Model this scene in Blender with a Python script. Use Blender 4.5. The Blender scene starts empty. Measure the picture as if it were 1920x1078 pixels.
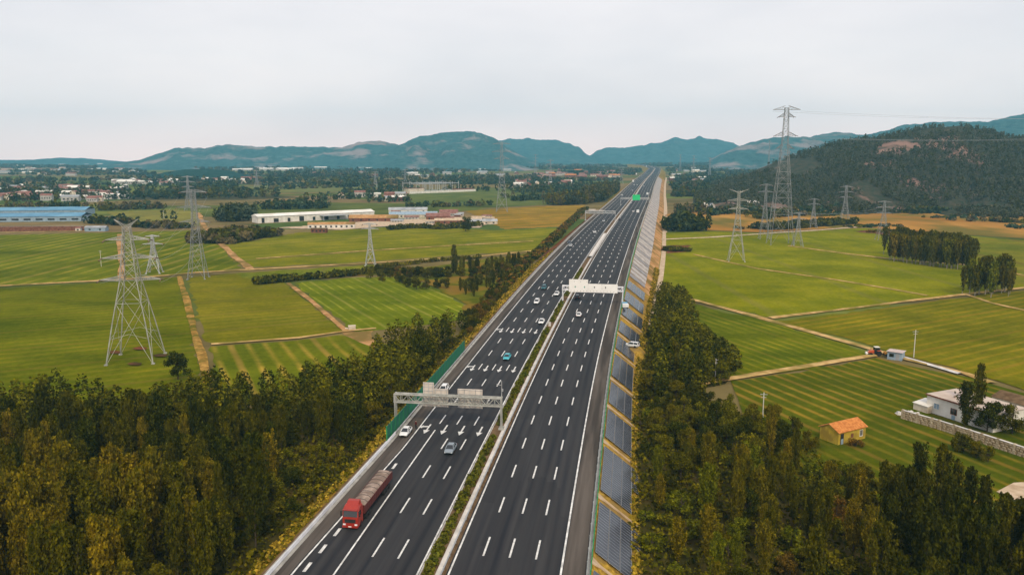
import bpy, math, random
import numpy as np
from mathutils import Vector, Matrix

random.seed(7)
RNG = np.random.default_rng(11)
SC = bpy.context.scene
COL = SC.collection
R = math.radians

# ------------------------------------------------------------------ camera
FPX, YH, CXP, CYP = 1540.0, 288.0, 960.0, 539.0      # focal length, horizon row and centre of the 1920 px photograph
PITCH = math.atan((CYP - YH) / FPX)
CAMZ = 61.5
cam_data = bpy.data.cameras.new('camera')
cam = bpy.data.objects.new('camera', cam_data)
COL.objects.link(cam)
cam.location = (0, 0, CAMZ)
cam.rotation_euler = (math.pi / 2 - PITCH, 0, 0)
cam_data.sensor_width = 36.0
cam_data.lens = FPX / 1920 * 36.0
cam_data.clip_start = 1.0
cam_data.clip_end = 60000.0
SC.camera = cam

# ------------------------------------------------------------------ sky and sun
SUN_EL, SUN_AZ = 42.0, 172.0      # azimuth clockwise from +Y (the view direction)
world = bpy.data.worlds.new('World')
SC.world = world
world.use_nodes = True
wn, wl = world.node_tree.nodes, world.node_tree.links
wn.clear()
w_out = wn.new('ShaderNodeOutputWorld')
w_bg = wn.new('ShaderNodeBackground')
w_bg2 = wn.new('ShaderNodeBackground')
w_mix = wn.new('ShaderNodeMixShader')
w_sky = wn.new('ShaderNodeTexSky')
w_sky.sky_type = 'NISHITA'
w_sky.sun_disc = False
w_sky.sun_elevation = R(SUN_EL)
w_sky.sun_rotation = R(SUN_AZ)
w_sky.dust_density = 3.0
wl.new(w_sky.outputs[0], w_bg.inputs[0])
w_bg.inputs[1].default_value = 0.09
w_tc = wn.new('ShaderNodeTexCoord')
w_map = wn.new('ShaderNodeMapping')
w_map.inputs['Scale'].default_value = (1.5, 1.5, 5.0)
w_noise = wn.new('ShaderNodeTexNoise')
w_noise.inputs['Scale'].default_value = 1.7
w_noise.inputs['Detail'].default_value = 5.0
w_noise.inputs['Roughness'].default_value = 0.5
w_ramp = wn.new('ShaderNodeValToRGB')
w_ramp.color_ramp.elements[0].position = 0.3
w_ramp.color_ramp.elements[0].color = (0.875, 0.865, 0.915, 1)
w_ramp.color_ramp.elements[1].position = 0.72
w_ramp.color_ramp.elements[1].color = (1.09, 1.04, 1.055, 1)
wl.new(w_tc.outputs['Generated'], w_map.inputs[0])
wl.new(w_map.outputs[0], w_noise.inputs['Vector'])
wl.new(w_noise.outputs['Fac'], w_ramp.inputs[0])
w_sep = wn.new('ShaderNodeSeparateXYZ')
wl.new(w_tc.outputs['Generated'], w_sep.inputs[0])
w_hr = wn.new('ShaderNodeValToRGB')          # the cloud sheet whitens evenly towards the horizon on every side
w_hr.color_ramp.elements[0].position = 0.0
w_hr.color_ramp.elements[0].color = (1.54, 1.20, 1.06, 1)
w_hr.color_ramp.elements[1].position = 0.24
_e = w_hr.color_ramp.elements.new(0.06)
_e.color = (1.24, 1.12, 1.05, 1)
_e = w_hr.color_ramp.elements.new(0.11)
_e.color = (1.12, 1.07, 1.03, 1)
w_hr.color_ramp.elements[3].color = (1.0, 1.0, 1.0, 1)
wl.new(w_sep.outputs['Z'], w_hr.inputs[0])
w_mul = wn.new('ShaderNodeMixRGB')
w_mul.blend_type = 'MULTIPLY'
w_mul.inputs[0].default_value = 1.0
wl.new(w_ramp.outputs[0], w_mul.inputs[1])
wl.new(w_hr.outputs[0], w_mul.inputs[2])
wl.new(w_mul.outputs[0], w_bg2.inputs[0])
w_bg2.inputs[1].default_value = 1.0
w_mix.inputs[0].default_value = 0.93          # closed cloud cover, a little clear sky behind
wl.new(w_bg.outputs[0], w_mix.inputs[1])
wl.new(w_bg2.outputs[0], w_mix.inputs[2])
wl.new(w_mix.outputs[0], w_out.inputs[0])

sun_data = bpy.data.lights.new('sun', 'SUN')
sun_data.energy = 2.3
sun_data.angle = R(8)
sun_data.color = (1.0, 0.86, 0.62)
sun = bpy.data.objects.new('sun', sun_data)
COL.objects.link(sun)
_sd = Vector((math.sin(R(SUN_AZ)) * math.cos(R(SUN_EL)), math.cos(R(SUN_AZ)) * math.cos(R(SUN_EL)), math.sin(R(SUN_EL))))
sun.rotation_euler = _sd.to_track_quat('Z', 'Y').to_euler()

vs = SC.view_settings
SC.display_settings.display_device = 'sRGB'
vs.view_transform = 'Standard'
vs.look = 'None'
vs.exposure = 0.0
vs.gamma = 1.0
vs.use_curve_mapping = False
try:
    cy = SC.cycles
    cy.max_bounces = 4
    cy.diffuse_bounces = 2
    cy.glossy_bounces = 2
    cy.transmission_bounces = 2
    cy.transparent_max_bounces = 4
    cy.volume_bounces = 0
    cy.use_denoising = True
    cy.denoiser = 'OPENIMAGEDENOISE'
    cy.use_adaptive_sampling = False
except Exception:
    pass

# ------------------------------------------------------------------ pixel <-> place
SP, CP = math.sin(PITCH), math.cos(PITCH)


def at(px, py, z=0.0):
    """the point of the horizontal plane z that the photograph shows at (px, py)"""
    a, b = (px - CXP) / FPX, (py - CYP) / FPX
    dx, dy, dz = a, CP - b * SP, -SP - b * CP
    k = (z - CAMZ) / dz
    return Vector((dx * k, dy * k, z))


def proj(x, y, z):
    zc = y * CP + (CAMZ - z) * SP
    b = ((CAMZ - z) * CP - y * SP) / zc
    return CXP + FPX * x / zc, CYP + FPX * b


def mpp(p):
    """metres per photograph pixel at a point"""
    return (p[1] * CP + (CAMZ - p[2]) * SP) / FPX


# ------------------------------------------------------------------ materials
def nodes_of(name):
    m = bpy.data.materials.new(name)
    m.use_nodes = True
    nt = m.node_tree
    return m, nt.nodes, nt.links, nt.nodes['Principled BSDF']


def rgba(c):
    return (c[0], c[1], c[2], 1.0)


def pm(name, c1, c2=None, scale=1.0, rough=0.8, bump=0.0, metal=0.0, detail=4.0, spec=0.3, lo=0.35, hi=0.65, coord='Object', vscale=(1, 1, 1), c3=None, scale2=0.1):
    """a two or three colour mottled surface"""
    m, n, l, b = nodes_of(name)
    b.inputs['Roughness'].default_value = rough
    b.inputs['Metallic'].default_value = metal
    b.inputs['Specular IOR Level'].default_value = 0.0 if rough >= 0.9 else spec
    if c2 is None:
        c2 = tuple(min(1, x * 1.15) for x in c1)
        c1 = tuple(x * 0.88 for x in c1)
    tc = n.new('ShaderNodeTexCoord')
    mp = n.new('ShaderNodeMapping')
    mp.inputs['Scale'].default_value = vscale
    l.new(tc.outputs[coord], mp.inputs[0])
    no = n.new('ShaderNodeTexNoise')
    no.inputs['Scale'].default_value = scale
    no.inputs['Detail'].default_value = detail
    l.new(mp.outputs[0], no.inputs['Vector'])
    rp = n.new('ShaderNodeValToRGB')
    rp.color_ramp.elements[0].position = lo
    rp.color_ramp.elements[1].position = hi
    rp.color_ramp.elements[0].color = rgba(c1)
    rp.color_ramp.elements[1].color = rgba(c2)
    l.new(no.outputs['Fac'], rp.inputs[0])
    col = rp.outputs[0]
    if c3 is not None:
        n2 = n.new('ShaderNodeTexNoise')
        n2.inputs['Scale'].default_value = scale2
        n2.inputs['Detail'].default_value = 3
        l.new(mp.outputs[0], n2.inputs['Vector'])
        r2 = n.new('ShaderNodeValToRGB')
        r2.color_ramp.elements[0].position = 0.45
        r2.color_ramp.elements[1].position = 0.62
        l.new(n2.outputs['Fac'], r2.inputs[0])
        mx = n.new('ShaderNodeMixRGB')
        l.new(r2.outputs[0], mx.inputs[0])
        l.new(col, mx.inputs[1])
        mx.inputs[2].default_value = rgba(c3)
        col = mx.outputs[0]
    l.new(col, b.inputs['Base Color'])
    if bump:
        bp = n.new('ShaderNodeBump')
        bp.inputs['Strength'].default_value = bump
        bp.inputs['Distance'].default_value = 0.3
        l.new(no.outputs['Fac'], bp.inputs['Height'])
        l.new(bp.outputs[0], b.inputs['Normal'])
    return m


def leaf_mat(name, ca, cb, cc, trans=0.10, clump=1.3):
    """foliage: every leaf spray its own shade between ca and cb, every plant drifting towards cc"""
    m = bpy.data.materials.new(name)
    m.use_nodes = True
    n, l = m.node_tree.nodes, m.node_tree.links
    n.clear()
    out = n.new('ShaderNodeOutputMaterial')
    geo = n.new('ShaderNodeNewGeometry')
    oi = n.new('ShaderNodeObjectInfo')
    rp = n.new('ShaderNodeValToRGB')
    rp.color_ramp.elements[0].color = rgba(ca)
    rp.color_ramp.elements[1].color = rgba(cb)
    rp.color_ramp.elements[0].position = 0.1
    rp.color_ramp.elements[1].position = 0.95
    l.new(geo.outputs['Random Per Island'], rp.inputs[0])
    mt = n.new('ShaderNodeMath')
    mt.operation = 'MULTIPLY'
    mt.inputs[1].default_value = 0.75
    l.new(oi.outputs['Random'], mt.inputs[0])
    mx = n.new('ShaderNodeMixRGB')
    l.new(mt.outputs[0], mx.inputs[0])
    l.new(rp.outputs[0], mx.inputs[1])
    mx.inputs[2].default_value = rgba(cc)
    tc = n.new('ShaderNodeTexCoord')
    no = n.new('ShaderNodeTexNoise')
    no.inputs['Scale'].default_value = clump
    no.inputs['Detail'].default_value = 2
    mpc = n.new('ShaderNodeMapping')
    mpc.inputs['Scale'].default_value = (1, 1, 0.4)
    l.new(tc.outputs['Object'], mpc.inputs[0])
    l.new(mpc.outputs[0], no.inputs['Vector'])
    rc_ = n.new('ShaderNodeValToRGB')
    rc_.color_ramp.elements[0].position = 0.36
    rc_.color_ramp.elements[1].position = 0.66
    rc_.color_ramp.elements[0].color = (0.42, 0.50, 0.5, 1)
    rc_.color_ramp.elements[1].color = (1.35, 1.28, 1.2, 1)
    l.new(no.outputs['Fac'], rc_.inputs[0])
    mc = n.new('ShaderNodeMixRGB')
    mc.blend_type = 'MULTIPLY'
    mc.inputs[0].default_value = 1
    l.new(mx.outputs[0], mc.inputs[1])
    l.new(rc_.outputs[0], mc.inputs[2])
    mx = mc
    d = n.new('ShaderNodeBsdfDiffuse')
    t = n.new('ShaderNodeBsdfTranslucent')
    ms = n.new('ShaderNodeMixShader')
    ms.inputs[0].default_value = trans
    l.new(mx.outputs[0], d.inputs[0])
    l.new(mx.outputs[0], t.inputs[0])
    l.new(d.outputs[0], ms.inputs[1])
    l.new(t.outputs[0], ms.inputs[2])
    l.new(ms.outputs[0], out.inputs[0])
    return m


def field_mat(name, ca, cb, row, ang, period, contrast, patch=(0.02, 0.5), width=0.35):
    """crop rows: ca/cb mottled crop colours, row = colour of the bare furrow lines, ang = row direction"""
    m, n, l, b = nodes_of(name)
    b.inputs['Roughness'].default_value = 0.95
    b.inputs['Specular IOR Level'].default_value = 0.0
    tc = n.new('ShaderNodeTexCoord')
    big = n.new('ShaderNodeTexNoise')
    big.inputs['Scale'].default_value = patch[0]
    big.inputs['Detail'].default_value = 6
    l.new(tc.outputs['Object'], big.inputs['Vector'])
    r1 = n.new('ShaderNodeValToRGB')
    r1.color_ramp.elements[0].position = 0.36
    r1.color_ramp.elements[1].position = 0.64
    r1.color_ramp.elements[0].color = rgba(ca)
    r1.color_ramp.elements[1].color = rgba(cb)
    l.new(big.outputs['Fac'], r1.inputs[0])
    mp = n.new('ShaderNodeMapping')
    mp.inputs['Rotation'].default_value = (0, 0, -ang)
    l.new(tc.outputs['Object'], mp.inputs[0])
    # distance across the rows
    sx = n.new('ShaderNodeSeparateXYZ')
    l.new(mp.outputs[0], sx.inputs[0])
    wob = n.new('ShaderNodeTexNoise')
    wob.inputs['Scale'].default_value = 0.03
    wob.inputs['Detail'].default_value = 2
    l.new(tc.outputs['Object'], wob.inputs['Vector'])
    ad = n.new('ShaderNodeMath')
    ad.operation = 'MULTIPLY_ADD'
    l.new(wob.outputs['Fac'], ad.inputs[0])
    ad.inputs[1].default_value = period * 0.3
    l.new(sx.outputs['Y'], ad.inputs[2])
    dv = n.new('ShaderNodeMath')
    dv.operation = 'DIVIDE'
    l.new(ad.outputs[0], dv.inputs[0])
    dv.inputs[1].default_value = period
    fr = n.new('ShaderNodeMath')
    fr.operation = 'PINGPONG'
    l.new(dv.outputs[0], fr.inputs[0])
    fr.inputs[1].default_value = 0.5
    r2 = n.new('ShaderNodeValToRGB')
    r2.color_ramp.elements[0].position = 0.0
    r2.color_ramp.elements[0].color = (1, 1, 1, 1)
    r2.color_ramp.elements[1].position = width
    r2.color_ramp.elements[1].color = (0, 0, 0, 1)
    l.new(fr.outputs[0], r2.inputs[0])
    # how bare each stretch of furrow is: streaks along the rows
    mp2 = n.new('ShaderNodeMapping')
    mp2.inputs['Rotation'].default_value = (0, 0, -ang)
    mp2.inputs['Scale'].default_value = (0.02, 0.3 / period, 1)
    l.new(tc.outputs['Object'], mp2.inputs[0])
    st = n.new('ShaderNodeTexNoise')
    st.inputs['Scale'].default_value = 1.0
    st.inputs['Detail'].default_value = 4
    l.new(mp2.outputs[0], st.inputs['Vector'])
    r3 = n.new('ShaderNodeValToRGB')
    r3.color_ramp.elements[0].position = 0.3
    r3.color_ramp.elements[1].position = 0.7
    l.new(st.outputs['Fac'], r3.inputs[0])
    mu = n.new('ShaderNodeMath')
    mu.operation = 'MULTIPLY'
    l.new(r2.outputs[0], mu.inputs[0])
    l.new(r3.outputs[0], mu.inputs[1])
    m2 = n.new('ShaderNodeMath')
    m2.operation = 'MULTIPLY'
    l.new(mu.outputs[0], m2.inputs[0])
    m2.inputs[1].default_value = contrast
    fine = n.new('ShaderNodeTexNoise')
    fine.inputs['Scale'].default_value = patch[1]
    fine.inputs['Detail'].default_value = 6
    fine.inputs['Roughness'].default_value = 0.7
    l.new(tc.outputs['Object'], fine.inputs['Vector'])
    r4 = n.new('ShaderNodeValToRGB')
    r4.color_ramp.elements[0].position = 0.3
    r4.color_ramp.elements[1].position = 0.75
    r4.color_ramp.elements[0].color = (0.72, 0.74, 0.7, 1)
    r4.color_ramp.elements[1].color = (1.2, 1.2, 1.15, 1)
    l.new(fine.outputs['Fac'], r4.inputs[0])
    mx = n.new('ShaderNodeMixRGB')
    l.new(m2.outputs[0], mx.inputs[0])
    l.new(r1.outputs[0], mx.inputs[1])
    mx.inputs[2].default_value = rgba(row)
    m3 = n.new('ShaderNodeMixRGB')
    m3.blend_type = 'MULTIPLY'
    m3.inputs[0].default_value = 1.0
    l.new(mx.outputs[0], m3.inputs[1])
    l.new(r4.outputs[0], m3.inputs[2])
    # tramlines: the sprayer's wheel tracks every few rows
    dt = n.new('ShaderNodeMath')
    dt.operation = 'DIVIDE'
    l.new(ad.outputs[0], dt.inputs[0])
    dt.inputs[1].default_value = period * 5.0
    ft = n.new('ShaderNodeMath')
    ft.operation = 'PINGPONG'
    l.new(dt.outputs[0], ft.inputs[0])
    ft.inputs[1].default_value = 0.5
    rt = n.new('ShaderNodeValToRGB')
    rt.color_ramp.elements[0].position = 0.015
    rt.color_ramp.elements[0].color = (0.55, 0.55, 0.55, 1)
    rt.color_ramp.elements[1].position = 0.05
    rt.color_ramp.elements[1].color = (0, 0, 0, 1)
    l.new(ft.outputs[0], rt.inputs[0])
    mt_ = n.new('ShaderNodeMixRGB')
    l.new(rt.outputs[0], mt_.inputs[0])
    l.new(m3.outputs[0], mt_.inputs[1])
    mt_.inputs[2].default_value = (row[0] * 0.62, row[1] * 0.62, row[2] * 0.8, 1)
    pt = n.new('ShaderNodeTexNoise')
    pt.inputs['Scale'].default_value = 0.055
    pt.inputs['Detail'].default_value = 7
    pt.inputs['Roughness'].default_value = 0.6
    l.new(tc.outputs['Object'], pt.inputs['Vector'])
    rp_ = n.new('ShaderNodeValToRGB')
    rp_.color_ramp.elements[0].position = 0.32
    rp_.color_ramp.elements[1].position = 0.68
    rp_.color_ramp.elements[0].color = (0.74, 0.80, 0.75, 1)
    rp_.color_ramp.elements[1].color = (1.20, 1.12, 1.05, 1)
    l.new(pt.outputs['Fac'], rp_.inputs[0])
    m4 = n.new('ShaderNodeMixRGB')
    m4.blend_type = 'MULTIPLY'
    m4.inputs[0].default_value = 1
    l.new(mt_.outputs[0], m4.inputs[1])
    l.new(rp_.outputs[0], m4.inputs[2])
    m3 = m4
    # long streaks the drill leaves along the rows
    sk = n.new('ShaderNodeMixRGB')
    sk.blend_type = 'MULTIPLY'
    sk.inputs[0].default_value = 0.5
    r5 = n.new('ShaderNodeValToRGB')
    r5.color_ramp.elements[0].position = 0.25
    r5.color_ramp.elements[1].position = 0.75
    r5.color_ramp.elements[0].color = (0.6, 0.62, 0.6, 1)
    r5.color_ramp.elements[1].color = (1.25, 1.2, 1.1, 1)
    l.new(st.outputs['Fac'], r5.inputs[0])
    l.new(m3.outputs[0], sk.inputs[1])
    l.new(r5.outputs[0], sk.inputs[2])
    l.new(sk.outputs[0], b.inputs['Base Color'])
    return m


# ------------------------------------------------------------------ mesh helpers
class MB:
    def __init__(s):
        s.v, s.f, s.m, s.cur = [], [], [], 0

    def add(s, verts, faces):
        o = len(s.v)
        s.v.extend([tuple(x) for x in verts])
        for f in faces:
            s.f.append(tuple(i + o for i in f))
            s.m.append(s.cur)
        return s

    def box(s, c, d, rz=0.0, top=None):
        """box centred at c (x, y, z) of size d; top = (sx, sy) scales its top face"""
        tx, ty = top or (1, 1)
        ca, sa = math.cos(rz), math.sin(rz)
        vs_ = []
        for k, (kx, ky) in ((-1, (1, 1)), (1, (tx, ty))):
            for i, j in ((-1, -1), (1, -1), (1, 1), (-1, 1)):
                x, y = i * d[0] / 2 * kx, j * d[1] / 2 * ky
                vs_.append((c[0] + x * ca - y * sa, c[1] + x * sa + y * ca, c[2] + k * d[2] / 2))
        return s.add(vs_, [(3, 2, 1, 0), (4, 5, 6, 7), (0, 1, 5, 4), (1, 2, 6, 5), (2, 3, 7, 6), (3, 0, 4, 7)])

    def beam(s, p, q, w, n=4, w2=None, cap=False):
        p, q = Vector(p), Vector(q)
        d = q - p
        if d.length < 1e-6:
            return s
        d.normalize()
        a = d.orthogonal().normalized()
        b = d.cross(a)
        w2 = w if w2 is None else w2
        vs_ = []
        for c, r in ((p, w), (q, w2)):
            for i in range(n):
                t = 2 * math.pi * (i + 0.5) / n
                vs_.append(c + (a * math.cos(t) + b * math.sin(t)) * r * 0.707)
        fs = [(i, (i + 1) % n, n + (i + 1) % n, n + i) for i in range(n)]
        if cap:
            fs += [tuple(range(n - 1, -1, -1)), tuple(range(n, 2 * n))]
        return s.add(vs_, fs)

    def tube(s, p, q, r0, r1=None, n=8, cap=True):
        return s.beam(p, q, r0 / 0.707, n, (r0 if r1 is None else r1) / 0.707, cap)

    def poly(s, pts):
        return s.add(pts, [tuple(range(len(pts)))])

    def prism(s, base, h):
        n = len(base)
        return s.add(list(base) + [(p[0], p[1], p[2] + h) for p in base],
                     [tuple(range(n - 1, -1, -1)), tuple(range(n, 2 * n))] + [(i, (i + 1) % n, n + (i + 1) % n, n + i) for i in range(n)])

    def loft(s, rings, closed=True, caps=True):
        n = len(rings[0])
        vs_ = [p for r in rings for p in r]
        fs = []
        for k in range(len(rings) - 1):
            for i in range(n if closed else n - 1):
                j = (i + 1) % n
                fs.append((k * n + i, k * n + j, (k + 1) * n + j, (k + 1) * n + i))
        if caps:
            fs += [tuple(range(n - 1, -1, -1)), tuple((len(rings) - 1) * n + i for i in range(n))]
        return s.add(vs_, fs)

    def mesh(s, name, mats, smooth=False):
        me = bpy.data.meshes.new(name)
        me.from_pydata(s.v, [], s.f)
        for m in (mats if isinstance(mats, (list, tuple)) else [mats]):
            me.materials.append(m)
        if max(s.m, default=0):
            me.polygons.foreach_set('material_index', s.m)
        if smooth:
            me.polygons.foreach_set('use_smooth', [True] * len(s.f))
        me.update()
        return me

    def build(s, name, mats, parent=None, loc=(0, 0, 0), rz=0.0, smooth=False, fix=False):
        me = s.mesh(name, mats, smooth)
        if fix:
            import bmesh
            bm = bmesh.new()
            bm.from_mesh(me)
            bmesh.ops.recalc_face_normals(bm, faces=bm.faces)
            bm.to_mesh(me)
            bm.free()
        return link(name, me, parent, loc, rz)


def link(name, me, parent=None, loc=(0, 0, 0), rz=0.0):
    o = bpy.data.objects.new(name, me)
    COL.objects.link(o)
    o.location = loc
    o.rotation_euler = (0, 0, rz)
    if parent is not None:
        o.parent = parent
    return o


def tag(o, label=None, cat=None, group=None, kind=None):
    if label:
        o['label'] = label
    if cat:
        o['category'] = cat
    if group:
        o['group'] = group
    if kind:
        o['kind'] = kind
    return o


def thing(name, label, cat, loc=(0, 0, 0), rz=0.0, group=None):
    o = link(name, None, None, loc, rz)
    o.empty_display_size = 0.5
    return tag(o, label, cat, group)


def copy_tree(o, parent=None):
    c = o.copy()
    COL.objects.link(c)
    if parent is not None:
        c.parent = parent
    for ch in list(o.children):
        copy_tree(ch, c)
    return c


def np_mesh(name, V, F, mats, mi=None, smooth=False):
    """V (n,3), F (m,k) with one k"""
    me = bpy.data.meshes.new(name)
    V = np.asarray(V, dtype=np.float32)
    F = np.asarray(F, dtype=np.int32)
    me.vertices.add(len(V))
    me.vertices.foreach_set('co', V.ravel())
    k = F.shape[1]
    me.loops.add(F.size)
    me.loops.foreach_set('vertex_index', F.ravel())
    me.polygons.add(len(F))
    me.polygons.foreach_set('loop_start', np.arange(0, F.size, k, dtype=np.int32))
    me.polygons.foreach_set('loop_total', np.full(len(F), k, dtype=np.int32))
    for m in (mats if isinstance(mats, (list, tuple)) else [mats]):
        me.materials.append(m)
    if mi is not None:
        me.polygons.foreach_set('material_index', np.asarray(mi, dtype=np.int32))
    if smooth:
        me.polygons.foreach_set('use_smooth', np.ones(len(F), dtype=bool))
    me.update(calc_edges=True)
    me.validate()
    return me


def quads_at(P, N, size, aspect=1.0, rng=RNG, axis=None):
    """leaf sprays: one bent-free quad at each point P facing N"""
    n = len(P)
    A = rng.normal(size=(n, 3)) if axis is None else axis + rng.normal(size=(n, 3)) * 0.35
    N = N / (np.linalg.norm(N, axis=1, keepdims=True) + 1e-9)
    A -= (A * N).sum(1, keepdims=True) * N
    A /= (np.linalg.norm(A, axis=1, keepdims=True) + 1e-9)
    B = np.cross(N, A)
    s = np.asarray(size).reshape(-1, 1) * 0.5
    A, B = A * s * aspect, B * s
    V = np.stack([P - A - B * 0.35, P + A * 0.25 - B, P + A + B * 0.35, P - A * 0.25 + B], 1).reshape(-1, 3)
    return V, np.arange(4 * n).reshape(n, 4)


def inside(pts, poly):
    """which of pts (n,2) lie in the polygon"""
    x, y = pts[:, 0], pts[:, 1]
    c = np.zeros(len(pts), bool)
    n = len(poly)
    for i in range(n):
        x0, y0 = poly[i][0], poly[i][1]
        x1, y1 = poly[i - 1][0], poly[i - 1][1]
        k = ((y0 > y) != (y1 > y)) & (x < (x1 - x0) * (y - y0) / (y1 - y0 + 1e-12) + x0)
        c ^= k
    return c


def scatter(poly, spacing, n_try=None, seed=1):
    """points of a polygon no closer than spacing to each other"""
    rng = np.random.default_rng(seed)
    P = np.array([(p[0], p[1]) for p in poly])
    lo, hi = P.min(0), P.max(0)
    area = (hi - lo).prod()
    n = n_try or int(area / spacing ** 2 * 4)
    c = rng.uniform(lo, hi, size=(n, 2))
    c = c[inside(c, poly)]
    grid, out = {}, []
    for p in c:
        k = (int(p[0] // spacing), int(p[1] // spacing))
        ok = True
        for i in (-1, 0, 1):
            for j in (-1, 0, 1):
                for q in grid.get((k[0] + i, k[1] + j), ()):
                    if (q[0] - p[0]) ** 2 + (q[1] - p[1]) ** 2 < spacing ** 2:
                        ok = False
                        break
        if ok:
            grid.setdefault(k, []).append(p)
            out.append(p)
    return np.array(out).reshape(-1, 2)


# ------------------------------------------------------------------ the line of the motorway
_ctrl = [(810.5, 1078, 5), (921, 840, 5), (998, 680, 5), (1063, 557, 7.5), (1102, 490, 9.5), (1135, 438.7, 11), (1160, 405, 11), (1186, 372, 11),
         (1199.4, 351.5, 11), (1211.5, 336, 11), (1222, 325, 11), (1228, 316, 11), (1215, 311, 11), (1185, 308, 11)]
_pp = [at(*c) for c in _ctrl]
_d0 = (_pp[1] - _pp[0])
_pts = [_pp[0] - _d0 * 1.6] + _pp
_pts[0].z = 5
_pts = np.array([tuple(p) for p in _pts])
_s = np.concatenate([[0], np.cumsum(np.linalg.norm(np.diff(_pts[:, :2], axis=0), axis=1))])
STEP = 5.0
_tt = np.arange(0, _s[-1], STEP)
_cl = np.stack([np.interp(_tt, _s, _pts[:, k]) for k in range(3)], 1)
_k = np.exp(-0.5 * (np.arange(-16, 17) / 7.0) ** 2)
_k /= _k.sum()
_pad = 16
_head = _cl[0] - (_cl[1] - _cl[0]) * np.arange(_pad, 0, -1)[:, None]
_tail = _cl[-1] + (_cl[-1] - _cl[-2]) * np.arange(1, _pad + 1)[:, None]
_ext = np.concatenate([_head, _cl, _tail])
CL = np.stack([np.convolve(_ext[:, k], _k, 'valid') for k in range(3)], 1)
CT = np.concatenate([[0], np.cumsum(np.linalg.norm(np.diff(CL[:, :2], axis=0), axis=1))])
TMAX = CT[-1]
_tan = np.gradient(CL[:, :2], axis=0)
_tan /= np.linalg.norm(_tan, axis=1, keepdims=True)


def rc(t):
    """centre point, direction and height of the road at distance t"""
    x = np.interp(t, CT, CL[:, 0])
    y = np.interp(t, CT, CL[:, 1])
    z = np.interp(t, CT, CL[:, 2])
    dx = np.interp(t, CT, _tan[:, 0])
    dy = np.interp(t, CT, _tan[:, 1])
    return x, y, z, dx, dy


def rw(t, u, dz=0.0):
    x, y, z, dx, dy = rc(t)
    return Vector((x + dy * u, y - dx * u, z + dz))


def rz_at(t):
    _, _, _, dx, dy = rc(t)
    return math.atan2(dy, dx) - math.pi / 2       # local +Y runs along the road


def lay(o, t, u, dz, face=0.0):
    """set something down on the road, following its slope"""
    o.location = rw(t, u, dz)
    g_ = math.atan2(rc(t + 3)[2] - rc(t)[2], 3.0)
    o.rotation_euler = (g_ if face == 0 else -g_, 0, rz_at(t) + face)
    return o


def tu(x, y):
    d = (CL[:, 0] - x) ** 2 + (CL[:, 1] - y) ** 2
    i = int(d.argmin())
    dx, dy = _tan[i]
    ex, ey = x - CL[i, 0], y - CL[i, 1]
    return CT[i] + ex * dx + ey * dy, ex * dy - ey * dx


def road_px(px, py):
    """(t, u) of the road surface seen at a pixel"""
    z = 5.0
    for _ in range(6):
        p = at(px, py, z)
        t, u = tu(p.x, p.y)
        z = rc(t)[2]
    return t, u


def lerp_fn(knots):
    xs, ys = [k[0] for k in knots], [k[1] for k in knots]
    return lambda t: float(np.interp(t, xs, ys))


def ribbon(name, edges, t0, t1, mats, step=8.0, parent=None):
    """strip along the road; edges = list of (u, dz) functions or numbers from left to right; uv = (u, t)"""
    f = lambda e, t: e(t) if callable(e) else e
    ts = np.unique(np.concatenate([[t0], CT[(CT > t0 + 0.5) & (CT < t1 - 0.5)], [t1]]))
    n = len(ts)
    V, UV, k = [], [], len(edges)
    for t in ts:
        for (u, dz) in edges:
            uu, zz = f(u, t), f(dz, t)
            V.append(rw(t, uu, zz))
            UV.append((uu, t))
    F = [(i * k + j, i * k + j + 1, (i + 1) * k + j + 1, (i + 1) * k + j) for i in range(n - 1) for j in range(k - 1)]
    me = bpy.data.meshes.new(name)
    me.from_pydata([tuple(v) for v in V], [], F)
    uvl = me.uv_layers.new(name='UVMap')
    li = np.zeros(len(me.loops), dtype=np.int32)
    me.loops.foreach_get('vertex_index', li)
    uvl.data.foreach_set('uv', np.array(UV, dtype=np.float32)[li].ravel())
    me.materials.append(mats)
    me.update()
    return link(name, me, parent)

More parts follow.
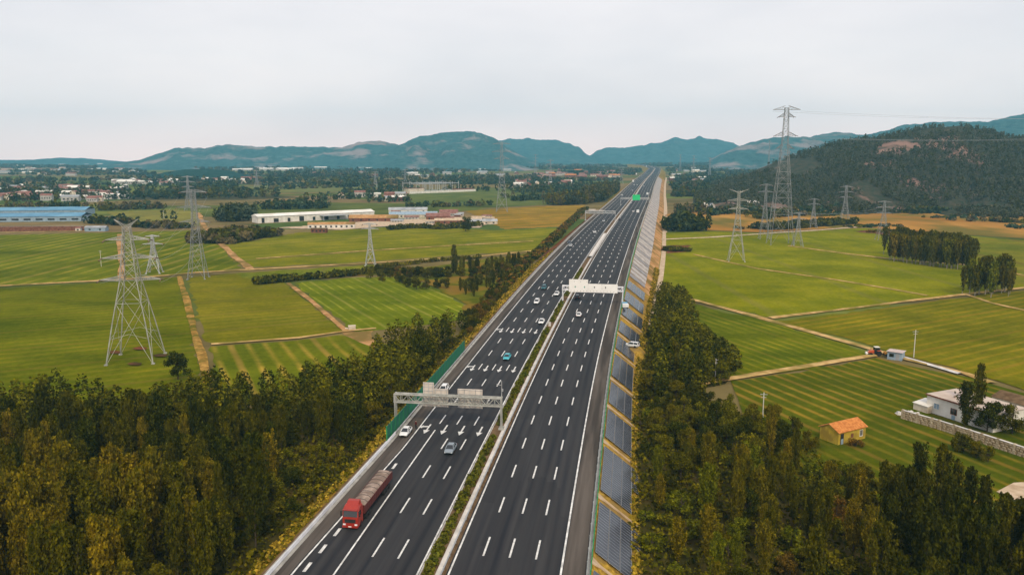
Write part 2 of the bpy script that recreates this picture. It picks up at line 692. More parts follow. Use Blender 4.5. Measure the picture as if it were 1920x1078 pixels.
# ------------------------------------------------------------------ shared materials
M = {}
def asphalt_material():
    m, n, l, bs = nodes_of('asphalt')
    bs.inputs['Roughness'].default_value = 0.8
    bs.inputs['Specular IOR Level'].default_value = 0.12
    uv = n.new('ShaderNodeUVMap')
    mp = n.new('ShaderNodeMapping')
    mp.inputs['Scale'].default_value = (1.0, 0.02, 1)
    l.new(uv.outputs[0], mp.inputs[0])
    no = n.new('ShaderNodeTexNoise')
    no.inputs['Scale'].default_value = 0.9
    no.inputs['Detail'].default_value = 6
    l.new(mp.outputs[0], no.inputs['Vector'])
    r1 = n.new('ShaderNodeValToRGB')
    r1.color_ramp.elements[0].position = 0.33
    r1.color_ramp.elements[1].position = 0.67
    r1.color_ramp.elements[0].color = (0.015, 0.016, 0.021, 1)
    r1.color_ramp.elements[1].color = (0.038, 0.037, 0.039, 1)
    l.new(no.outputs['Fac'], r1.inputs[0])
    sx = n.new('ShaderNodeSeparateXYZ')
    l.new(uv.outputs[0], sx.inputs[0])
    ab = n.new('ShaderNodeMath')
    ab.operation = 'ABSOLUTE'
    l.new(sx.outputs[0], ab.inputs[0])
    su = n.new('ShaderNodeMath')
    su.operation = 'SUBTRACT'
    l.new(ab.outputs[0], su.inputs[0])
    su.inputs[1].default_value = 2.12
    mu = n.new('ShaderNodeMath')
    mu.operation = 'MULTIPLY'
    l.new(su.outputs[0], mu.inputs[0])
    mu.inputs[1].default_value = 2 * math.pi * 2 / 3.78
    co = n.new('ShaderNodeMath')
    co.operation = 'COSINE'
    l.new(mu.outputs[0], co.inputs[0])
    rw_ = n.new('ShaderNodeMapRange')
    rw_.inputs['From Min'].default_value = 1.0
    rw_.inputs['From Max'].default_value = -1.0
    l.new(co.outputs[0], rw_.inputs['Value'])
    n2 = n.new('ShaderNodeTexNoise')
    n2.inputs['Scale'].default_value = 0.35
    n2.inputs['Detail'].default_value = 5
    l.new(mp.outputs[0], n2.inputs['Vector'])
    m2 = n.new('ShaderNodeMath')
    m2.operation = 'MULTIPLY'
    l.new(rw_.outputs[0], m2.inputs[0])
    l.new(n2.outputs['Fac'], m2.inputs[1])
    mx = n.new('ShaderNodeMixRGB')
    l.new(m2.outputs[0], mx.inputs[0])
    l.new(r1.outputs[0], mx.inputs[1])
    mx.inputs[2].default_value = (0.046, 0.043, 0.043, 1)
    # darker repaired stretches and drips
    mp3 = n.new('ShaderNodeMapping')
    mp3.inputs['Scale'].default_value = (0.27, 0.035, 1)
    l.new(uv.outputs[0], mp3.inputs[0])
    vo = n.new('ShaderNodeTexVoronoi')
    vo.inputs['Scale'].default_value = 1.0
    vo.distance = 'CHEBYCHEV'
    l.new(mp3.outputs[0], vo.inputs['Vector'])
    sc = n.new('ShaderNodeSeparateColor')
    l.new(vo.outputs['Color'], sc.inputs[0])
    r3 = n.new('ShaderNodeValToRGB')
    r3.color_ramp.elements[0].position = 0.0
    r3.color_ramp.elements[1].position = 1.0
    r3.color_ramp.elements[0].color = (0.84, 0.84, 0.85, 1)
    r3.color_ramp.elements[1].color = (1.12, 1.11, 1.10, 1)
    l.new(sc.outputs[0], r3.inputs[0])
    m3 = n.new('ShaderNodeMixRGB')
    m3.blend_type = 'MULTIPLY'
    m3.inputs[0].default_value = 1
    l.new(mx.outputs[0], m3.inputs[1])
    l.new(r3.outputs[0], m3.inputs[2])
    l.new(m3.outputs[0], bs.inputs['Base Color'])
    return m


M['asphalt'] = asphalt_material()
M['shoulder'] = pm('shoulder_asphalt', (0.085, 0.072, 0.062), (0.130, 0.110, 0.096), 0.8, 0.9, coord='UV', vscale=(1.0, 0.05, 1), detail=6, c3=(0.060, 0.052, 0.047), scale2=0.5)
M['paint'] = pm('road_paint', (0.44, 0.43, 0.41), (0.80, 0.79, 0.76), 0.9, 0.6, detail=6)
M['paint_worn'] = pm('worn_road_paint', (0.50, 0.45, 0.40), (0.70, 0.66, 0.60), 0.9, 0.6, detail=6)
M['concrete'] = pm('concrete', (0.30, 0.29, 0.27), (0.46, 0.44, 0.41), 0.5, 0.9, 0.1, detail=8)
M['pale_concrete'] = pm('pale_concrete', (0.50, 0.47, 0.44), (0.68, 0.64, 0.60), 0.4, 0.9, 0.1, detail=8)
M['soil'] = pm('soil', (0.10, 0.062, 0.035), (0.19, 0.125, 0.07), 0.6, 0.95, 0.4, detail=8)
M['galv'] = pm('galvanised_steel', (0.33, 0.335, 0.34), (0.52, 0.525, 0.525), 0.8, 0.5, metal=0.35)
M['dark_galv'] = pm('weathered_galvanised_steel', (0.19, 0.20, 0.21), (0.33, 0.34, 0.35), 0.5, 0.6, metal=0.2)
M['pale_steel'] = pm('pale_zinc_steel', (0.25, 0.25, 0.23), (0.40, 0.395, 0.36), 0.5, 0.7, metal=0.0)
M['white_rail'] = pm('white_coated_rail', (0.62, 0.62, 0.66), (0.80, 0.80, 0.82), 0.5, 0.5)
M['green_rail'] = pm('green_coated_rail', (0.020, 0.20, 0.060), (0.035, 0.30, 0.095), 0.5, 0.5)
M['green_wall'] = pm('green_sound_panel', (0.010, 0.115, 0.070), (0.016, 0.165, 0.095), 0.4, 0.55)
M['panel_back'] = pm('sign_back_sheet', (0.56, 0.49, 0.43), (0.70, 0.62, 0.55), 0.6, 0.6)
M['sign_white'] = pm('sign_white_sheet', (0.82, 0.80, 0.77), (0.88, 0.86, 0.84), 0.5, 0.5)
M['sign_green'] = pm('sign_green_sheet', (0.02, 0.50, 0.16), (0.03, 0.58, 0.20), 0.5, 0.5)
M['ink'] = pm('dark_ink', (0.02, 0.02, 0.02), (0.04, 0.04, 0.04), 1, 0.6)
M['ink_green'] = pm('green_ink', (0.02, 0.22, 0.16), (0.03, 0.30, 0.22), 1, 0.6)
M['pv_glass'] = pm('solar_cell_glass', (0.030, 0.036, 0.055), (0.048, 0.056, 0.080), 2.0, 0.22, spec=0.7)
M['pv_frame'] = pm('aluminium_frame', (0.30, 0.31, 0.33), (0.42, 0.43, 0.45), 1, 0.5, metal=0.2)
M['dry_grass'] = pm('dry_golden_grass', (0.20, 0.115, 0.020), (0.62, 0.39, 0.06), 1.3, 0.95, 0.8, detail=12, lo=0.32, hi=0.7, c3=(0.25, 0.165, 0.06), scale2=0.25)
M['green_slope'] = pm('mixed_slope_grass', (0.10, 0.085, 0.012), (0.24, 0.17, 0.025), 0.7, 0.95, 0.8, detail=10, c3=(0.34, 0.20, 0.03), scale2=0.1)
M['rust_soil'] = pm('rust_red_earth', (0.105, 0.035, 0.018), (0.23, 0.085, 0.04), 0.25, 0.95, 0.6, detail=10, c3=(0.06, 0.045, 0.018), scale2=0.06)
M['slab_slope'] = pm('lattice_slope_slabs', (0.34, 0.31, 0.30), (0.52, 0.48, 0.46), 0.4, 0.9, 0.3, detail=8)
M['slab_grey'] = pm('greyer_slope_slabs', (0.22, 0.21, 0.22), (0.36, 0.34, 0.34), 0.4, 0.9, 0.3, detail=8)
M['dirt_path'] = pm('dirt_path', (0.36, 0.22, 0.075), (0.58, 0.39, 0.17), 0.35, 0.95, 0.3, detail=8, c3=(0.22, 0.17, 0.045), scale2=0.09)
M['orange_dirt'] = pm('orange_dirt', (0.34, 0.17, 0.06), (0.55, 0.32, 0.15), 0.3, 0.95, 0.3, detail=8, c3=(0.19, 0.13, 0.04), scale2=0.07)
M['gold_dirt'] = pm('golden_brown_dirt', (0.20, 0.115, 0.025), (0.46, 0.27, 0.07), 0.5, 0.95, 0.4, detail=10, c3=(0.12, 0.11, 0.015), scale2=0.12)
M['bare_dirt'] = pm('bare_dirt', (0.40, 0.29, 0.19), (0.60, 0.47, 0.34), 0.4, 0.95, 0.3, detail=8)
M['rubber'] = pm('tyre_rubber', (0.012, 0.012, 0.012), (0.022, 0.022, 0.022), 3, 0.8)
M['glass'] = pm('dark_window_glass', (0.010, 0.013, 0.016), (0.018, 0.022, 0.026), 1, 0.08, spec=0.8)
M['chrome'] = pm('alloy', (0.45, 0.45, 0.46), (0.6, 0.6, 0.6), 2, 0.35, metal=0.7)
M['lamp'] = pm('headlamp_glass', (0.70, 0.72, 0.74), (0.85, 0.86, 0.87), 2, 0.15)
M['tail'] = pm('tail_lamp', (0.35, 0.01, 0.01), (0.45, 0.02, 0.02), 2, 0.2)
M['bark'] = pm('bark', (0.055, 0.042, 0.028), (0.11, 0.085, 0.06), 1.5, 0.95, 0.4)
M['pale_bark'] = pm('pale_bark', (0.22, 0.19, 0.15), (0.36, 0.32, 0.26), 1.5, 0.95, 0.3)
M['porcelain'] = pm('insulator_porcelain', (0.10, 0.045, 0.03), (0.16, 0.08, 0.05), 2, 0.4)
M['wire'] = pm('aluminium_wire', (0.25, 0.26, 0.27), (0.35, 0.36, 0.37), 1, 0.5, metal=0.3)
M['brick'] = pm('red_brick', (0.14, 0.055, 0.035), (0.25, 0.11, 0.07), 0.7, 0.95, 0.2, detail=8)
M['whitewash'] = pm('whitewash', (0.60, 0.56, 0.50), (0.78, 0.74, 0.68), 0.35, 0.9, detail=8)
M['cream_wall'] = pm('cream_render', (0.62, 0.53, 0.42), (0.76, 0.66, 0.54), 0.6, 0.9, detail=8, c3=(0.5, 0.41, 0.31), scale2=0.35)
M['yellow_wall'] = pm('yellow_render', (0.42, 0.29, 0.035), (0.55, 0.40, 0.06), 0.7, 0.9, detail=8, c3=(0.33, 0.23, 0.04), scale2=0.4)
M['orange_tile'] = pm('orange_roof_tile', (0.44, 0.14, 0.028), (0.64, 0.25, 0.06), 1.6, 0.8, 0.3, detail=8)
M['red_tile'] = pm('red_roof_tile', (0.19, 0.085, 0.07), (0.32, 0.17, 0.14), 0.3, 0.9, detail=6)
M['grey_roof'] = pm('grey_sheet_roof', (0.26, 0.27, 0.29), (0.42, 0.43, 0.44), 0.2, 0.7)
M['pale_roof'] = pm('pale_sheet_roof', (0.66, 0.62, 0.55), (0.80, 0.77, 0.71), 0.1, 0.7)
M['blue_roof'] = pm('blue_sheet_roof', (0.08, 0.22, 0.35), (0.14, 0.32, 0.46), 0.08, 0.6, vscale=(1, 1, 1))
M['dark_void'] = pm('dark_opening', (0.015, 0.015, 0.016), (0.03, 0.03, 0.03), 1, 0.8)
M['blue_sheet'] = pm('faded_blue_sheet', (0.20, 0.28, 0.36), (0.32, 0.40, 0.47), 0.6, 0.7)

L = {}
L['gold'] = leaf_mat('golden_poplar_leaves', (0.1012, 0.0736, 0.0037), (0.3128, 0.2254, 0.0110), (0.1380, 0.1242, 0.0064))
L['olive'] = leaf_mat('olive_poplar_leaves', (0.0450, 0.0450, 0.0023), (0.1500, 0.1350, 0.0060), (0.0900, 0.0825, 0.0037))
L['dark'] = leaf_mat('dark_tree_leaves', (0.0190, 0.0272, 0.0020), (0.0782, 0.0850, 0.0048), (0.0612, 0.0558, 0.0034))
L['bush'] = leaf_mat('bush_leaves', (0.060, 0.066, 0.0025), (0.215, 0.198, 0.0075), (0.140, 0.105, 0.0050))
L['lush'] = leaf_mat('fresh_bush_leaves', (0.0640, 0.0768, 0.0024), (0.2240, 0.2320, 0.0096), (0.1200, 0.1160, 0.0048))
L['autumn'] = leaf_mat('autumn_leaves', (0.115, 0.055, 0.008), (0.26, 0.140, 0.018), (0.12, 0.09, 0.012))
L['hedge'] = leaf_mat('hedge_leaves', (0.060, 0.075, 0.006), (0.17, 0.180, 0.020), (0.12, 0.105, 0.012))
L['pine'] = leaf_mat('pine_needles', (0.024, 0.052, 0.030), (0.095, 0.130, 0.072), (0.110, 0.098, 0.055))
L['far'] = leaf_mat('far_tree_leaves', (0.020, 0.040, 0.018), (0.070, 0.085, 0.030), (0.075, 0.065, 0.025))
L['fartan'] = leaf_mat('far_autumn_leaves', (0.085, 0.070, 0.030), (0.18, 0.14, 0.055), (0.12, 0.09, 0.04))

# ------------------------------------------------------------------ the ground: one sheet out to the horizon
def ground_material():
    m, n, l, b = nodes_of('plain')
    b.inputs['Roughness'].default_value = 0.95
    b.inputs['Specular IOR Level'].default_value = 0.0
    tc = n.new('ShaderNodeTexCoord')
    mp = n.new('ShaderNodeMapping')
    mp.inputs['Rotation'].default_value = (0, 0, R(24))
    mp.inputs['Scale'].default_value = (1 / 310.0, 1 / 120.0, 1)
    l.new(tc.outputs['Object'], mp.inputs[0])
    vo = n.new('ShaderNodeTexVoronoi')
    vo.inputs['Scale'].default_value = 1.0
    vo.inputs['Randomness'].default_value = 0.85
    vo.voronoi_dimensions = '2D'
    vo.distance = 'CHEBYCHEV'
    l.new(mp.outputs[0], vo.inputs['Vector'])
    sp = n.new('ShaderNodeSeparateColor')
    l.new(vo.outputs['Color'], sp.inputs[0])
    rp = n.new('ShaderNodeValToRGB')
    rp.color_ramp.interpolation = 'CONSTANT'
    cols = [(0.0, (0.095, 0.115, 0.028)), (0.22, (0.165, 0.130, 0.055)), (0.42, (0.080, 0.120, 0.030)), (0.55, (0.200, 0.145, 0.070)),
            (0.68, (0.125, 0.105, 0.045)), (0.82, (0.130, 0.150, 0.035)), (0.92, (0.075, 0.070, 0.035))]
    e = rp.color_ramp.elements
    while len(e) < len(cols):
        e.new(0.5)
    for q, (p, c) in zip(e, cols):
        q.position = p
        q.color = rgba(c)
    l.new(sp.outputs[0], rp.inputs[0])
    no = n.new('ShaderNodeTexNoise')
    no.inputs['Scale'].default_value = 0.02
    no.inputs['Detail'].default_value = 8
    no.inputs['Roughness'].default_value = 0.65
    l.new(tc.outputs['Object'], no.inputs['Vector'])
    r2 = n.new('ShaderNodeValToRGB')
    r2.color_ramp.elements[0].position = 0.3
    r2.color_ramp.elements[1].position = 0.7
    r2.color_ramp.elements[0].color = (0.55, 0.56, 0.52, 1)
    r2.color_ramp.elements[1].color = (1.35, 1.3, 1.2, 1)
    l.new(no.outputs['Fac'], r2.inputs[0])
    mx = n.new('ShaderNodeMixRGB')
    mx.blend_type = 'MULTIPLY'
    mx.inputs[0].default_value = 1
    l.new(rp.outputs[0], mx.inputs[1])
    l.new(r2.outputs[0], mx.inputs[2])
    l.new(mx.outputs[0], b.inputs['Base Color'])
    return m


g = MB()
g.poly([(-5200, -300, 0), (5200, -300, 0), (5200, 6250, 0), (-5200, 6250, 0)])
tag(g.build('ground', ground_material()), 'flat farmland plain reaching from the motorway to the hazy horizon', kind='structure')


def rough_poly(pts, step=5.0, amp=0.5, seed=0):
    """the outline subdivided and wobbled a little, as a field edge is"""
    rng = np.random.default_rng(seed)
    out = []
    n = len(pts)
    for i in range(n):
        a, b = Vector(pts[i]), Vector(pts[(i + 1) % n])
        ln = (b - a).length
        k = max(1, min(120, int(ln / step)))
        nrm = Vector((-(b - a).y, (b - a).x, 0))
        if nrm.length > 0:
            nrm.normalize()
        for j in range(k):
            p = a.lerp(b, j / k)
            sc = amp * min(3.0, 1 + p.y / 400.0)
            out.append(p + nrm * (rng.normal() * sc if j else 0))
    return out


FZ = [0.02]
FIELDS = []


def field(label, px, mat, amp=0.5, seed=0, name='farm_field'):
    FZ[0] += 0.012
    pts = rough_poly([at(x, y) for x, y in px], 5.0, amp, seed)
    b = MB()
    b.poly([(p.x, p.y, FZ[0]) for p in pts])
    o = b.build(name, mat)
    tag(o, label, kind='structure')
    me = o.data
    if me.polygons[0].normal.z < 0:
        me.flip_normals()
    return o


def dir_px(a, b):
    p, q = at(*a), at(*b)
    return math.atan2(q.y - p.y, q.x - p.x)


def path_px(label, pts, width, mat, name='dirt_path', seed=0, z=None, amp=0.18):
    """a track along a pixel polyline laid on the ground"""
    FZ[0] += 0.006
    zz = FZ[0] + 0.25 if z is None else z
    rng = np.random.default_rng(seed)
    P = [at(x, y) for x, y in pts]
    S = [P[0]]
    for a, b in zip(P[:-1], P[1:]):
        k = max(1, int((b - a).length / 4.0))
        S += [a.lerp(b, (j + 1) / k) for j in range(k)]
    V, F = [], []
    wj = np.convolve(rng.normal(size=len(S) + 10), np.ones(7) / 7 ** 0.6, 'same')[5:-5]
    oj = np.convolve(rng.normal(size=len(S) + 10), np.ones(9) / 9 ** 0.6, 'same')[5:-5]
    for i, p in enumerate(S):
        d = (S[min(i + 1, len(S) - 1)] - S[max(i - 1, 0)]).normalized()
        nr = Vector((d.y, -d.x, 0))
        w = width / 2 * max(0.4, 1 + wj[i] * amp)
        o = oj[i] * width * 0.08
        for s_ in (-1, -0.4, 0.4, 1):
            q = p + nr * (s_ * w + o)
            V.append((q.x, q.y, zz - (0.2 if abs(s_) == 1 else 0.0)))
    for i in range(len(S) - 1):
        for j in range(3):
            F.append((i * 4 + j, i * 4 + j + 1, (i + 1) * 4 + j + 1, (i + 1) * 4 + j))
    b = MB()
    b.add(V, F)
    o = b.build(name, mat)
    if o.data.polygons[0].normal.z < 0:
        o.data.flip_normals()
    return tag(o, label, kind='structure')


G1, G2, G3 = (0.105, 0.135, 0.008), (0.175, 0.195, 0.010), (0.085, 0.120, 0.008)
TAN = (0.32, 0.24, 0.06)
RUST = (0.26, 0.13, 0.03)
aD = dir_px((1300, 565), (1640, 668))
aE = dir_px((1447, 598), (1860, 548))
aA = dir_px((0, 536), (640, 496))
fm = field_mat
# left of the motorway
field('broad green wheat field along the far side of the left dirt track', [(-420, 470), (-420, 560), (0, 535), (225, 523), (367, 511), (452, 503), (385, 432), (160, 437), (0, 441)],
      fm('wheat_far_left', (0.095, 0.120, 0.005), (0.140, 0.165, 0.008), (0.33, 0.27, 0.05), aA + R(62), 10.0, 1.0, width=0.2), seed=1)
field('green and yellow wheat field below the sheds', [(455, 502), (640, 494), (1020, 468), (1045, 440), (1055, 428), (930, 432), (760, 425), (560, 436), (470, 452), (400, 440)],
      fm('wheat_below_sheds', (0.135, 0.150, 0.005), (0.205, 0.195, 0.008), (0.30, 0.26, 0.05), aA + R(8), 16.0, 0.5), seed=2)
field('large plain green wheat field around the nearest pylon', [(-420, 568), (0, 541), (225, 529), (332, 520), (343, 545), (378, 695), (420, 790), (200, 830), (-420, 830)],
      fm('wheat_pylon', (0.088, 0.112, 0.002), (0.138, 0.150, 0.003), (0.22, 0.18, 0.02), aA, 6.0, 0.7, width=0.3), seed=3)
field('pale olive field between the brown strip and the striped field', [(352, 520), (450, 514), (535, 532), (650, 622), (560, 634), (400, 645), (385, 640)],
      fm('olive_field', (0.138, 0.138, 0.004), (0.178, 0.165, 0.007), (0.28, 0.22, 0.04), aA, 6.0, 0.5), seed=4)
field('strip of green field under the left dirt track', [(340, 519), (640, 500), (760, 492), (640, 516), (480, 528), (440, 514), (352, 518)],
      fm('strip_field', (0.120, 0.150, 0.010), (0.175, 0.19, 0.015), (0.26, 0.23, 0.05), aA + R(70), 9.0, 0.6), seed=5)
field('bright green field of fine diagonal rows', [(552, 532), (640, 522), (755, 519), (800, 534), (868, 570), (880, 600), (700, 620), (665, 622)],
      fm('striped_field', (0.115, 0.150, 0.005), (0.160, 0.190, 0.008), (0.36, 0.35, 0.06), dir_px((600, 527), (740, 608)), 4.4, 0.9, width=0.18), seed=6)
field('field with tan rows running to the wood', [(395, 650), (560, 638), (640, 628), (690, 640), (760, 650), (760, 720), (560, 760), (400, 760)],
      fm('tan_row_field', (0.105, 0.130, 0.004), (0.150, 0.160, 0.007), (0.42, 0.28, 0.05), dir_px((505, 645), (545, 700)), 5.2, 1.0, width=0.26), seed=7)
field('fallow brown patch beside the striped field', [(640, 622), (700, 620), (712, 660), (690, 648)], M['orange_dirt'], seed=8)
field('olive stubble field behind the sheds', [(870, 396), (1000, 388), (1098, 384), (1060, 425), (945, 430), (905, 408)],
      fm('stubble_field', (0.25, 0.15, 0.018), (0.35, 0.20, 0.032), (0.17, 0.17, 0.02), aA + R(4), 24.0, 0.9), seed=9)
field('green field in front of the substation', [(640, 372), (900, 352), (1085, 356), (1060, 383), (930, 388), (760, 380)],
      fm('substation_field', (0.09, 0.125, 0.035), (0.13, 0.155, 0.04), (0.18, 0.16, 0.06), aA, 26.0, 0.6), seed=10)
field('pale green far field', [(360, 365), (480, 348), (640, 344), (760, 348), (640, 360), (520, 362), (400, 372)],
      fm('pale_far_field', (0.12, 0.145, 0.05), (0.17, 0.175, 0.06), (0.2, 0.18, 0.08), aA, 30.0, 0.5), seed=11)
field('yellowish field behind the blue roofed sheds', [(200, 398), (330, 393), (380, 400), (375, 424), (230, 424)],
      fm('yellow_far_field', (0.19, 0.18, 0.045), (0.23, 0.21, 0.05), (0.25, 0.21, 0.06), aA, 12.0, 0.3), seed=12)
# right of the motorway
field('broad bright green field with the lattice towers', [(1215, 455), (1240, 437), (1330, 434), (1420, 439), (1620, 428), (1860, 447), (2250, 470), (2250, 520), (1860, 545), (1640, 575), (1447, 597), (1302, 562), (1215, 540)],
      fm('bright_wheat', (0.150, 0.168, 0.003), (0.215, 0.215, 0.005), (0.26, 0.25, 0.04), dir_px((1500, 470), (1690, 530)), 11.0, 0.3), seed=13)
field('striped wheat field left of the tractor track', [(1298, 570), (1445, 605), (1640, 666), (1500, 695), (1370, 712), (1290, 700), (1240, 640)],
      fm('left_tractor_wheat', (0.092, 0.122, 0.004), (0.130, 0.150, 0.005), (0.27, 0.23, 0.020), aD, 4.0, 0.95, width=0.25), seed=14)
field('olive striped field to the right of the long diagonal track', [(1452, 603), (1650, 580), (1860, 551), (2250, 515), (2350, 700), (2100, 790), (1840, 706), (1700, 668), (1560, 628)],
      fm('right_olive_wheat', (0.125, 0.128, 0.004), (0.170, 0.160, 0.006), (0.30, 0.21, 0.018), aE + R(4), 5.0, 0.95, width=0.25), seed=15)
field('dark green field of wide reddish furrows around the yellow house', [(1370, 715), (1500, 700), (1645, 671), (1720, 690), (1835, 712), (1990, 760), (1990, 930), (1700, 960), (1540, 930), (1420, 830)],
      fm('furrow_wheat', (0.062, 0.085, 0.004), (0.092, 0.110, 0.005), (0.32, 0.20, 0.030), aD, 4.2, 1.0, width=0.24), seed=16)
field('ochre dry land at the foot of the dark hill', [(1245, 432), (1250, 402), (1400, 392), (1640, 383), (1920, 388), (2150, 392), (2200, 462), (1860, 444), (1620, 426), (1420, 436), (1330, 432)],
      pm('ochre_land', (0.27, 0.125, 0.024), (0.45, 0.235, 0.055), 0.012, 0.95, detail=9, c3=(0.15, 0.12, 0.025), scale2=0.02, vscale=(1, 0.5, 1)), seed=17)
field('dull green land right of the plantation', [(1700, 440), (1870, 449), (2200, 466), (2250, 515), (1900, 536), (1830, 500), (1660, 448)],
      fm('dull_green', (0.13, 0.15, 0.012), (0.19, 0.18, 0.018), (0.20, 0.14, 0.03), dir_px((1500, 470), (1690, 530)), 15.0, 0.5), seed=18)
field('green meadow strip under the dark hill', [(1610, 381), (1760, 378), (1800, 386), (1680, 390)],
      fm('meadow_strip', (0.12, 0.155, 0.02), (0.16, 0.18, 0.025), (0.2, 0.17, 0.03), 0.1, 20.0, 0.3), seed=19)
field('dark red ploughed patch in the dry land', [(1600, 434), (1690, 430), (1790, 441), (1700, 447)], M['rust_soil'], seed=20)
field('dark shrubby earth patch beside the right track', [(1240, 462), (1290, 460), (1296, 472), (1246, 476)], M['rust_soil'], seed=21)

field('rough green meadow between the striped field and the embankment', [(645, 517), (760, 508), (900, 488), (1010, 472), (985, 510), (940, 550), (900, 600), (872, 600), (868, 568), (802, 532), (756, 517)], pm('rough_meadow', (0.075, 0.088, 0.006), (0.16, 0.15, 0.012), 0.10, 0.95, 0.4, detail=9, c3=(0.20, 0.12, 0.02), scale2=0.05), seed=30)
path_px('long pale dirt track crossing the left fields', [(-300, 553), (0, 537), (230, 525), (367, 512), (640, 497), (900, 481), (1030, 468)], 4.4, M['dirt_path'], seed=1)
path_px('reddish dirt track slanting up to the factory', [(470, 505), (440, 482), (410, 452), (383, 425), (372, 400)], 4.2, M['orange_dirt'], seed=2)
path_px('brown unploughed strip beside the nearest pylon', [(336, 519), (345, 548), (362, 610), (386, 700), (400, 760)], 2.5, M['gold_dirt'], seed=3)
path_px('narrow track along the striped field', [(540, 532), (590, 570), (640, 614), (650, 622)], 2.4, M['orange_dirt'], seed=4)
path_px('narrow ridge between the olive and the tan row fields', [(396, 647), (560, 635), (652, 622), (705, 617)], 1.8, M['dirt_path'], seed=5)
path_px('thin track through the yellow field below the sheds', [(480, 486), (700, 470), (1000, 453)], 2.2, M['dirt_path'], seed=6)
path_px('red earth strip running behind the nearest pylon', [(228, 524), (228, 500), (226, 470), (224, 440)], 3.6, M['orange_dirt'], seed=7)
path_px('pale track in front of the brick yard wall', [(-300, 446), (0, 437), (160, 434)], 4.0, M['dirt_path'], seed=8)
path_px('long diagonal dirt track past the tractor', [(1298, 563), (1447, 603), (1560, 635), (1660, 664), (1700, 676), (1810, 702), (1860, 720)], 3.0, M['dirt_path'], seed=9)
path_px('dirt track rising to the right edge of the picture', [(1444, 598), (1560, 584), (1700, 566), (1810, 553), (1960, 536)], 3.2, M['dirt_path'], seed=10)
path_px('grassy dirt track leading from the wood to the tractor', [(1310, 722), (1370, 711), (1500, 690), (1640, 668)], 3.0, M['dirt_path'], seed=11)
path_px('pale track across the far right fields', [(1235, 450), (1330, 446), (1420, 440), (1540, 432), (1612, 426), (1660, 424)], 4.5, M['bare_dirt'], seed=12)
path_px('thin brown ridge through the bright green field', [(1480, 462), (1580, 476), (1700, 490), (1840, 500), (1930, 520)], 2.6, M['dirt_path'], seed=13)
path_px('faint ridge across the broad green field', [(1300, 478), (1420, 505), (1560, 525), (1680, 545), (1740, 556)], 1.8, M['dirt_path'], seed=14)
path_px('faint ridge in the olive striped field', [(1810, 553), (1860, 570), (1960, 592)], 1.8, M['dirt_path'], seed=15)
path_px('pale concrete strip beside the tractor track', [(1694, 672), (1750, 688), (1800, 703)], 2.0, M['pale_concrete'], seed=16, amp=0.05)
field('bare pale earth beside the bottom right wood', [(1868, 925), (1900, 908), (1990, 895), (1990, 945), (1900, 940)], M['bare_dirt'], seed=22, name='dirt_path')
field('bare yard in front of the long factory', [(520, 428), (700, 415), (860, 408), (925, 415), (900, 428), (740, 424), (640, 432)], M['bare_dirt'], seed=23, name='dirt_path')

# ------------------------------------------------------------------ embankment and carriageways
T_ = lambda py: float(np.interp(py, [k for k, _ in _TY], [v for _, v in _TY]))
_TY = sorted((proj(*rw(t, 0))[1], float(t)) for t in np.arange(20, TMAX - 10, 10.0))
UL_PX = lerp_fn([(0, -23.2), (79, -21.8), (130, -20.6), (TMAX, -20.8)])      # left guard line
UL = lambda t: UL_PX(t)
UR = 21.4
SLOPE = 1.3
zt = lambda t: rc(t)[2]
TE = TMAX - 5
t_a, t_b, t_c = T_(640), T_(478), T_(388)


def left_slope(name, ta, tb, mat, label):
    e = [(lambda t, k=k: UL(t) - 1.4 - k * SLOPE * (zt(t) + 0.3), lambda t, k=k: -0.05 - k * (zt(t) + 0.3) + 0.25 * math.sin(t * 0.9 + k * 9) * (0 < k < 1)) for k in (1, 0.66, 0.33, 0)]
    return tag(ribbon(name, e, ta, tb, mat, 3.0), label, kind='structure')


left_slope('embankment_slope', 0, t_a, M['green_slope'], 'left embankment side of golden and green grass near the wood')
left_slope('embankment_slope', t_a, t_b, M['dry_grass'], 'left embankment side of dry golden grass')
left_slope('embankment_slope', t_b, t_c, M['rust_soil'], 'left embankment side of bare rust red earth')
left_slope('embankment_slope', t_c, TE, M['green_slope'], 'far left embankment side in dull grass')


def right_slope(name, ta, tb, mat, label, ks=(0, 0.33, 0.66, 1)):
    e = [(lambda t, k=k: UR + k * SLOPE * (zt(t) + 0.3), lambda t, k=k: -0.05 - k * (zt(t) + 0.3)) for k in ks]
    return tag(ribbon(name, e, ta, tb, mat, 3.0), label, kind='structure')


right_slope('embankment_slope', 0, T_(520), M['dry_grass'], 'right embankment side of dry golden grass around the solar panels')
right_slope('embankment_slope', T_(520), T_(330), M['orange_dirt'], 'right embankment side of orange earth below the pale slabs')
right_slope('embankment_slope', T_(330), TE, M['green_slope'], 'far right embankment side')
e_ = [(lambda t: UR + SLOPE * (zt(t) + 0.3) - 0.4, lambda t: -zt(t) + 0.22), (lambda t: UR + SLOPE * (zt(t) + 0.3) + 2.2, lambda t: -zt(t) + 0.2), (lambda t: UR + SLOPE * (zt(t) + 0.3) + 3.4, lambda t: -zt(t) - 0.02)]
tag(ribbon('dirt_path', e_, T_(570), T_(325), M['bare_dirt'], 4.0), 'pale dirt service path along the foot of the right embankment', kind='structure')

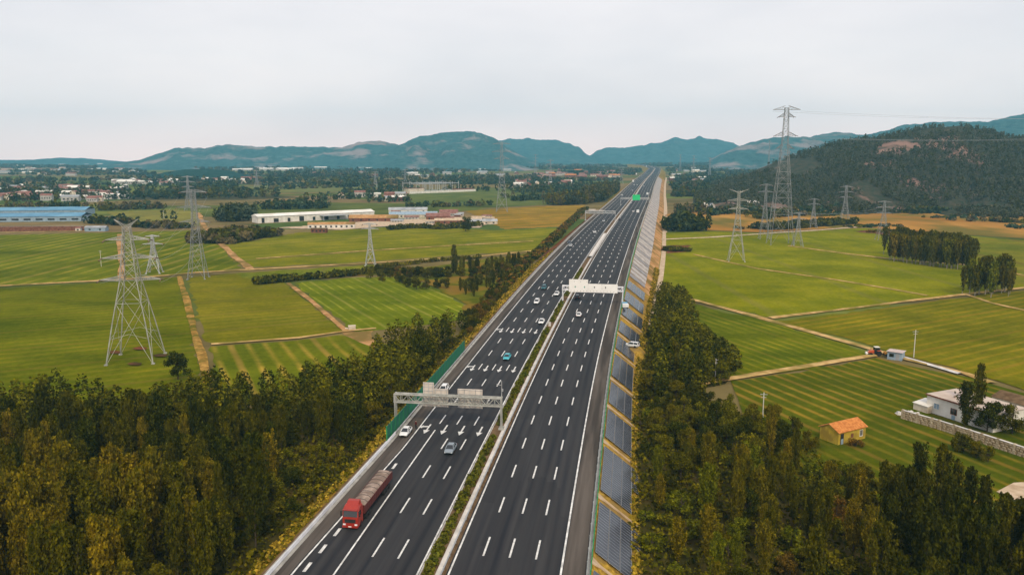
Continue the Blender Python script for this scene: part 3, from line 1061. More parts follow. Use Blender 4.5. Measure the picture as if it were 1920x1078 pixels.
KW = lerp_fn([(0, 0.9), (T_(826), 0.8), (T_(800), 0.1), (TMAX, 0.0)])
bed = tag(ribbon('road_bed', [(lambda t: UL(t) - 1.4, -0.06), (0, -0.04), (UR, -0.06)], 0, TE, M['soil'], 6.0), 'earth base of the motorway between both verges', kind='structure')
ULL = lerp_fn([(0, -20.2), (79, -19.0), (126, -17.0), (TMAX, -16.9)])         # left edge line
ULB = lambda t: min(ULL(t) - 0.05, -16.9)
lc = tag(ribbon('carriageway', [(lambda t: ULL(t) - 0.35, 0.0), (-9, 0.0), (-1.9, 0.0)], 0, TE, M['asphalt'], 6.0), 'left carriageway of fresh dark asphalt with oncoming traffic', kind='structure')
rcg = tag(ribbon('carriageway', [(1.75, 0.0), (9, 0.0), (17.5, 0.0)], 0, TE, M['asphalt'], 6.0), 'right carriageway of fresh dark asphalt leading away', kind='structure')
tag(ribbon('road_shoulder', [(lambda t: UL(t) + 0.55, 0.004), (lambda t: ULL(t) - 0.33, 0.004)], 0, TE, M['shoulder'], 6.0), 'brownish hard shoulder left of the oncoming lanes', kind='structure')
tag(ribbon('road_shoulder', [(17.48, 0.004), (20.7, 0.004)], 0, TE, M['shoulder'], 6.0), 'brownish hard shoulder right of the outgoing lanes', kind='structure')
tag(ribbon('road_kerb', [(lambda t: UL(t) - KW(t) - 0.05, 0.02), (lambda t: UL(t) - KW(t), 0.12), (lambda t: UL(t) + 0.5, 0.12), (lambda t: UL(t) + 0.56, 0.0)], 0, TE, M['concrete'], 5.0), 'pale concrete verge kerb along the left edge of the road', kind='structure')
tag(ribbon('road_kerb', [(20.68, 0.0), (20.72, 0.12), (21.3, 0.12), (21.36, 0.02)], 0, TE, M['concrete'], 5.0), 'concrete verge kerb along the right edge of the road', kind='structure')
# median
md = tag(ribbon('median_strip', [(-1.86, 0.0), (-1.82, 0.13), (0.45, 0.15), (1.5, 0.13), (1.54, 0.0)], 0, TE, M['soil'], 6.0), 'raised earth strip between the carriageways', kind='structure')
tag(ribbon('median_kerb', [(-1.85, 0.15), (-1.6, 0.155)], 0, TE, M['concrete'], 6.0), 'narrow concrete kerb on the left of the median', kind='structure')
tag(ribbon('median_channel', [(0.40, 0.20), (0.52, 0.22), (0.58, 0.15), (1.08, 0.15), (1.14, 0.22), (1.26, 0.20)], 0, TE, M['pale_concrete'], 6.0), 'pale concrete drain channel beside the median hedge', kind='structure')


def line(u, w, ta, tb, mat, label, step=6.0, dz=0.008):
    f = u if callable(u) else (lambda t: u)
    parent = lc if f(150) < 0 else rcg
    return tag(ribbon('edge_line', [(lambda t: f(t) - w / 2, dz), (lambda t: f(t) + w / 2, dz)], ta, tb, mat, step, parent), label)


line(-2.12, 0.26, 0, TE, M['paint'], 'white edge line along the median')
line(2.12, 0.26, 0, TE, M['paint'], 'white edge line along the median')
line(17.25, 0.28, 0, TE, M['paint'], 'white edge line along the shoulder')
line(ULL, 0.26, 0, TE, M['paint'], 'white edge line along the shoulder')
t_solid = T_(812)
line(-13.35, 0.26, 0, t_solid, M['paint'], 'solid white line before the exit lane')
# thick dashes of the exit lane
dash_thick = MB().add([(-0.24, 0, 0), (0.24, 0, 0), (0.24, 2.6, 0), (-0.24, 2.6, 0)], [(0, 1, 2, 3)]).mesh('exit_dash', M['paint'])
for k in range(-6, 8):
    tt = T_(1011) + k * 5.4 - 1.3
    if 60 < tt < T_(870):
        lay(link('exit_dash', dash_thick, lc), tt, ULL(tt) + 1.35, 0.012)
# lane dashes: 14.55 m apart, the nearest ones as parts, the far ones as one piece
dash = MB().add([(-0.14, 0, 0), (0.14, 0, 0), (0.14, 5.9, 0), (-0.14, 5.9, 0)], [(0, 1, 2, 3)]).mesh('lane_dash', M['paint'])
t_first, _ = road_px(1003, 1048)
PER = 14.55
lanes = [(5.9, rcg, t_first), (9.68, rcg, t_first), (13.45, rcg, t_first), (-5.9, lc, road_px(745, 1046.5)[0]), (-9.65, lc, road_px(745, 1046.5)[0]), (-13.35, lc, road_px(745, 1046.5)[0])]
arrow_rows = [T_(820), T_(700), T_(627)]
far_dash = {lc: MB(), rcg: MB()}
count = {lc: 0, rcg: 0}
todo = []
for u, par, tf in lanes:
    for k in range(-4, 150):
        tt = tf + k * PER
        if tt < 5 or tt > TE - 20 or (u == -13.35 and tt < t_solid):
            continue
        todo.append((tt, u, par))
todo.sort(key=lambda q: q[0])
for tt, u, par in todo:
    if count[par] < 130:
        count[par] += 1
        lay(link('lane_dash', dash, par), tt, u, 0.015)
    else:
        far_dash[par].add([rw(tt, u - 0.17, 0.03), rw(tt, u + 0.17, 0.03), rw(tt + 5.9, u + 0.17, 0.03), rw(tt + 5.9, u - 0.17, 0.03)], [(0, 1, 2, 3)])
for par, b in far_dash.items():
    tag(b.build('far_lane_dash', M['paint'], par), 'far white lane dashes', kind='stuff')
# arrows: they point along the traffic, that is towards -t
def arrow_mesh(turn):
    b = MB()
    L_ = 6.0
    b.add([(-0.14, 2.2, 0), (0.14, 2.2, 0), (0.14, L_, 0), (-0.14, L_, 0)], [(0, 1, 2, 3)])
    b.add([(0, 0, 0), (0.55, 2.3, 0), (-0.55, 2.3, 0)], [(0, 1, 2)])
    if turn:
        b.add([(-0.14, 4.2, 0), (-0.14, 4.9, 0), (-1.05, 4.6, 0), (-1.05, 3.9, 0)], [(0, 1, 2, 3)])
        b.add([(-1.0, 3.3, 0), (-1.0, 5.2, 0), (-1.75, 3.9, 0)], [(0, 1, 2)])
    return b.mesh('direction_arrow', M['paint'])


ar_s, ar_t = arrow_mesh(False), arrow_mesh(True)
for tt in arrow_rows:
    for u, me in ((-4.0, ar_s), (-7.8, ar_s), (-11.5, ar_s), (-15.1, ar_t)):
        o = lay(link('direction_arrow', me, lc), tt, u, 0.02)
        o.scale = (1.25, 1.0, 1.0)

# ------------------------------------------------------------------ hedge of the median
def leaf_blob(n, rad, size, seed, flat=0.35, base=0.0):
    rng = np.random.default_rng(seed)
    d = rng.normal(size=(n, 3))
    d /= np.linalg.norm(d, axis=1, keepdims=True)
    r = rng.uniform(0.55, 1.0, size=(n, 1)) ** 0.5
    P = d * r * np.array(rad)
    P[:, 2] = np.abs(P[:, 2]) * (1) + base
    N = d + rng.normal(size=(n, 3)) * 0.55 + np.array([0, 0, flat])
    return quads_at(P, N, size * rng.uniform(0.6, 1.3, size=n), 1.0, rng)


bush_me = []
for s_ in range(4):
    V, F = leaf_blob(90, (0.85, 1.0, 1.15), 0.42, 100 + s_)
    bush_me.append(np_mesh('hedge_bush', V, F, L['hedge']))
hedges = [(30, T_(823), 'clipped green median hedge nearest the camera'), (T_(797), T_(618), 'green median hedge running on behind the near gantry'),
          (T_(604), T_(568), 'short green median hedge before the white signs'), (T_(556), T_(505), 'green median hedge behind the white lane signs')]
for ta, tb, lab in hedges:
    h = thing('median_hedge', lab, 'hedge', rw(ta, -0.62, 0.15), 0, 'hedges of the median')
    k = 0
    tt = ta
    while tt < tb:
        p = rw(tt, -0.62 + random.uniform(-0.15, 0.15), 0.1) - Vector(h.location)
        o = link('bush', bush_me[k % 4], h, p, random.uniform(0, 6.28))
        s_ = random.uniform(0.75, 1.15)
        o.scale = (s_ * random.uniform(0.8, 1.05), s_, s_ * random.uniform(0.8, 1.15))
        k += 1
        tt += 1.2 * random.uniform(0.85, 1.25) * (1.9 if random.random() < 0.03 else 1)
cab = tag(MB().box((0, 0, 0.55), (0.7, 0.9, 1.1)).box((0, 0, 1.13), (0.8, 1.0, 0.06)).build('roadside_cabinet', M['pale_concrete'], None, rw(T_(612), -0.6, 0.15), rz_at(T_(612))),
          'small pale cabinet in the gap of the median hedge', 'cabinet')

# ------------------------------------------------------------------ guardrails, fence, green wall
def guardrail(label, u, ta, tb, mat, post_mat, h=0.75, waves=1, post_step=4.0, group='guardrails of the motorway'):
    f = u if callable(u) else (lambda t: u)
    root = thing('guardrail', label, 'guardrail', rw(ta, f(ta), 0.0), 0, group)
    o = Vector(root.location)
    n = max(2, int((tb - ta) / 6.0))
    for w in range(waves):
        zc = h - w * 0.36
        prof = [(-0.04, zc - 0.16), (0.04, zc - 0.10), (-0.03, zc), (0.04, zc + 0.10), (-0.04, zc + 0.16), (-0.10, zc + 0.10), (-0.10, zc - 0.10)]
        b = MB()
        b.loft([[rw(t, f(t) + a, c) - o for a, c in prof] for t in np.linspace(ta, tb, n)])
        b.build('rail', mat, root)
    p = MB()
    t = ta
    while t < tb:
        q = rw(t, f(t) - 0.12, 0) - o
        p.box((q.x, q.y, q.z + (h + 0.1) / 2), (0.13, 0.13, h + 0.1), rz_at(t))
        t += post_step if t < 400 else post_step * 3
    tag(p.build('posts', post_mat, root), kind='stuff')
    return root


guardrail('white double guardrail left of the exit lane', lambda t: UL(t) + 0.15, 0, T_(826), M['white_rail'], M['galv'], 0.8, 2, 3.0)
guardrail('pale guardrail along the left edge beyond the green wall', lambda t: UL(t) + 0.15, T_(826), T_(330), M['galv'], M['galv'], 0.75, 1)
guardrail('pale guardrail in front of the solar slope', 20.85, 0, T_(330), M['galv'], M['galv'], 0.75, 1)
guardrail('pale guardrail beside the drain channel of the median', 1.42, 0, T_(470), M['galv'], M['galv'], 0.75, 1)
guardrail('pale guardrail on the left of the far median', -1.75, T_(500), T_(335), M['galv'], M['galv'], 0.75, 1)
guardrail('pale guardrail on the right of the far median', 1.75, T_(470), T_(335), M['galv'], M['galv'], 0.75, 1)

# pale concrete barrier of the far median
tag(ribbon('concrete_barrier', [(-1.1, 0.1), (-0.85, 0.9), (0.95, 0.9), (1.2, 0.1)], T_(484), T_(440), M['pale_concrete'], 6.0), 'pale concrete median barrier beyond the white lane signs', 'barrier')

fence = thing('mesh_fence', 'long green wire fence along the top of the solar slope', 'fence', rw(5, UR - 0.05, 0.1), 0)
fo = Vector(fence.location)
pn = MB()
PW = 3.0
for z_ in (0.15, 0.45, 0.75, 1.05, 1.35):
    pn.box((0, PW / 2, z_), (0.06, PW - 0.1, 0.09))
for k in range(10):
    pn.box((0, 0.2 + k * (PW - 0.4) / 9, 0.75), (0.04, 0.06, 1.3))
fence_me = pn.mesh('fence_panel', M['green_rail'])
post_me = MB().box((0, 0, 0.8), (0.12, 0.12, 1.6)).mesh('fence_post', M['green_rail'])
far_f = MB()
t = 5.0
k = 0
while t < T_(430):
    p = rw(t, UR - 0.05, 0.08) - fo
    dz = (rw(t + PW, UR, 0).z - rw(t, UR, 0).z)
    if k < 110:
        link('fence_panel', fence_me, fence, p, rz_at(t))
        link('fence_post', post_me, fence, p, rz_at(t))
    else:
        q = rw(t + PW, UR - 0.05, 0.08) - fo
        for z_ in (0.3, 0.8, 1.3):
            far_f.beam(p + Vector((0, 0, z_)), q + Vector((0, 0, z_)), 0.10)
        far_f.box((p.x, p.y, p.z + 0.75), (0.14, 0.14, 1.5))
    t += PW
    k += 1
tag(far_f.build('far_fence_panel', M['green_rail'], fence), kind='stuff')

wt0, wt1 = road_px(734, 828)[0], road_px(869, 659)[0]
wall = thing('sound_wall', 'dark green sound wall behind the left guardrail at the near gantry', 'wall', rw(wt0, UL(wt0) - 0.6, 0.1), 0)
wo = Vector(wall.location)
pw = MB().box((0, 1.46, 1.5), (0.12, 2.86, 2.9))
for z_ in (0.4, 0.9, 1.4, 1.9, 2.4):
    pw.box((0.075, 1.46, z_), (0.03, 2.7, 0.10))
pw_me = pw.mesh('wall_panel', M['green_wall'])
pp_me = MB().box((0, 0, 1.55), (0.22, 0.18, 3.1)).mesh('wall_post', M['green_rail'])
t = wt0
while t < wt1:
    p = rw(t, UL(t) - 0.6, 0.1) - wo
    link('wall_panel', pw_me, wall, p, rz_at(t + 1.5))
    link('wall_post', pp_me, wall, p, rz_at(t))
    t += 3.0

# ------------------------------------------------------------------ solar arrays on the slope
ANG = math.atan(1 / SLOPE)
panel = MB().box((0, 0, 0), (2.14, 0.93, 0.05))
panel.cur = 1
panel.add([(-1.03, -0.44, 0.029), (1.03, -0.44, 0.029), (1.03, 0.44, 0.029), (-1.03, 0.44, 0.029)], [(0, 1, 2, 3)])
panel_me = panel.mesh('solar_panel', [M['pv_frame'], M['pv_glass']])
rail_me = {}
starts = [T_(1190), road_px(1109, 1052)[0], road_px(1121, 930)[0], road_px(1128.5, 827)[0], road_px(1135, 760.5)[0], road_px(1140, 709)[0], road_px(1149, 656.5)[0], road_px(1152.7, 624)[0]]
while starts[-1] < T_(520):
    starts.append(starts[-1] + 25.0)
words = ['nearest solar array at the bottom edge of the picture', 'large near solar array with a short fourth column', 'solar array with a golden gap at its lower corner', 'third full solar array going up the slope',
         'solar array level with the oncoming grey car', 'solar array level with the near gantry', 'short solar array beside the parked white car on the slope']
chute_labels = []
n_arr = 0
for i in range(len(starts) - 1):
    ta, tb = starts[i] + 2.6, starts[i + 1] - 2.3
    if 5 < i < 8 and i == 7:
        tb -= 3
    rows = max(4, int((tb - ta) / 0.97))
    z = zt((ta + tb) / 2)
    cols = 3 if z < 6 else 4
    lab = words[i] if i < len(words) else 'pale far solar array number %s up the slope' % ['', 'one', 'two', 'three', 'four', 'five', 'six', 'seven', 'eight', 'nine', 'ten'][i - len(words) + 1]
    if i >= len(words):
        lab = (['solar array just above the parked white car on the slope', 'second solar array above the parked white car on the slope', 'third solar array above the parked white car on the slope', 'solar array beside the small truck with the blue cab', 'solar array level with the white lane signs', 'last solar array before the pale ribbed slabs'] + ['far solar array on the slope'] * 9)[i - len(words)]
    arr = thing('solar_array', lab, 'solar panels', rw(ta, UR + 0.5, 0.0), rz_at((ta + tb) / 2), 'solar arrays on the embankment')
    near = i < 5
    st = MB()
    for c in range(cols + 1):
        rr = rows
        r0 = 0
        if c == cols:
            if not (near and i in (1, 2)):
                continue
            r0, rr = (rows // 2 + 2, rows)
            if i == 2:
                r0 = rows // 2
        d = 0.35 + 1.09 + c * 2.24
        for r in range(r0, rr):
            lx, lz = d * math.cos(ANG) - 0.5, -d * math.sin(ANG) + 0.38
            ly = 0.5 + r * 0.97
            if near:
                o = link('solar_panel', panel_me, arr, (lx, ly, lz), 0)
                o.rotation_euler = (random.uniform(-0.006, 0.006), ANG + random.uniform(-0.01, 0.01), 0)
            else:
                ca, sa = math.cos(ANG), math.sin(ANG)
                st.cur = 0
                st.add([(lx + x * ca, ly + y, lz - x * sa) for x, y in ((-1.07, -0.465), (1.07, -0.465), (1.07, 0.465), (-1.07, 0.465))], [(0, 1, 2, 3)])
                st.cur = 1
                st.add([(lx + x * ca + 0.02, ly + y, lz - x * sa + 0.03) for x, y in ((-1.03, -0.43), (1.03, -0.43), (1.03, 0.43), (-1.03, 0.43))], [(0, 1, 2, 3)])
    if not near:
        st.build('solar_panel', [M['pv_frame'], M['pv_glass']], arr)['kind'] = 'stuff'
    rm = MB()
    for q in (0.9, 2.9, 5.0, 7.0):
        rm.box((q * math.cos(ANG) - 0.5, rows * 0.485, -q * math.sin(ANG) + 0.25), (0.08, rows * 0.97, 0.08))
    rm.build('mounting_rail', M['pv_frame'], arr)
# concrete chutes down the grass gaps
for i, ts_ in enumerate(starts[1:9]):
    b = MB()
    zz = zt(ts_)
    ln = (zz + 0.2) / math.sin(ANG)
    prof = [(-0.55, 0.18), (-0.42, 0.20), (-0.34, 0.02), (0.34, 0.02), (0.42, 0.20), (0.55, 0.18), (0.55, -0.1), (-0.55, -0.1)]
    rings = []
    for q, wd in ((-0.5, 1.5), (0.4, 1.2), (1.3, 0.5), (ln * 0.5, 0.34), (ln, 0.34)):
        rings.append([(q * math.cos(ANG), y * wd, -q * math.sin(ANG) + z_ + 0.05) for y, z_ in prof])
    b.loft(rings)
    o = b.build('drain_chute', M['bare_dirt'], None, rw(ts_, UR + 0.1, 0.0), rz_at(ts_), fix=True)
    tag(o, ['pale flared concrete drain chute nearest the camera on the right slope', 'concrete drain chute below the second near solar array', 'concrete drain chute between the gapped array and the third array', 'concrete drain chute level with the grey car',
            'concrete drain chute level with the near gantry', 'concrete drain chute halfway up the panelled slope', 'concrete drain chute just below the parked white car on the slope', 'concrete drain chute above the parked white car on the slope'][i], 'drain chute', 'drain chutes on the slope')
# ribbed pale slabs that continue up the slope
slab_t = MB()
t = T_(515)
slab_me = None
slab_root = thing('slope_paving', 'pale ribbed slab facing on the far right embankment side', 'slope paving', rw(t, UR + 0.3, 0), 0)
so = Vector(slab_root.location)
k = 0
sm = MB()
while t < T_(332):
    stp = 10.0
    top = rw(t, UR + 0.3, 0.02) - so
    dn = 0.58 * (zt(t) + 0.3)
    e1, e2 = rw(t + stp - 2.6, UR + 0.3, 0.02) - so, rw(t + stp - 2.6, UR + 0.3 + dn * SLOPE, 0.02 - dn) - so
    e3 = rw(t, UR + 0.3 + dn * SLOPE, 0.02 - dn) - so
    nb = MB()
    up = Vector((0.1, 0, 0.22))
    nb.add([top, e3, e2, e1, top + up, e3 + up, e2 + up, e1 + up], [(4, 5, 6, 7), (0, 1, 5, 4), (1, 2, 6, 5), (2, 3, 7, 6), (3, 0, 4, 7)])
    nb.build('slab', M['slab_slope'] if k % 3 else M['slab_grey'], slab_root, fix=True)
    t += stp
    k += 1

# ------------------------------------------------------------------ hills
def vnoise(x, y, seed=0):
    xi, yi = np.floor(x).astype(int), np.floor(y).astype(int)
    xf, yf = x - xi, y - yi

    def h(a, b):
        v = np.sin(a * 127.1 + b * 311.7 + seed * 74.7) * 43758.5453
        return v - np.floor(v)
    u, v = xf * xf * (3 - 2 * xf), yf * yf * (3 - 2 * yf)
    return (h(xi, yi) * (1 - u) + h(xi + 1, yi) * u) * (1 - v) + (h(xi, yi + 1) * (1 - u) + h(xi + 1, yi + 1) * u) * v


def fbm(x, y, seed=0, octv=5):
    s, a, t = 0, 0.5, 0
    for i in range(octv):
        s = s + a * vnoise(x * 2 ** i, y * 2 ** i, seed + i)
        t += a
        a *= 0.5
    return s / t


def hill_mat(name, trees, trees2, rock, rock_at, scale, stretch=2.2, rough_w=0.08):
    m, n, l, b = nodes_of(name)
    b.inputs['Roughness'].default_value = 0.95
    b.inputs['Specular IOR Level'].default_value = 0.0
    tc = n.new('ShaderNodeTexCoord')
    mp = n.new('ShaderNodeMapping')
    mp.inputs['Scale'].default_value = (scale, scale * 0.6, scale * stretch)
    l.new(tc.outputs['Object'], mp.inputs[0])
    a = n.new('ShaderNodeTexNoise')
    a.inputs['Scale'].default_value = 1
    a.inputs['Detail'].default_value = 9
    a.inputs['Roughness'].default_value = 0.62
    l.new(mp.outputs[0], a.inputs['Vector'])
    c = n.new('ShaderNodeTexNoise')
    c.inputs['Scale'].default_value = 9
    c.inputs['Detail'].default_value = 6
    c.inputs['Roughness'].default_value = 0.7
    l.new(mp.outputs[0], c.inputs['Vector'])
    r1 = n.new('ShaderNodeValToRGB')
    r1.color_ramp.elements[0].position = 0.35
    r1.color_ramp.elements[1].position = 0.65
    r1.color_ramp.elements[0].color = rgba(trees)
    r1.color_ramp.elements[1].color = rgba(trees2)
    l.new(c.outputs['Fac'], r1.inputs[0])
    r2 = n.new('ShaderNodeValToRGB')
    r2.color_ramp.elements[0].position = rock_at
    r2.color_ramp.elements[1].position = rock_at + rough_w
    l.new(a.outputs['Fac'], r2.inputs[0])
    mx = n.new('ShaderNodeMixRGB')
    l.new(r2.outputs[0], mx.inputs[0])
    l.new(r1.outputs[0], mx.inputs[1])
    mx.inputs[2].default_value = rgba(rock)
    l.new(mx.outputs[0], b.inputs['Base Color'])
    bp = n.new('ShaderNodeBump')
    bp.inputs['Strength'].default_value = 0.7
    bp.inputs['Distance'].default_value = 0.09 / scale
    l.new(c.outputs['Fac'], bp.inputs['Height'])
    l.new(bp.outputs[0], b.inputs['Normal'])
    return m


def hill(label, sil, dfoot, dridge, dback, mat, seed, rows=44, spur=0.45, foot_var=0.0, step=4.0, power=1.25, name='hill'):
    """a ridge whose crest line, dridge metres away, rises to the silhouette; the ground falls to the plain before and behind it"""
    xs = np.arange(sil[0][0], sil[-1][0] + 0.1, step)
    ys = np.interp(xs, [p[0] for p in sil], [p[1] for p in sil])
    ys = ys - (fbm(xs / 11.0, xs * 0, seed + 40, 4) - 0.5) * 5.0 * np.clip((YH + 20 - ys) / 30, 0, 1)
    ax, bx = (xs - CXP) / FPX, (ys - CYP) / FPX
    hy, hz = CP - bx * SP, -SP - bx * CP
    hd = np.sqrt(ax ** 2 + hy ** 2)
    hr = np.maximum(CAMZ + hz / hd * dridge, 2.0)
    ux, uy = ax / hd, hy / hd
    nf = int(rows * 0.75)
    V = []
    for r in range(rows):
        if r <= nf:
            f = r / nf
            dist = dfoot + (dridge - dfoot) * f + foot_var * (fbm(xs / 60.0, xs * 0, seed + 9) - 0.5) * (1 - f)
            k = f ** power * (3 - 2 * f) / 1.0 if power > 1 else f
            k = f * f * (3 - 2 * f) * 0.45 + f ** power * 0.55
            z = hr * k
            X, Y = ux * dist, uy * dist
            w = np.sin(math.pi * f) ** 0.8
            rid = 1 - np.abs(2 * fbm(X / 170.0 + seed, Y / 700.0, seed + 3, 5) - 1)
            z = z + hr * spur * (rid - 0.72) * w
        else:
            f = (r - nf) / (rows - 1 - nf)
            dist = np.full_like(xs, dridge + (dback - dridge) * f)
            X, Y = ux * dist, uy * dist
            z = hr * (1 - f) ** 1.4
        if r == 0:
            z = z * 0 - 3
        if r == rows - 1:
            z = z * 0 - 3
        V.append(np.stack([X, Y, z], 1))
    V = np.concatenate(V)
    n = len(xs)
    i, j = np.meshgrid(np.arange(rows - 1), np.arange(n - 1), indexing='ij')
    a = (i * n + j).ravel()
    F = np.stack([a, a + 1, a + n + 1, a + n], 1)
    o = link(name, np_mesh(name, V, F, mat, smooth=True))
    tag(o, label, kind='structure')
    return V.reshape(rows, n, 3)


HM_FAR = hill_mat('far_forested_hill_hazed', (0.022, 0.085, 0.095), (0.075, 0.155, 0.155), (0.30, 0.25, 0.245), 0.53, 1 / 240.0, 3.0, 0.10)  # forest tones lightened and blued: distance haze put into the base colour
HM_FAR2 = hill_mat('farthest_hill_hazed', (0.030, 0.105, 0.120), (0.07, 0.155, 0.165), (0.24, 0.21, 0.21), 0.60, 1 / 500.0, 3.0, 0.12)  # base tones carry painted blue haze on top of the air volume
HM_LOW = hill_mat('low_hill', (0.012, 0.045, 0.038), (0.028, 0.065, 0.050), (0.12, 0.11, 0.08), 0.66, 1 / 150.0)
HM_NEAR = hill_mat('near_pine_hill', (0.030, 0.045, 0.026), (0.085, 0.070, 0.045), (0.30, 0.18, 0.14), 0.54, 1 / 75.0, 1.8)
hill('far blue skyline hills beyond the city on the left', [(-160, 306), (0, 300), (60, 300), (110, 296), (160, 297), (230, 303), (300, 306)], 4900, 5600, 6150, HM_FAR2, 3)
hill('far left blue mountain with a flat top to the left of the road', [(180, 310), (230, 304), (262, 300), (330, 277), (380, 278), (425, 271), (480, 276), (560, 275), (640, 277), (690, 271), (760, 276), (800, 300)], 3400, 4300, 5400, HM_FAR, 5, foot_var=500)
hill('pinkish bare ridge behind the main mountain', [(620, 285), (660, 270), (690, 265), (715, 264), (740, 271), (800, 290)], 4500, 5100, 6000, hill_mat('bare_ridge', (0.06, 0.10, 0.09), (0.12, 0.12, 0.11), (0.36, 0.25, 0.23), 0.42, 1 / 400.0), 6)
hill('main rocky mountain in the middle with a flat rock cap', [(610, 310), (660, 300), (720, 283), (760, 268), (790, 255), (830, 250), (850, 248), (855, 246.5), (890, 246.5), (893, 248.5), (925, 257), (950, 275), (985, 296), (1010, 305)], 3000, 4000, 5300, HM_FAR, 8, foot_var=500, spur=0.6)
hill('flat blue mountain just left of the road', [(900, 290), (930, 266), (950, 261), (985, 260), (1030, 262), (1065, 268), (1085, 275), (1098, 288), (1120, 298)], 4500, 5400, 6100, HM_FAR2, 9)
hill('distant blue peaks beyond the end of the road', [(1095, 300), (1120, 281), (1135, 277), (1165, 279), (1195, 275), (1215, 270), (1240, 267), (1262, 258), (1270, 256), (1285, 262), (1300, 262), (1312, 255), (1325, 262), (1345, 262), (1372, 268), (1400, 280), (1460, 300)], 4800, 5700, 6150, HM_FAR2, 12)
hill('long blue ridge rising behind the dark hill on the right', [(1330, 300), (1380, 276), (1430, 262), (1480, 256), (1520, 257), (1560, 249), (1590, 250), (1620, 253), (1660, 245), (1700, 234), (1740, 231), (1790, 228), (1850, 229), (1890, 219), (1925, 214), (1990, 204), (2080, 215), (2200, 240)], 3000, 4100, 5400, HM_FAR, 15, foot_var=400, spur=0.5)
hill('low dark wooded rise in the left plain', [(270, 333), (310, 323), (345, 318), (390, 317), (430, 320), (455, 327), (470, 333)], 2000, 2300, 2700, HM_LOW, 17, rows=24)
NEAR = hill('dark pine covered hill on the right with a bare rocky top', [(1300, 362), (1340, 346), (1400, 326), (1450, 306), (1500, 288), (1560, 270), (1610, 261), (1650, 257), (1700, 246), (1745, 239), (1800, 237), (1840, 243), (1880, 254), (1920, 263), (1990, 280), (2100, 310), (2220, 345)],
            930, 1450, 2100, HM_NEAR, 21, rows=64, spur=0.22, foot_var=160, step=3.0)

# ------------------------------------------------------------------ plants
def tube_np(p, q, r0, r1, n=5):
    p, q = np.array(p, float), np.array(q, float)
    d = q - p
    d /= np.linalg.norm(d) + 1e-9
    a = np.cross(d, [0.3, 0.9, 0.2])
    a /= np.linalg.norm(a)
    b = np.cross(d, a)
    t = np.arange(n) * 2 * math.pi / n
    ring = np.cos(t)[:, None] * a + np.sin(t)[:, None] * b
    V = np.concatenate([p + ring * r0, q + ring * r1])
    i = np.arange(n)
    return V, np.stack([i, (i + 1) % n, n + (i + 1) % n, n + i], 1)


def join_np(parts):
    V, F, o = [], [], 0
    for v, f in parts:
        V.append(v)
        F.append(f + o)
        o += len(v)
    return np.concatenate(V), np.concatenate(F)


def poplar_np(seed, H=13.0, Rr=2.2, nb=60, lpb=38, size=0.42, low=0.10):
    """upright feathery poplar: steep plumes, each a spindle of narrow leaf sprays lying along it"""
    rng = np.random.default_rng(seed)
    P, N, A, tr = [], [], [], [tube_np((0, 0, 0), (0, 0, H * 0.5), 0.17, 0.11), tube_np((0, 0, H * 0.5), (0.1, 0, H * 0.9), 0.11, 0.03)]
    for b in range(nb):
        f = low + (0.90 - low) * rng.uniform() ** 0.9
        hb = H * f
        az = rng.uniform(0, 2 * math.pi)
        prof = min(1.0, (f - low) * 3.5 + 0.55) * (1 - max(0, (f - 0.22) / 0.78) ** 1.2 * 0.82)
        out = Rr * prof * rng.uniform(0.15, 1.2)
        up = out * rng.uniform(1.4, 3.6) + rng.uniform(0.8, 1.8)
        tip = np.array([math.cos(az) * out, math.sin(az) * out, min(hb + up, H * rng.uniform(0.96, 1.06))])
        root = np.array([math.cos(az) * out * 0.25, math.sin(az) * out * 0.25, hb])
        s = rng.uniform(0.08, 1.0, size=(lpb, 1)) ** 0.75
        sp = (0.05 + 0.20 * np.sin(np.clip(s * 0.94, 0, 1) * math.pi) ** 0.8) * (0.55 + 0.22 * Rr)
        p = root + (tip - root) * s + rng.normal(size=(lpb, 3)) * sp * np.array([1, 1, 0.8])
        P.append(p)
        dirn = (tip - root) / (np.linalg.norm(tip - root) + 1e-6)
        N.append(rng.normal(size=(lpb, 3)) * np.array([1, 1, 0.55]) + np.array([math.cos(az), math.sin(az), 0.3]) * 0.6)
        A.append(np.repeat(dirn[None] + np.array([0, 0, 0.5]), lpb, 0))
        if b % 6 == 0:
            tr.append(tube_np((0, 0, hb * 0.95), root + (tip - root) * 0.8, 0.05, 0.02, 4))
    P, N, A = np.concatenate(P), np.concatenate(N), np.concatenate(A)
    P[:, 2] = np.maximum(P[:, 2], 0.4)
    return quads_at(P, N, size * rng.uniform(0.55, 1.35, size=len(P)), 1.9, rng, A), join_np(tr)


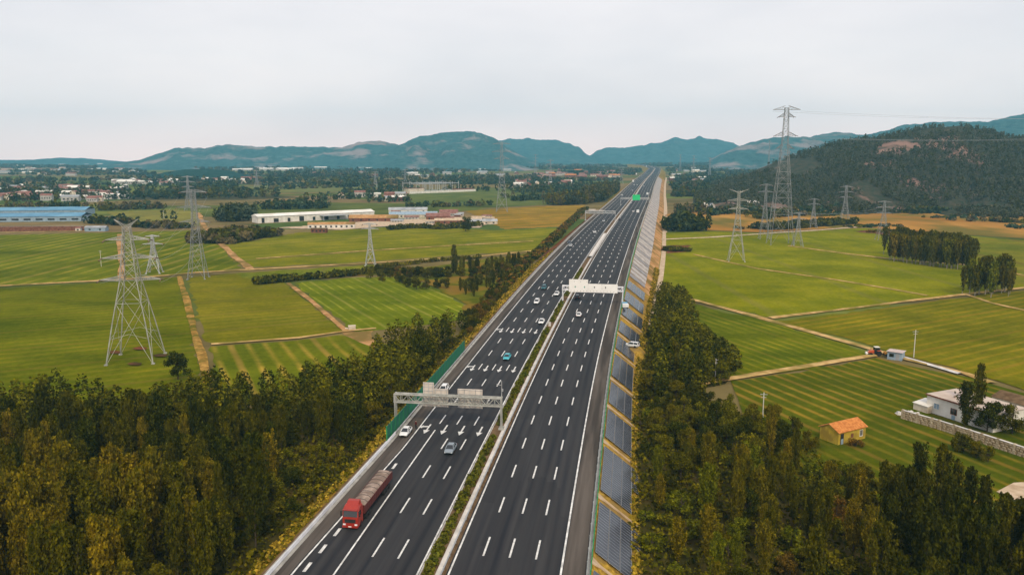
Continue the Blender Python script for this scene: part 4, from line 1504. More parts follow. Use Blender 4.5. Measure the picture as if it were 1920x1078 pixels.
def leafy_np(seed, H=7.0, Rr=3.0, lobes=16, lpl=120, size=0.42):
    rng = np.random.default_rng(seed)
    P, N, tr = [], [], [tube_np((0, 0, 0), (0.1, 0.05, H * 0.45), 0.17, 0.10), tube_np((0.1, 0.05, H * 0.45), (0.2, 0.0, H * 0.8), 0.10, 0.03)]
    for k in range(lobes):
        az = rng.uniform(0, 2 * math.pi)
        f = rng.uniform(0.22, 0.92)
        rr = Rr * math.sqrt(max(0.05, 1 - ((f - 0.45) / 0.58) ** 2)) * rng.uniform(0.35, 0.85)
        c = np.array([math.cos(az) * rr, math.sin(az) * rr, H * f])
        lr = Rr * rng.uniform(0.26, 0.46)
        d = rng.normal(size=(lpl, 3))
        d /= np.linalg.norm(d, axis=1, keepdims=True)
        p = c + d * lr * rng.uniform(0.45, 1.08, size=(lpl, 1)) * np.array([1, 1, 0.85])
        P.append(p)
        N.append(d * 0.8 + rng.normal(size=(lpl, 3)) * 0.75 + np.array([0, 0, 0.3]))
        tr.append(tube_np((0.1, 0.05, H * f * 0.55), c, 0.06, 0.02, 4))
    P, N = np.concatenate(P), np.concatenate(N)
    P[:, 2] = np.maximum(P[:, 2], 0.15)
    return quads_at(P, N, size * rng.uniform(0.55, 1.35, size=len(P)), 1.1, rng), join_np(tr)


class Plant:
    def __init__(s, name, variants, mats, bark):
        s.name = name
        s.v = []
        for (V, F), (tv, tf) in variants:
            base = np_mesh(name + '_crown', V, F, list(mats.values())[0])
            crowns = {}
            for k, m in mats.items():
                me = base.copy()
                me.materials[0] = m
                crowns[k] = me
            s.v.append((crowns, np_mesh(name + '_trunk', tv, tf, bark, smooth=True)))


def put_plant(pl, kind, xy, z, sc, label, cat, group, sxy=None):
    crowns, trunk = random.choice(pl.v)
    o = link(pl.name, None, None, (xy[0], xy[1], z), random.uniform(0, 6.28))
    o.empty_display_size = 0.5
    s2 = sxy or sc
    o.scale = (s2, s2, sc)
    o.rotation_euler[0] = random.uniform(-0.03, 0.03)
    o.rotation_euler[1] = random.uniform(-0.03, 0.03)
    tag(o, label, cat, group)
    link('crown', crowns[kind], o)
    link('trunk', trunk, o)
    return o


POP = Plant('poplar_tree', [poplar_np(200 + i, 13, 1.5 + 0.28 * (i % 4), 92 + 6 * (i % 3), 52, 0.25, 0.04) for i in range(8)], {k: L[k] for k in ('gold', 'olive', 'dark', 'autumn', 'bush', 'lush')}, M['bark'])
BRD = Plant('broadleaf_tree', [leafy_np(300 + i, 7, 2.9, 20, 170, 0.30) for i in range(5)], {k: L[k] for k in ('dark', 'bush', 'lush', 'autumn', 'olive', 'gold')}, M['bark'])
SHR = Plant('shrub', [leafy_np(400 + i, 2.6, 1.8, 11, 90, 0.25) for i in range(5)], {k: L[k] for k in ('dark', 'bush', 'lush', 'autumn', 'olive', 'gold')}, M['bark'])
SLIM = Plant('slender_poplar', [poplar_np(500 + i, 13, 2.3, 60, 34, 0.42, 0.13) for i in range(4)], {k: L[k] for k in ('olive', 'bush', 'dark', 'gold', 'lush')}, M['pale_bark'])

# the wood on the left: base outline in photograph pixels on the plain
left_base = [(-260, 1330), (-260, 800), (-80, 792), (200, 795), (300, 768), (400, 760), (480, 770), (580, 745), (680, 735), (712, 690), (760, 655), (850, 640), (885, 602), (930, 560), (970, 532), (1000, 528), (1000, 560), (960, 700), (760, 1000), (600, 1330)]
right_base = [(1150, 1330), (1160, 620), (1190, 560), (1222, 548), (1285, 566), (1300, 610), (1330, 650), (1385, 690), (1360, 720), (1320, 728), (1330, 770), (1480, 800), (1545, 870), (1640, 905), (1700, 925), (1770, 960), (1850, 1000), (1895, 960), (1930, 958), (2080, 980), (2080, 1330)]
LW = [at(*p) for p in left_base]
RW = [at(*p) for p in right_base]
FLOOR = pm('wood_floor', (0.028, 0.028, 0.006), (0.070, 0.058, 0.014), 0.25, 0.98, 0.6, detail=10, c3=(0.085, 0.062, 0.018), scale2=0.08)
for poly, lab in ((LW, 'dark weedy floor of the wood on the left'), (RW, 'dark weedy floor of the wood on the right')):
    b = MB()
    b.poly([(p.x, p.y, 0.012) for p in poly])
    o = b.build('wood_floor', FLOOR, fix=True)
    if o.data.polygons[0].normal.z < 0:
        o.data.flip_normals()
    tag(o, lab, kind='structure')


def in_gap(x, y, m=0.0):
    t, u = tu(x, y)
    z = rc(t)[2]
    if u < 0:
        return u < UL(t) - 1.4 - SLOPE * (z + 0.3) - 1.6 + m
    return u > UR + SLOPE * (z + 0.3) + 2.4 - m


cands = []
# how high the woods reach (photograph rows), so that what stands behind them stays in view
TOPL = lerp_fn([(-200, 700), (0, 702), (60, 690), (150, 690), (200, 712), (260, 728), (330, 712), (400, 690), (470, 690), (560, 680), (640, 660), (700, 636), (722, 600), (800, 580), (865, 580), (890, 560), (950, 525), (1000, 500)])
TOPR = lerp_fn([(1195, 540), (1230, 520), (1290, 540), (1310, 600), (1380, 650), (1390, 715), (1420, 735), (1470, 745), (1500, 765), (1520, 800), (1530, 862), (1650, 862), (1692, 862), (1720, 822), (1850, 842), (1872, 905), (1930, 945), (2100, 945)])


def fit_height(x, y, H, side):
    lim = TOPL if side == 'left' else TOPR
    for _ in range(12):
        px, py = proj(x, y, H)
        if py >= lim(px):
            return H
        H *= 0.88
    return H


for side, poly, sp, sd in (('left', LW, 3.5, 5), ('right', RW, 3.7, 6)):
    P = scatter(poly, sp, seed=sd)
    for x, y in P:
        px, py = proj(x, y, 0)
        if y < 70 or px < -140 or px > 2060 or not in_gap(x, y):
            continue
        r = random.random()
        if side == 'left':
            if py < 640:
                kind, pl, H = ('autumn' if (px > 850 and r < 0.35) else 'olive' if r < 0.4 else 'dark'), POP if r > 0.25 else BRD, random.uniform(6.5, 10)
                if px > 880:
                    H *= 0.62
                    pl = BRD if r > 0.45 else SHR
            elif px > 480 + (1078 - py) * 0.25 and py > 850 and px < 900:
                pl, H, kind = (SHR, random.uniform(1.6, 3.2), 'bush' if r < 0.6 else 'olive' if r < 0.85 else 'autumn')
                if r > 0.8:
                    pl, H, kind = BRD, random.uniform(4, 6), random.choice(['bush', 'dark'])
            elif py > 970 and px < 400 and r < 0.85:
                pl, H, kind = POP, random.uniform(11, 16), 'gold' if r < 0.60 else 'olive'
            elif px < 150 and py > 870 and r < 0.7:
                pl, H, kind = POP, random.uniform(10, 14), 'gold' if r < 0.42 else 'olive'
            else:
                pl, H, kind = (POP, random.uniform(8.5, 13.5), 'olive' if r < 0.30 else 'gold' if r < 0.36 else 'dark') if r < 0.84 else (BRD, random.uniform(5, 8), 'dark' if r < 0.9 else 'bush')
        else:
            if py < 760 and px < 1400:
                pl, H, kind = (POP, random.uniform(7.5, 11.5), 'olive' if r < 0.4 else 'dark' if r < 0.75 else 'bush') if r < 0.85 else (BRD, random.uniform(4.5, 7), 'bush')
            elif px < 1560 and py < 860:
                pl, H, kind = (BRD, random.uniform(4.5, 6.5), 'dark') if r < 0.45 else (BRD, random.uniform(4, 6), 'bush')
            elif px > 1640 and py > 930:
                pl, H, kind = (POP, random.uniform(10, 14.5), 'dark' if r < 0.55 else 'olive') if r < 0.75 else (BRD, random.uniform(6, 8), 'dark')
            elif r < 0.36:
                pl, H, kind = POP, random.uniform(6, 10.5), random.choice(['olive', 'bush', 'gold', 'lush', 'gold'])
            elif r < 0.66:
                pl, H, kind = BRD, random.uniform(4, 7.5), random.choice(['bush', 'dark', 'lush', 'olive', 'autumn', 'bush'])
            else:
                pl, H, kind = SHR, random.uniform(2, 3.4), random.choice(['bush', 'lush', 'lush', 'olive'])
        H = fit_height(x, y, H, side)
        if H < 1.2:
            continue
        if H < 3.2:
            pl = SHR
        elif H < 5.2 and pl is POP:
            pl = BRD
        cands.append((y, x, pl, H, kind, side))
cands.sort(key=lambda c: c[0])
WORDS = {'gold': 'golden', 'olive': 'brownish olive', 'dark': 'dark green', 'bush': 'mid green', 'lush': 'fresh green', 'autumn': 'rust brown'}
PLN = {'poplar_tree': 'narrow poplar tree', 'broadleaf_tree': 'broad leafy tree', 'shrub': 'low shrub'}
NOUN = {'poplar_tree': 'poplar', 'broadleaf_tree': 'leafy tree', 'shrub': 'shrub'}
used = {'poplar_tree': 0, 'broadleaf_tree': 0, 'shrub': 0}
CAP = {'poplar_tree': 262, 'broadleaf_tree': 285, 'shrub': 292}
rest = []
H0 = {'poplar_tree': 13.0, 'broadleaf_tree': 7.0, 'shrub': 2.6}


def where(side, x, y):
    px, py = proj(x, y, 3)
    if side == 'left':
        row = 'back row' if py < 740 else 'middle' if py < 840 else 'front part' if py < 960 else 'bottom edge'
        col = 'at the left picture edge' if px < 55 else 'near the left picture edge' if px < 130 else "below the big tower's left foot" if px < 215 else "below the big tower's right foot" if px < 300 else 'below the brown field strip' if px < 450 else 'left of the lorry' if px < 620 else 'left of the near gantry' if px < 760 else 'along the left embankment'
    else:
        row = 'far end' if py < 660 else 'middle' if py < 800 else 'front part' if py < 940 else 'bottom edge'
        col = 'beside the solar slope' if px < 1290 else 'left of the furrowed field' if px < 1400 else 'before the furrowed field' if px < 1520 else 'below the yellow hut' if px < 1660 else 'below the farmyard wall' if px < 1800 else 'at the right picture edge'
    return col + ', ' + row + ' of wood'


def size_word(pl, H):
    f = H / H0[pl.name]
    return 'small' if f < 0.65 else 'tall' if f > 1.0 else 'middling'


for y, x, pl, H, kind, side in cands:
    if used[pl.name] < CAP[pl.name]:
        used[pl.name] += 1
        s = H / H0[pl.name]
        wide = random.uniform(0.85, 1.2)
        put_plant(pl, kind, (x, y), -0.1, s, '%s %s%s %s %s' % (size_word(pl, H), 'slim ' if wide < 0.97 else 'bushy ' if wide > 1.09 else '', WORDS[kind], NOUN[pl.name], where(side, x, y)),
                  'shrub' if pl is SHR else 'tree', '%s of the %s wood' % (PLN[pl.name].split(' ', 1)[1] + 's', side), s * wide)
    else:
        rest.append((x, y, H, kind))
# shrubs between the trunks while the count lasts
for side, poly, sd in (('left', LW, 31), ('right', RW, 32)):
    P = scatter(poly, 4.6, seed=sd)
    P = P[np.argsort(P[:, 1])]
    n = 0
    for x, y in P:
        px, py = proj(x, y, 0)
        if y < 84 or px < -60 or px > 1980 or not in_gap(x, y, 1.7) or in_gap(x, y, -2.0) and n > 45 or n > 85 or used['shrub'] >= CAP['shrub']:
            continue
        n += 1
        used['shrub'] += 1
        kind = random.choice(['bush', 'olive', 'dark', 'lush'] if side == 'right' else ['bush', 'olive', 'dark'])
        H = fit_height(x, y, random.uniform(1.4, 2.8), side)
        put_plant(SHR, kind, (x, y), -0.1, H / 2.6, '%s %s shrub %s' % (size_word(SHR, H), WORDS[kind], where(side, x, y)), 'shrub', 'shrubs of the %s wood' % side, H / 2.6 * random.uniform(0.9, 1.3))


def mass(label, items, mats, name, size_k=0.34, n=46, seed=3, shape='oval'):
    """many far trees as one mass of leaf sprays: items = (x, y, z, height, radius)"""
    rng = np.random.default_rng(seed)
    I = np.array(items, float)
    m = len(I)
    d = rng.normal(size=(m, n, 3))
    d /= np.linalg.norm(d, axis=2, keepdims=True)
    r = rng.uniform(0.35, 1.0, size=(m, n, 1)) ** 0.5
    p = d * r
    zz = (p[:, :, 2:3] * 0.5 + 0.56)
    wid = I[:, None, 4:5]
    if shape == 'cone':
        wid = wid * (1.25 - zz) * 1.1
    elif shape == 'poplar':
        wid = wid * (0.7 + 0.6 * np.sin(np.clip(zz, 0, 1) * 2.6))
    P = np.concatenate([p[:, :, :2] * wid, zz * I[:, None, 3:4]], 2) + I[:, None, :3]
    N = d * 0.7 + rng.normal(size=(m, n, 3)) * 0.6 + np.array([0, 0, 0.35])
    sz = (I[:, None, 4:5] * size_k * 2.2 * rng.uniform(0.6, 1.3, size=(m, n, 1)))
    V, F = quads_at(P.reshape(-1, 3), N.reshape(-1, 3), sz.ravel(), 1.0, rng)
    mats = mats if isinstance(mats, (list, tuple)) else [mats]
    mi = np.repeat(rng.integers(0, len(mats), size=m), n)
    return tag(link(name, np_mesh(name, V, F, mats, mi)), label, kind='stuff')


if rest:
    mass('farther trees of the two roadside woods', [(x, y, 0, H, (1.7 if H > 5 else 1.6)) for x, y, H, k in rest], [L['dark'], L['olive'], L['bush']], 'wood', 0.17, 320, 4, 'poplar')
# ground cover of the woods
rng = np.random.default_rng(77)
items = []
for poly, sd in ((LW, 51), (RW, 52)):
    for x, y in scatter(poly, 1.25, seed=sd):
        if 78 < y < 400 and in_gap(x, y, 2.2):
            px, py = proj(x, y, 0)
            if -60 < px < 1980:
                items.append((x, y, 0, rng.uniform(0.4, 1.5), rng.uniform(0.6, 1.3)))
mass('low weeds and brambles covering the floor of both woods', items, [L['bush'], L['olive'], L['dark'], L['bush']], 'undergrowth', 0.30, 10, 8)

# grass tufts on the embankment verges
items = []
for k in range(5200):
    t = rng.uniform(40, 420)
    z = zt(t)
    if rng.uniform() < 0.5:
        q = rng.uniform(0, 1)
        p = rw(t, UL(t) - 1.5 - q * SLOPE * (z + 0.3), -q * (z + 0.3))
    else:
        q = rng.uniform(0.8, 1.05)
        p = rw(t, UR + q * SLOPE * (z + 0.3), -q * (z + 0.3))
    items.append((p.x, p.y, p.z - 0.1, rng.uniform(0.3, 0.8), rng.uniform(0.3, 0.6)))
mass('tufts of dry golden grass on the embankment sides', items, [leaf_mat('dry_grass_blades', (0.33, 0.20, 0.015), (0.66, 0.43, 0.05), (0.34, 0.26, 0.03)), L['bush']], 'grass', 0.5, 7, 9)

# single trees and rows one can tell apart
def row_px(pl, kinds, line_, n, H, label, group, jit=2.0, cat='tree', h0=13.0, ks=(0.85, 1.15)):
    P = [at(*q) for q in line_]
    S = np.concatenate([[0], np.cumsum([(b - a).length for a, b in zip(P[:-1], P[1:])])])
    for i in range(n):
        s = S[-1] * (i + random.uniform(0.2, 0.8)) / n
        k = min(len(P) - 2, int(np.searchsorted(S, s) - 1) if s > 0 else 0)
        p = P[k].lerp(P[k + 1], (s - S[k]) / (S[k + 1] - S[k]))
        sc = H * random.uniform(*ks) / h0
        put_plant(pl, random.choice(kinds), (p.x + random.uniform(-jit, jit), p.y + random.uniform(-jit, jit) * 1.5), -0.1, sc, label, cat, group, sc * random.uniform(0.85, 1.2))


row_px(SLIM, ['olive', 'bush', 'gold'], [(1664, 488), (1740, 498), (1820, 508)], 52, 15.0, 'slender pale trunked tree in the front rows of the dense plantation in the right fields', 'plantation trees in the right fields', 3.0, ks=(0.9, 1.08))
row_px(SLIM, ['olive', 'olive', 'bush'], [(1666, 478), (1740, 488), (1822, 498)], 46, 15.5, 'slender tree in the back rows of the dense plantation in the right fields', 'plantation trees in the right fields', 3.0, ks=(0.9, 1.1))
row_px(SLIM, ['olive', 'bush', 'lush'], [(1812, 554), (1850, 554), (1892, 543)], 26, 13.0, 'slender olive tree of the small grove by the right dirt track', 'grove trees by the right track', 4.5, ks=(0.8, 1.25))
row_px(BRD, ['dark', 'olive', 'bush', 'autumn'], [(700, 516), (800, 520), (900, 518), (985, 500)], 44, 5.2, 'low ragged tree in the mixed belt reaching the left embankment', 'ragged tree belt by the left embankment', 4.0, h0=7.0)
row_px(POP, ['dark', 'olive', 'bush'], [(840, 514), (900, 512), (975, 500)], 24, 7.5, 'dark narrow tree in the row running up to the left embankment', 'dark tree row by the left embankment', 2.5)
row_px(BRD, ['autumn', 'olive', 'bush', 'dark'], [(880, 640), (900, 600), (925, 575), (945, 555)], 26, 4.6, 'low rust and olive tree on the narrow bank left of the motorway', 'trees of the bank left of the motorway', 4.0, h0=7.0)
row_px(BRD, ['dark', 'olive', 'bush'], [(700, 520), (800, 540), (870, 545), (960, 520)], 24, 5.0, 'low dark tree in the scrub between the striped field and the embankment', 'trees of the bank left of the motorway', 5.0, h0=7.0)
row_px(POP, ['dark', 'olive'], [(860, 556), (900, 548), (940, 530)], 14, 6.0, 'dark narrow tree below the row by the left embankment', 'dark tree row by the left embankment', 5.0)
put_plant(BRD, 'dark', at(334, 712)[:2], 0, 1.15, 'single dark tree standing at the corner of the field under the nearest pylon', 'tree', None)
put_plant(BRD, 'dark', at(873, 434)[:2], 0, 1.75, 'single round dark tree in front of the sheds at the field edge', 'tree', None)
put_plant(POP, 'olive', at(851, 512)[:2], 0, 1.1, 'single tall thin tree sticking out of the hedge row left of the road', 'tree', None)
put_plant(SHR, 'autumn', at(1604, 838)[:2], 0, 0.85, 'dark brown bush in front of the yellow hut', 'shrub', None)
put_plant(POP, 'dark', at(1808, 804)[:2], 0, 0.82, 'slim dark cypress like tree in front of the white farmhouse', 'tree', None, 1.1)
put_plant(POP, 'olive', at(1830, 792)[:2], 0, 1.05, 'taller olive tree behind the slim dark tree at the white farmhouse', 'tree', None, 0.8)
put_plant(BRD, 'dark', at(1850, 812)[:2], 0, 1.05, 'wide dark tree in the yard of the white farmhouse', 'tree', None)
put_plant(BRD, 'olive', at(1898, 814)[:2], 0, 1.0, 'brownish tree at the right end of the white farmhouse yard', 'tree', None)
put_plant(BRD, 'bush', at(1530, 840)[:2], 0, 0.35, 'green bush against the gable of the yellow hut', 'shrub', None)
row_px(BRD, ['bush', 'olive'], [(1800, 850), (1850, 870)], 5, 4.0, 'small tree growing along the outside of the stone yard wall', 'small trees along the yard wall', 1.5, h0=7.0)


def hedgerow(label, line_, H, Rr, mat, step=2.0, seed=0, rows=1, deep=3.0, n=40):
    rng = np.random.default_rng(seed)
    P = [at(*q) for q in line_]
    it = []
    for a, b in zip(P[:-1], P[1:]):
        k = max(1, int((b - a).length / step))
        nr = Vector((-(b - a).y, (b - a).x, 0)).normalized()
        for j in range(k):
            for r in range(rows):
                p = a.lerp(b, (j + rng.uniform()) / k) + nr * (r * deep + rng.normal() * Rr * 0.4)
                it.append((p.x, p.y, 0, H * rng.uniform(0.55, 1.2), Rr * rng.uniform(0.7, 1.3)))
    o = mass(label, it, mat, 'hedgerow', 0.3, n, seed)
    o['kind'] = 'thing'
    o['category'] = 'hedgerow'
    return o


hedgerow('long dark hedgerow between the striped field and the left dirt track', [(482, 534), (560, 526), (640, 520), (700, 512), (780, 514), (840, 520)], 3.2, 2.0, [L['olive'], L['dark']], 1.7, 61, 2)
hedgerow('low brown hedgerow above the left dirt track near the road', [(700, 505), (800, 492), (900, 484)], 2.2, 1.8, [L['olive'], L['bush']], 2.2, 62)
hedgerow('rust brown scrub along the foot of the left embankment', [(930, 560), (985, 500), (1030, 460), (1070, 420), (1100, 392)], 2.6, 2.0, [L['autumn'], L['olive'], L['dark']], 2.0, 63, 2, 3.0)
hedgerow('dark scrub patch at the edge of the right fields by the motorway', [(1242, 470), (1262, 472), (1292, 472)], 2.4, 2.2, [L['dark'], L['olive']], 1.5, 64, 3, 3.0)
hedgerow('dense dark clump of trees right of the motorway at the ochre land', [(1250, 434), (1290, 434), (1328, 432)], 13, 4.0, [L['dark'], L['far']], 3.2, 65, 4, 6.0, 60)
hedgerow('dark bushy mound in front of the long factory', [(425, 458), (465, 450), (520, 442)], 7, 4.5, [L['dark'], L['olive'], L['fartan']], 2.6, 66, 5, 7.0, 50)
hedgerow('block of dark conifers beside the left factory track', [(403, 416), (440, 416), (482, 413)], 14, 3.5, [L['pine'], L['dark']], 3.0, 67, 4, 5.0, 60)
hedgerow('scrub growing by the sheds at the field edge', [(730, 432), (780, 428), (830, 430), (900, 424)], 4, 3.0, [L['dark'], L['olive']], 4.0, 68, 2, 5.0)
hedgerow('dark scrub row on the ochre land behind the lattice towers', [(1440, 432), (1500, 428), (1600, 420)], 5, 4.0, [L['dark'], L['olive'], L['far']], 3.0, 69, 3, 6.0)
hedgerow('reddish hedge along the edge of the dry land', [(1630, 436), (1700, 440), (1790, 448)], 2.5, 3.0, [L['autumn'], L['olive']], 3.0, 70, 2, 5.0)
hedgerow('tall poplar stand left of the far motorway', [(1042, 386), (1090, 384), (1130, 378), (1158, 358)], 15, 3.2, [L['far'], L['dark'], L['fartan'], L['bush']], 3.4, 71, 4, 9.0, 60)

# the plain farther out: belts of trees between fields and villages
rng = np.random.default_rng(5)
far_dark, far_tan = [], []


def belt(x0, y0, x1, y1, h, rows=2, gap=7.0, tan_share=0.2, r=3.4, deep=9.0):
    a, b = at(x0, y0), at(x1, y1)
    ln = (b - a).length
    for r_ in range(rows):
        for j in range(int(ln / gap)):
            p = a.lerp(b, (j + rng.uniform()) / (ln / gap))
            it = (p.x + rng.normal() * 2, p.y + r_ * deep + rng.normal() * 3, 0, h * rng.uniform(0.6, 1.25), r * rng.uniform(0.7, 1.4))
            t, u = tu(it[0], it[1])
            if abs(u) < 48:
                continue
            (far_tan if rng.uniform() < tan_share else far_dark).append(it)


for q in [(0, 396, 160, 392, 9, 3, 6, 0.6), (160, 420, 238, 424, 8, 3, 5, 0.1), (170, 396, 310, 392, 8, 3, 5, 0.8), (100, 376, 480, 372, 10, 3, 9, 0.2), (480, 394, 615, 392, 9, 5, 6, 0.05), (240, 426, 360, 430, 6, 2, 5, 0.6),
          (300, 416, 345, 414, 10, 1, 7, 0.1), (560, 378, 700, 372, 9, 2, 8, 0.2), (640, 352, 672, 350, 12, 4, 6, 0), (690, 380, 780, 378, 8, 2, 7, 0.3), (760, 390, 930, 386, 6, 2, 7, 0.4), (430, 352, 445, 352, 14, 3, 6, 0),
          (380, 360, 640, 352, 7, 2, 12, 0.4), (200, 352, 480, 345, 9, 2, 14, 0.3), (0, 380, 120, 374, 10, 3, 8, 0.2), (0, 364, 200, 360, 10, 2, 9, 0.3), (960, 378, 1060, 374, 8, 3, 7, 0.1), (980, 360, 1080, 354, 8, 2, 8, 0.3),
          (1330, 405, 1420, 396, 6, 3, 6, 0.3), (1420, 412, 1560, 400, 8, 4, 7, 0.4), (1560, 398, 1700, 392, 6, 4, 7, 0.3), (1700, 402, 1960, 396, 6, 4, 7, 0.3), (1580, 388, 1920, 384, 7, 4, 7, 0.3), (1320, 384, 1500, 378, 7, 4, 8, 0.3),
          (1250, 404, 1330, 398, 9, 4, 7, 0.5), (1240, 372, 1340, 366, 8, 4, 8, 0.4), (1250, 350, 1340, 346, 9, 3, 9, 0.3), (800, 346, 1010, 342, 9, 3, 10, 0.3), (520, 340, 960, 330, 9, 2, 12, 0.3), (1780, 414, 1960, 420, 4, 2, 8, 0.5)]:
    belt(*q)
for k in range(150):
    py = 306 + 66 * rng.uniform() ** 1.5
    px = rng.uniform(-120, 1340)
    ln = rng.uniform(30, 220)
    belt(px, py, px + ln, py - rng.uniform(-1.5, 2.5), rng.uniform(7, 13), rng.integers(1, 4), 8 + (372 - py) * 0.16, rng.uniform(0, 0.5), 3.6 + (372 - py) * 0.06, 11)
for k in range(13):
    px, py = rng.uniform(1340, 1930), rng.uniform(390, 431)
    belt(px, py, px + rng.uniform(30, 150), py + rng.uniform(-3, 3), rng.uniform(1.5, 4.0), rng.integers(1, 4), 5, 0.45, 2.6, 6)
for k in range(60):
    py = 310 + 60 * rng.uniform()
    px = rng.uniform(1250, 1500)
    belt(px, py, px + rng.uniform(20, 90), py - 1, rng.uniform(6, 11), 2, 9 + (372 - py) * 0.16, 0.3, 3.8 + (372 - py) * 0.06, 10)
mass('dark tree belts of the far plain', far_dark, [L['far'], L['dark'], L['far'], L['pine']], 'far_wood', 0.36, 26, 14, 'oval')
mass('brown autumn tree belts of the far plain', far_tan, [L['fartan'], L['olive']], 'far_wood', 0.36, 26, 15, 'oval')
print('far trees', len(far_dark), len(far_tan), used, len(rest))

# pines of the near hill: the nearest as single trees, the mass as one wood
rows_, cols_, _ = NEAR.shape
pts = []
rng = np.random.default_rng(9)
for k in range(12000):
    i, j = rng.uniform(1, rows_ * 0.77), rng.uniform(1, cols_ - 2)
    i0, j0 = int(i), int(j)
    fi, fj = i - i0, j - j0
    p = (NEAR[i0, j0] * (1 - fi) + NEAR[i0 + 1, j0] * fi) * (1 - fj) + (NEAR[i0, j0 + 1] * (1 - fi) + NEAR[i0 + 1, j0 + 1] * fi) * fj
    px, py = proj(*p)
    if px < 1290 or px > 1990:
        continue
    dens = fbm(np.array([p[0] / 60.0]), np.array([p[1] / 110.0]), 33, 4)[0]
    bare = math.exp(-((px - 1790) / 62) ** 2 - ((py - 250) / 9) ** 2) * 0.17
    ridge = 0.0 if (abs(py - np.interp(px, [1500, 1650, 1750], [292, 262, 246])) < 9 and px < 1730) else 0
    if 1560 < px < 1770 and py < 305:
        dens += 0.13
    if px < 1450:
        dens -= 0.07 * (1450 - px) / 120
    if dens < 0.42 + bare + ridge:
        continue
    pts.append((p[0], p[1], p[2] - 0.5, rng.uniform(4.5, 9.0), rng.uniform(1.6, 2.9)))
pts.sort(key=lambda p: p[1])
mass('dark pine wood covering the hill on the right', pts, [L['pine'], L['pine'], L['dark']], 'pine_wood', 0.36, 16, 16, 'cone')

# ------------------------------------------------------------------ lattice towers
def tower(label, base_px, top_y, arm_rz, levels, arms, half, thick, mat, kind='drum', group='lattice towers of the power lines', name='lattice_tower', peak=None):
    """levels: fractions of the height with the half width there; arms: (fraction, half length, kind)"""
    p = at(*base_px)
    H = (base_px[1] - top_y) * mpp((p.x, p.y, 20)) / math.cos(math.atan2(CAMZ - 20, p.y)) * 1.0
    root = thing(name, label, 'pylon', (p.x, p.y, 0), arm_rz, group)
    fr = [f * H for f, _ in levels]
    hw = [w * half for _, w in levels]
    W = lambda z: float(np.interp(z, fr, hw))
    th = thick
    for sx, sy in ((-1, -1), (1, -1), (1, 1), (-1, 1)):
        b = MB()
        for k in range(len(fr) - 1):
            b.beam((sx * hw[k], sy * hw[k], fr[k]), (sx * hw[k + 1], sy * hw[k + 1], fr[k + 1]), th * (1.25 - 0.5 * fr[k] / H))
        b.box((sx * hw[0], sy * hw[0], 0.15), (0.9, 0.9, 0.5))
        b.build('leg', mat, root)
    br = MB()
    z = 0.0
    first = True
    while z < fr[-1] * 0.985:
        w0 = W(z)
        dz = max(w0 * 2 * (1.35 if first else 0.95), H * 0.02)
        z1 = min(z + dz, fr[-1])
        first = False
        w1 = W(z1)
        c = [(-1, -1), (1, -1), (1, 1), (-1, 1)]
        for k in range(4):
            a, d = c[k], c[(k + 1) % 4]
            t2 = th * 0.55
            br.beam((a[0] * w0, a[1] * w0, z), (d[0] * w1, d[1] * w1, z1), t2, 3)
            br.beam((d[0] * w0, d[1] * w0, z), (a[0] * w1, a[1] * w1, z1), t2, 3)
            br.beam((a[0] * w1, a[1] * w1, z1), (d[0] * w1, d[1] * w1, z1), t2, 3)
            if w0 > half * 0.55:
                mx = ((a[0] + d[0]) / 2 * (w0 + w1) / 2, (a[1] + d[1]) / 2 * (w0 + w1) / 2, (z + z1) / 2)
                for q, ww in ((a, w0), (d, w0)):
                    zz = z + (z1 - z) * 0.42
                    wq = W(zz)
                    br.beam((q[0] * wq, q[1] * wq, zz), mx, t2 * 0.8, 3)
        z = z1
    br.build('bracing', mat, root)
    for f, ln, ka in arms:
        za = f * H
        w = W(za)
        for s in (-1, 1):
            b = MB()
            rise = H * 0.028 if ka != 'v' else H * 0.05
            tip = Vector((s * ln, 0, za + (0 if ka != 'v' else rise)))
            for sy in (-1, 1):
                lo, hi = Vector((s * w, sy * w, za)), Vector((s * W(za + rise), sy * W(za + rise), za + rise * (1 if ka != 'v' else 0.2)))
                tl = tip + Vector((0, sy * 0.15, 0))
                b.beam(lo, tl, th * 0.75)
                b.beam(hi, tl, th * 0.75)
                nseg = 4
                for k in range(nseg):
                    q0, q1 = k / nseg, (k + 1) / nseg
                    b.beam(lo.lerp(tl, q0), hi.lerp(tl, (q0 + q1) / 2), th * 0.45, 3)
                    b.beam(hi.lerp(tl, (q0 + q1) / 2), lo.lerp(tl, q1), th * 0.45, 3)
            for k in range(1, 5):
                q = k / 5
                a_, c_ = Vector((s * w, -w, za)).lerp(tip, q), Vector((s * w, w, za)).lerp(tip, q)
                b.beam(a_, c_, th * 0.45, 3)
                d_ = Vector((s * w, w, za)).lerp(tip, max(0, q - 0.2))
                b.beam(a_, d_, th * 0.4, 3)
            b.build('crossarm', mat, root)
            if ka == 'a':
                ib = MB()
                L_ = max(2.2, H * 0.045)
                for qy in (-1, 1):
                    e = tip + Vector((s * 0.2, qy * L_, -0.5))
                    ib.tube(tip, e, 0.17, 0.17, 6)
                ib.build('insulator', M['porcelain'], root)
    if peak:
        b = MB()
        for s in (-1, 1):
            for sy in (-1, 1):
                b.beam((s * hw[-1], sy * hw[-1], fr[-1]), (s * peak[0], 0, fr[-1] + peak[1]), th * 0.6)
                b.beam((-s * hw[-1] * 0, sy * hw[-1], fr[-1]), (s * peak[0], 0, fr[-1] + peak[1]), th * 0.5)
        b.build('earth_wire_peak', mat, root)
    return root, H


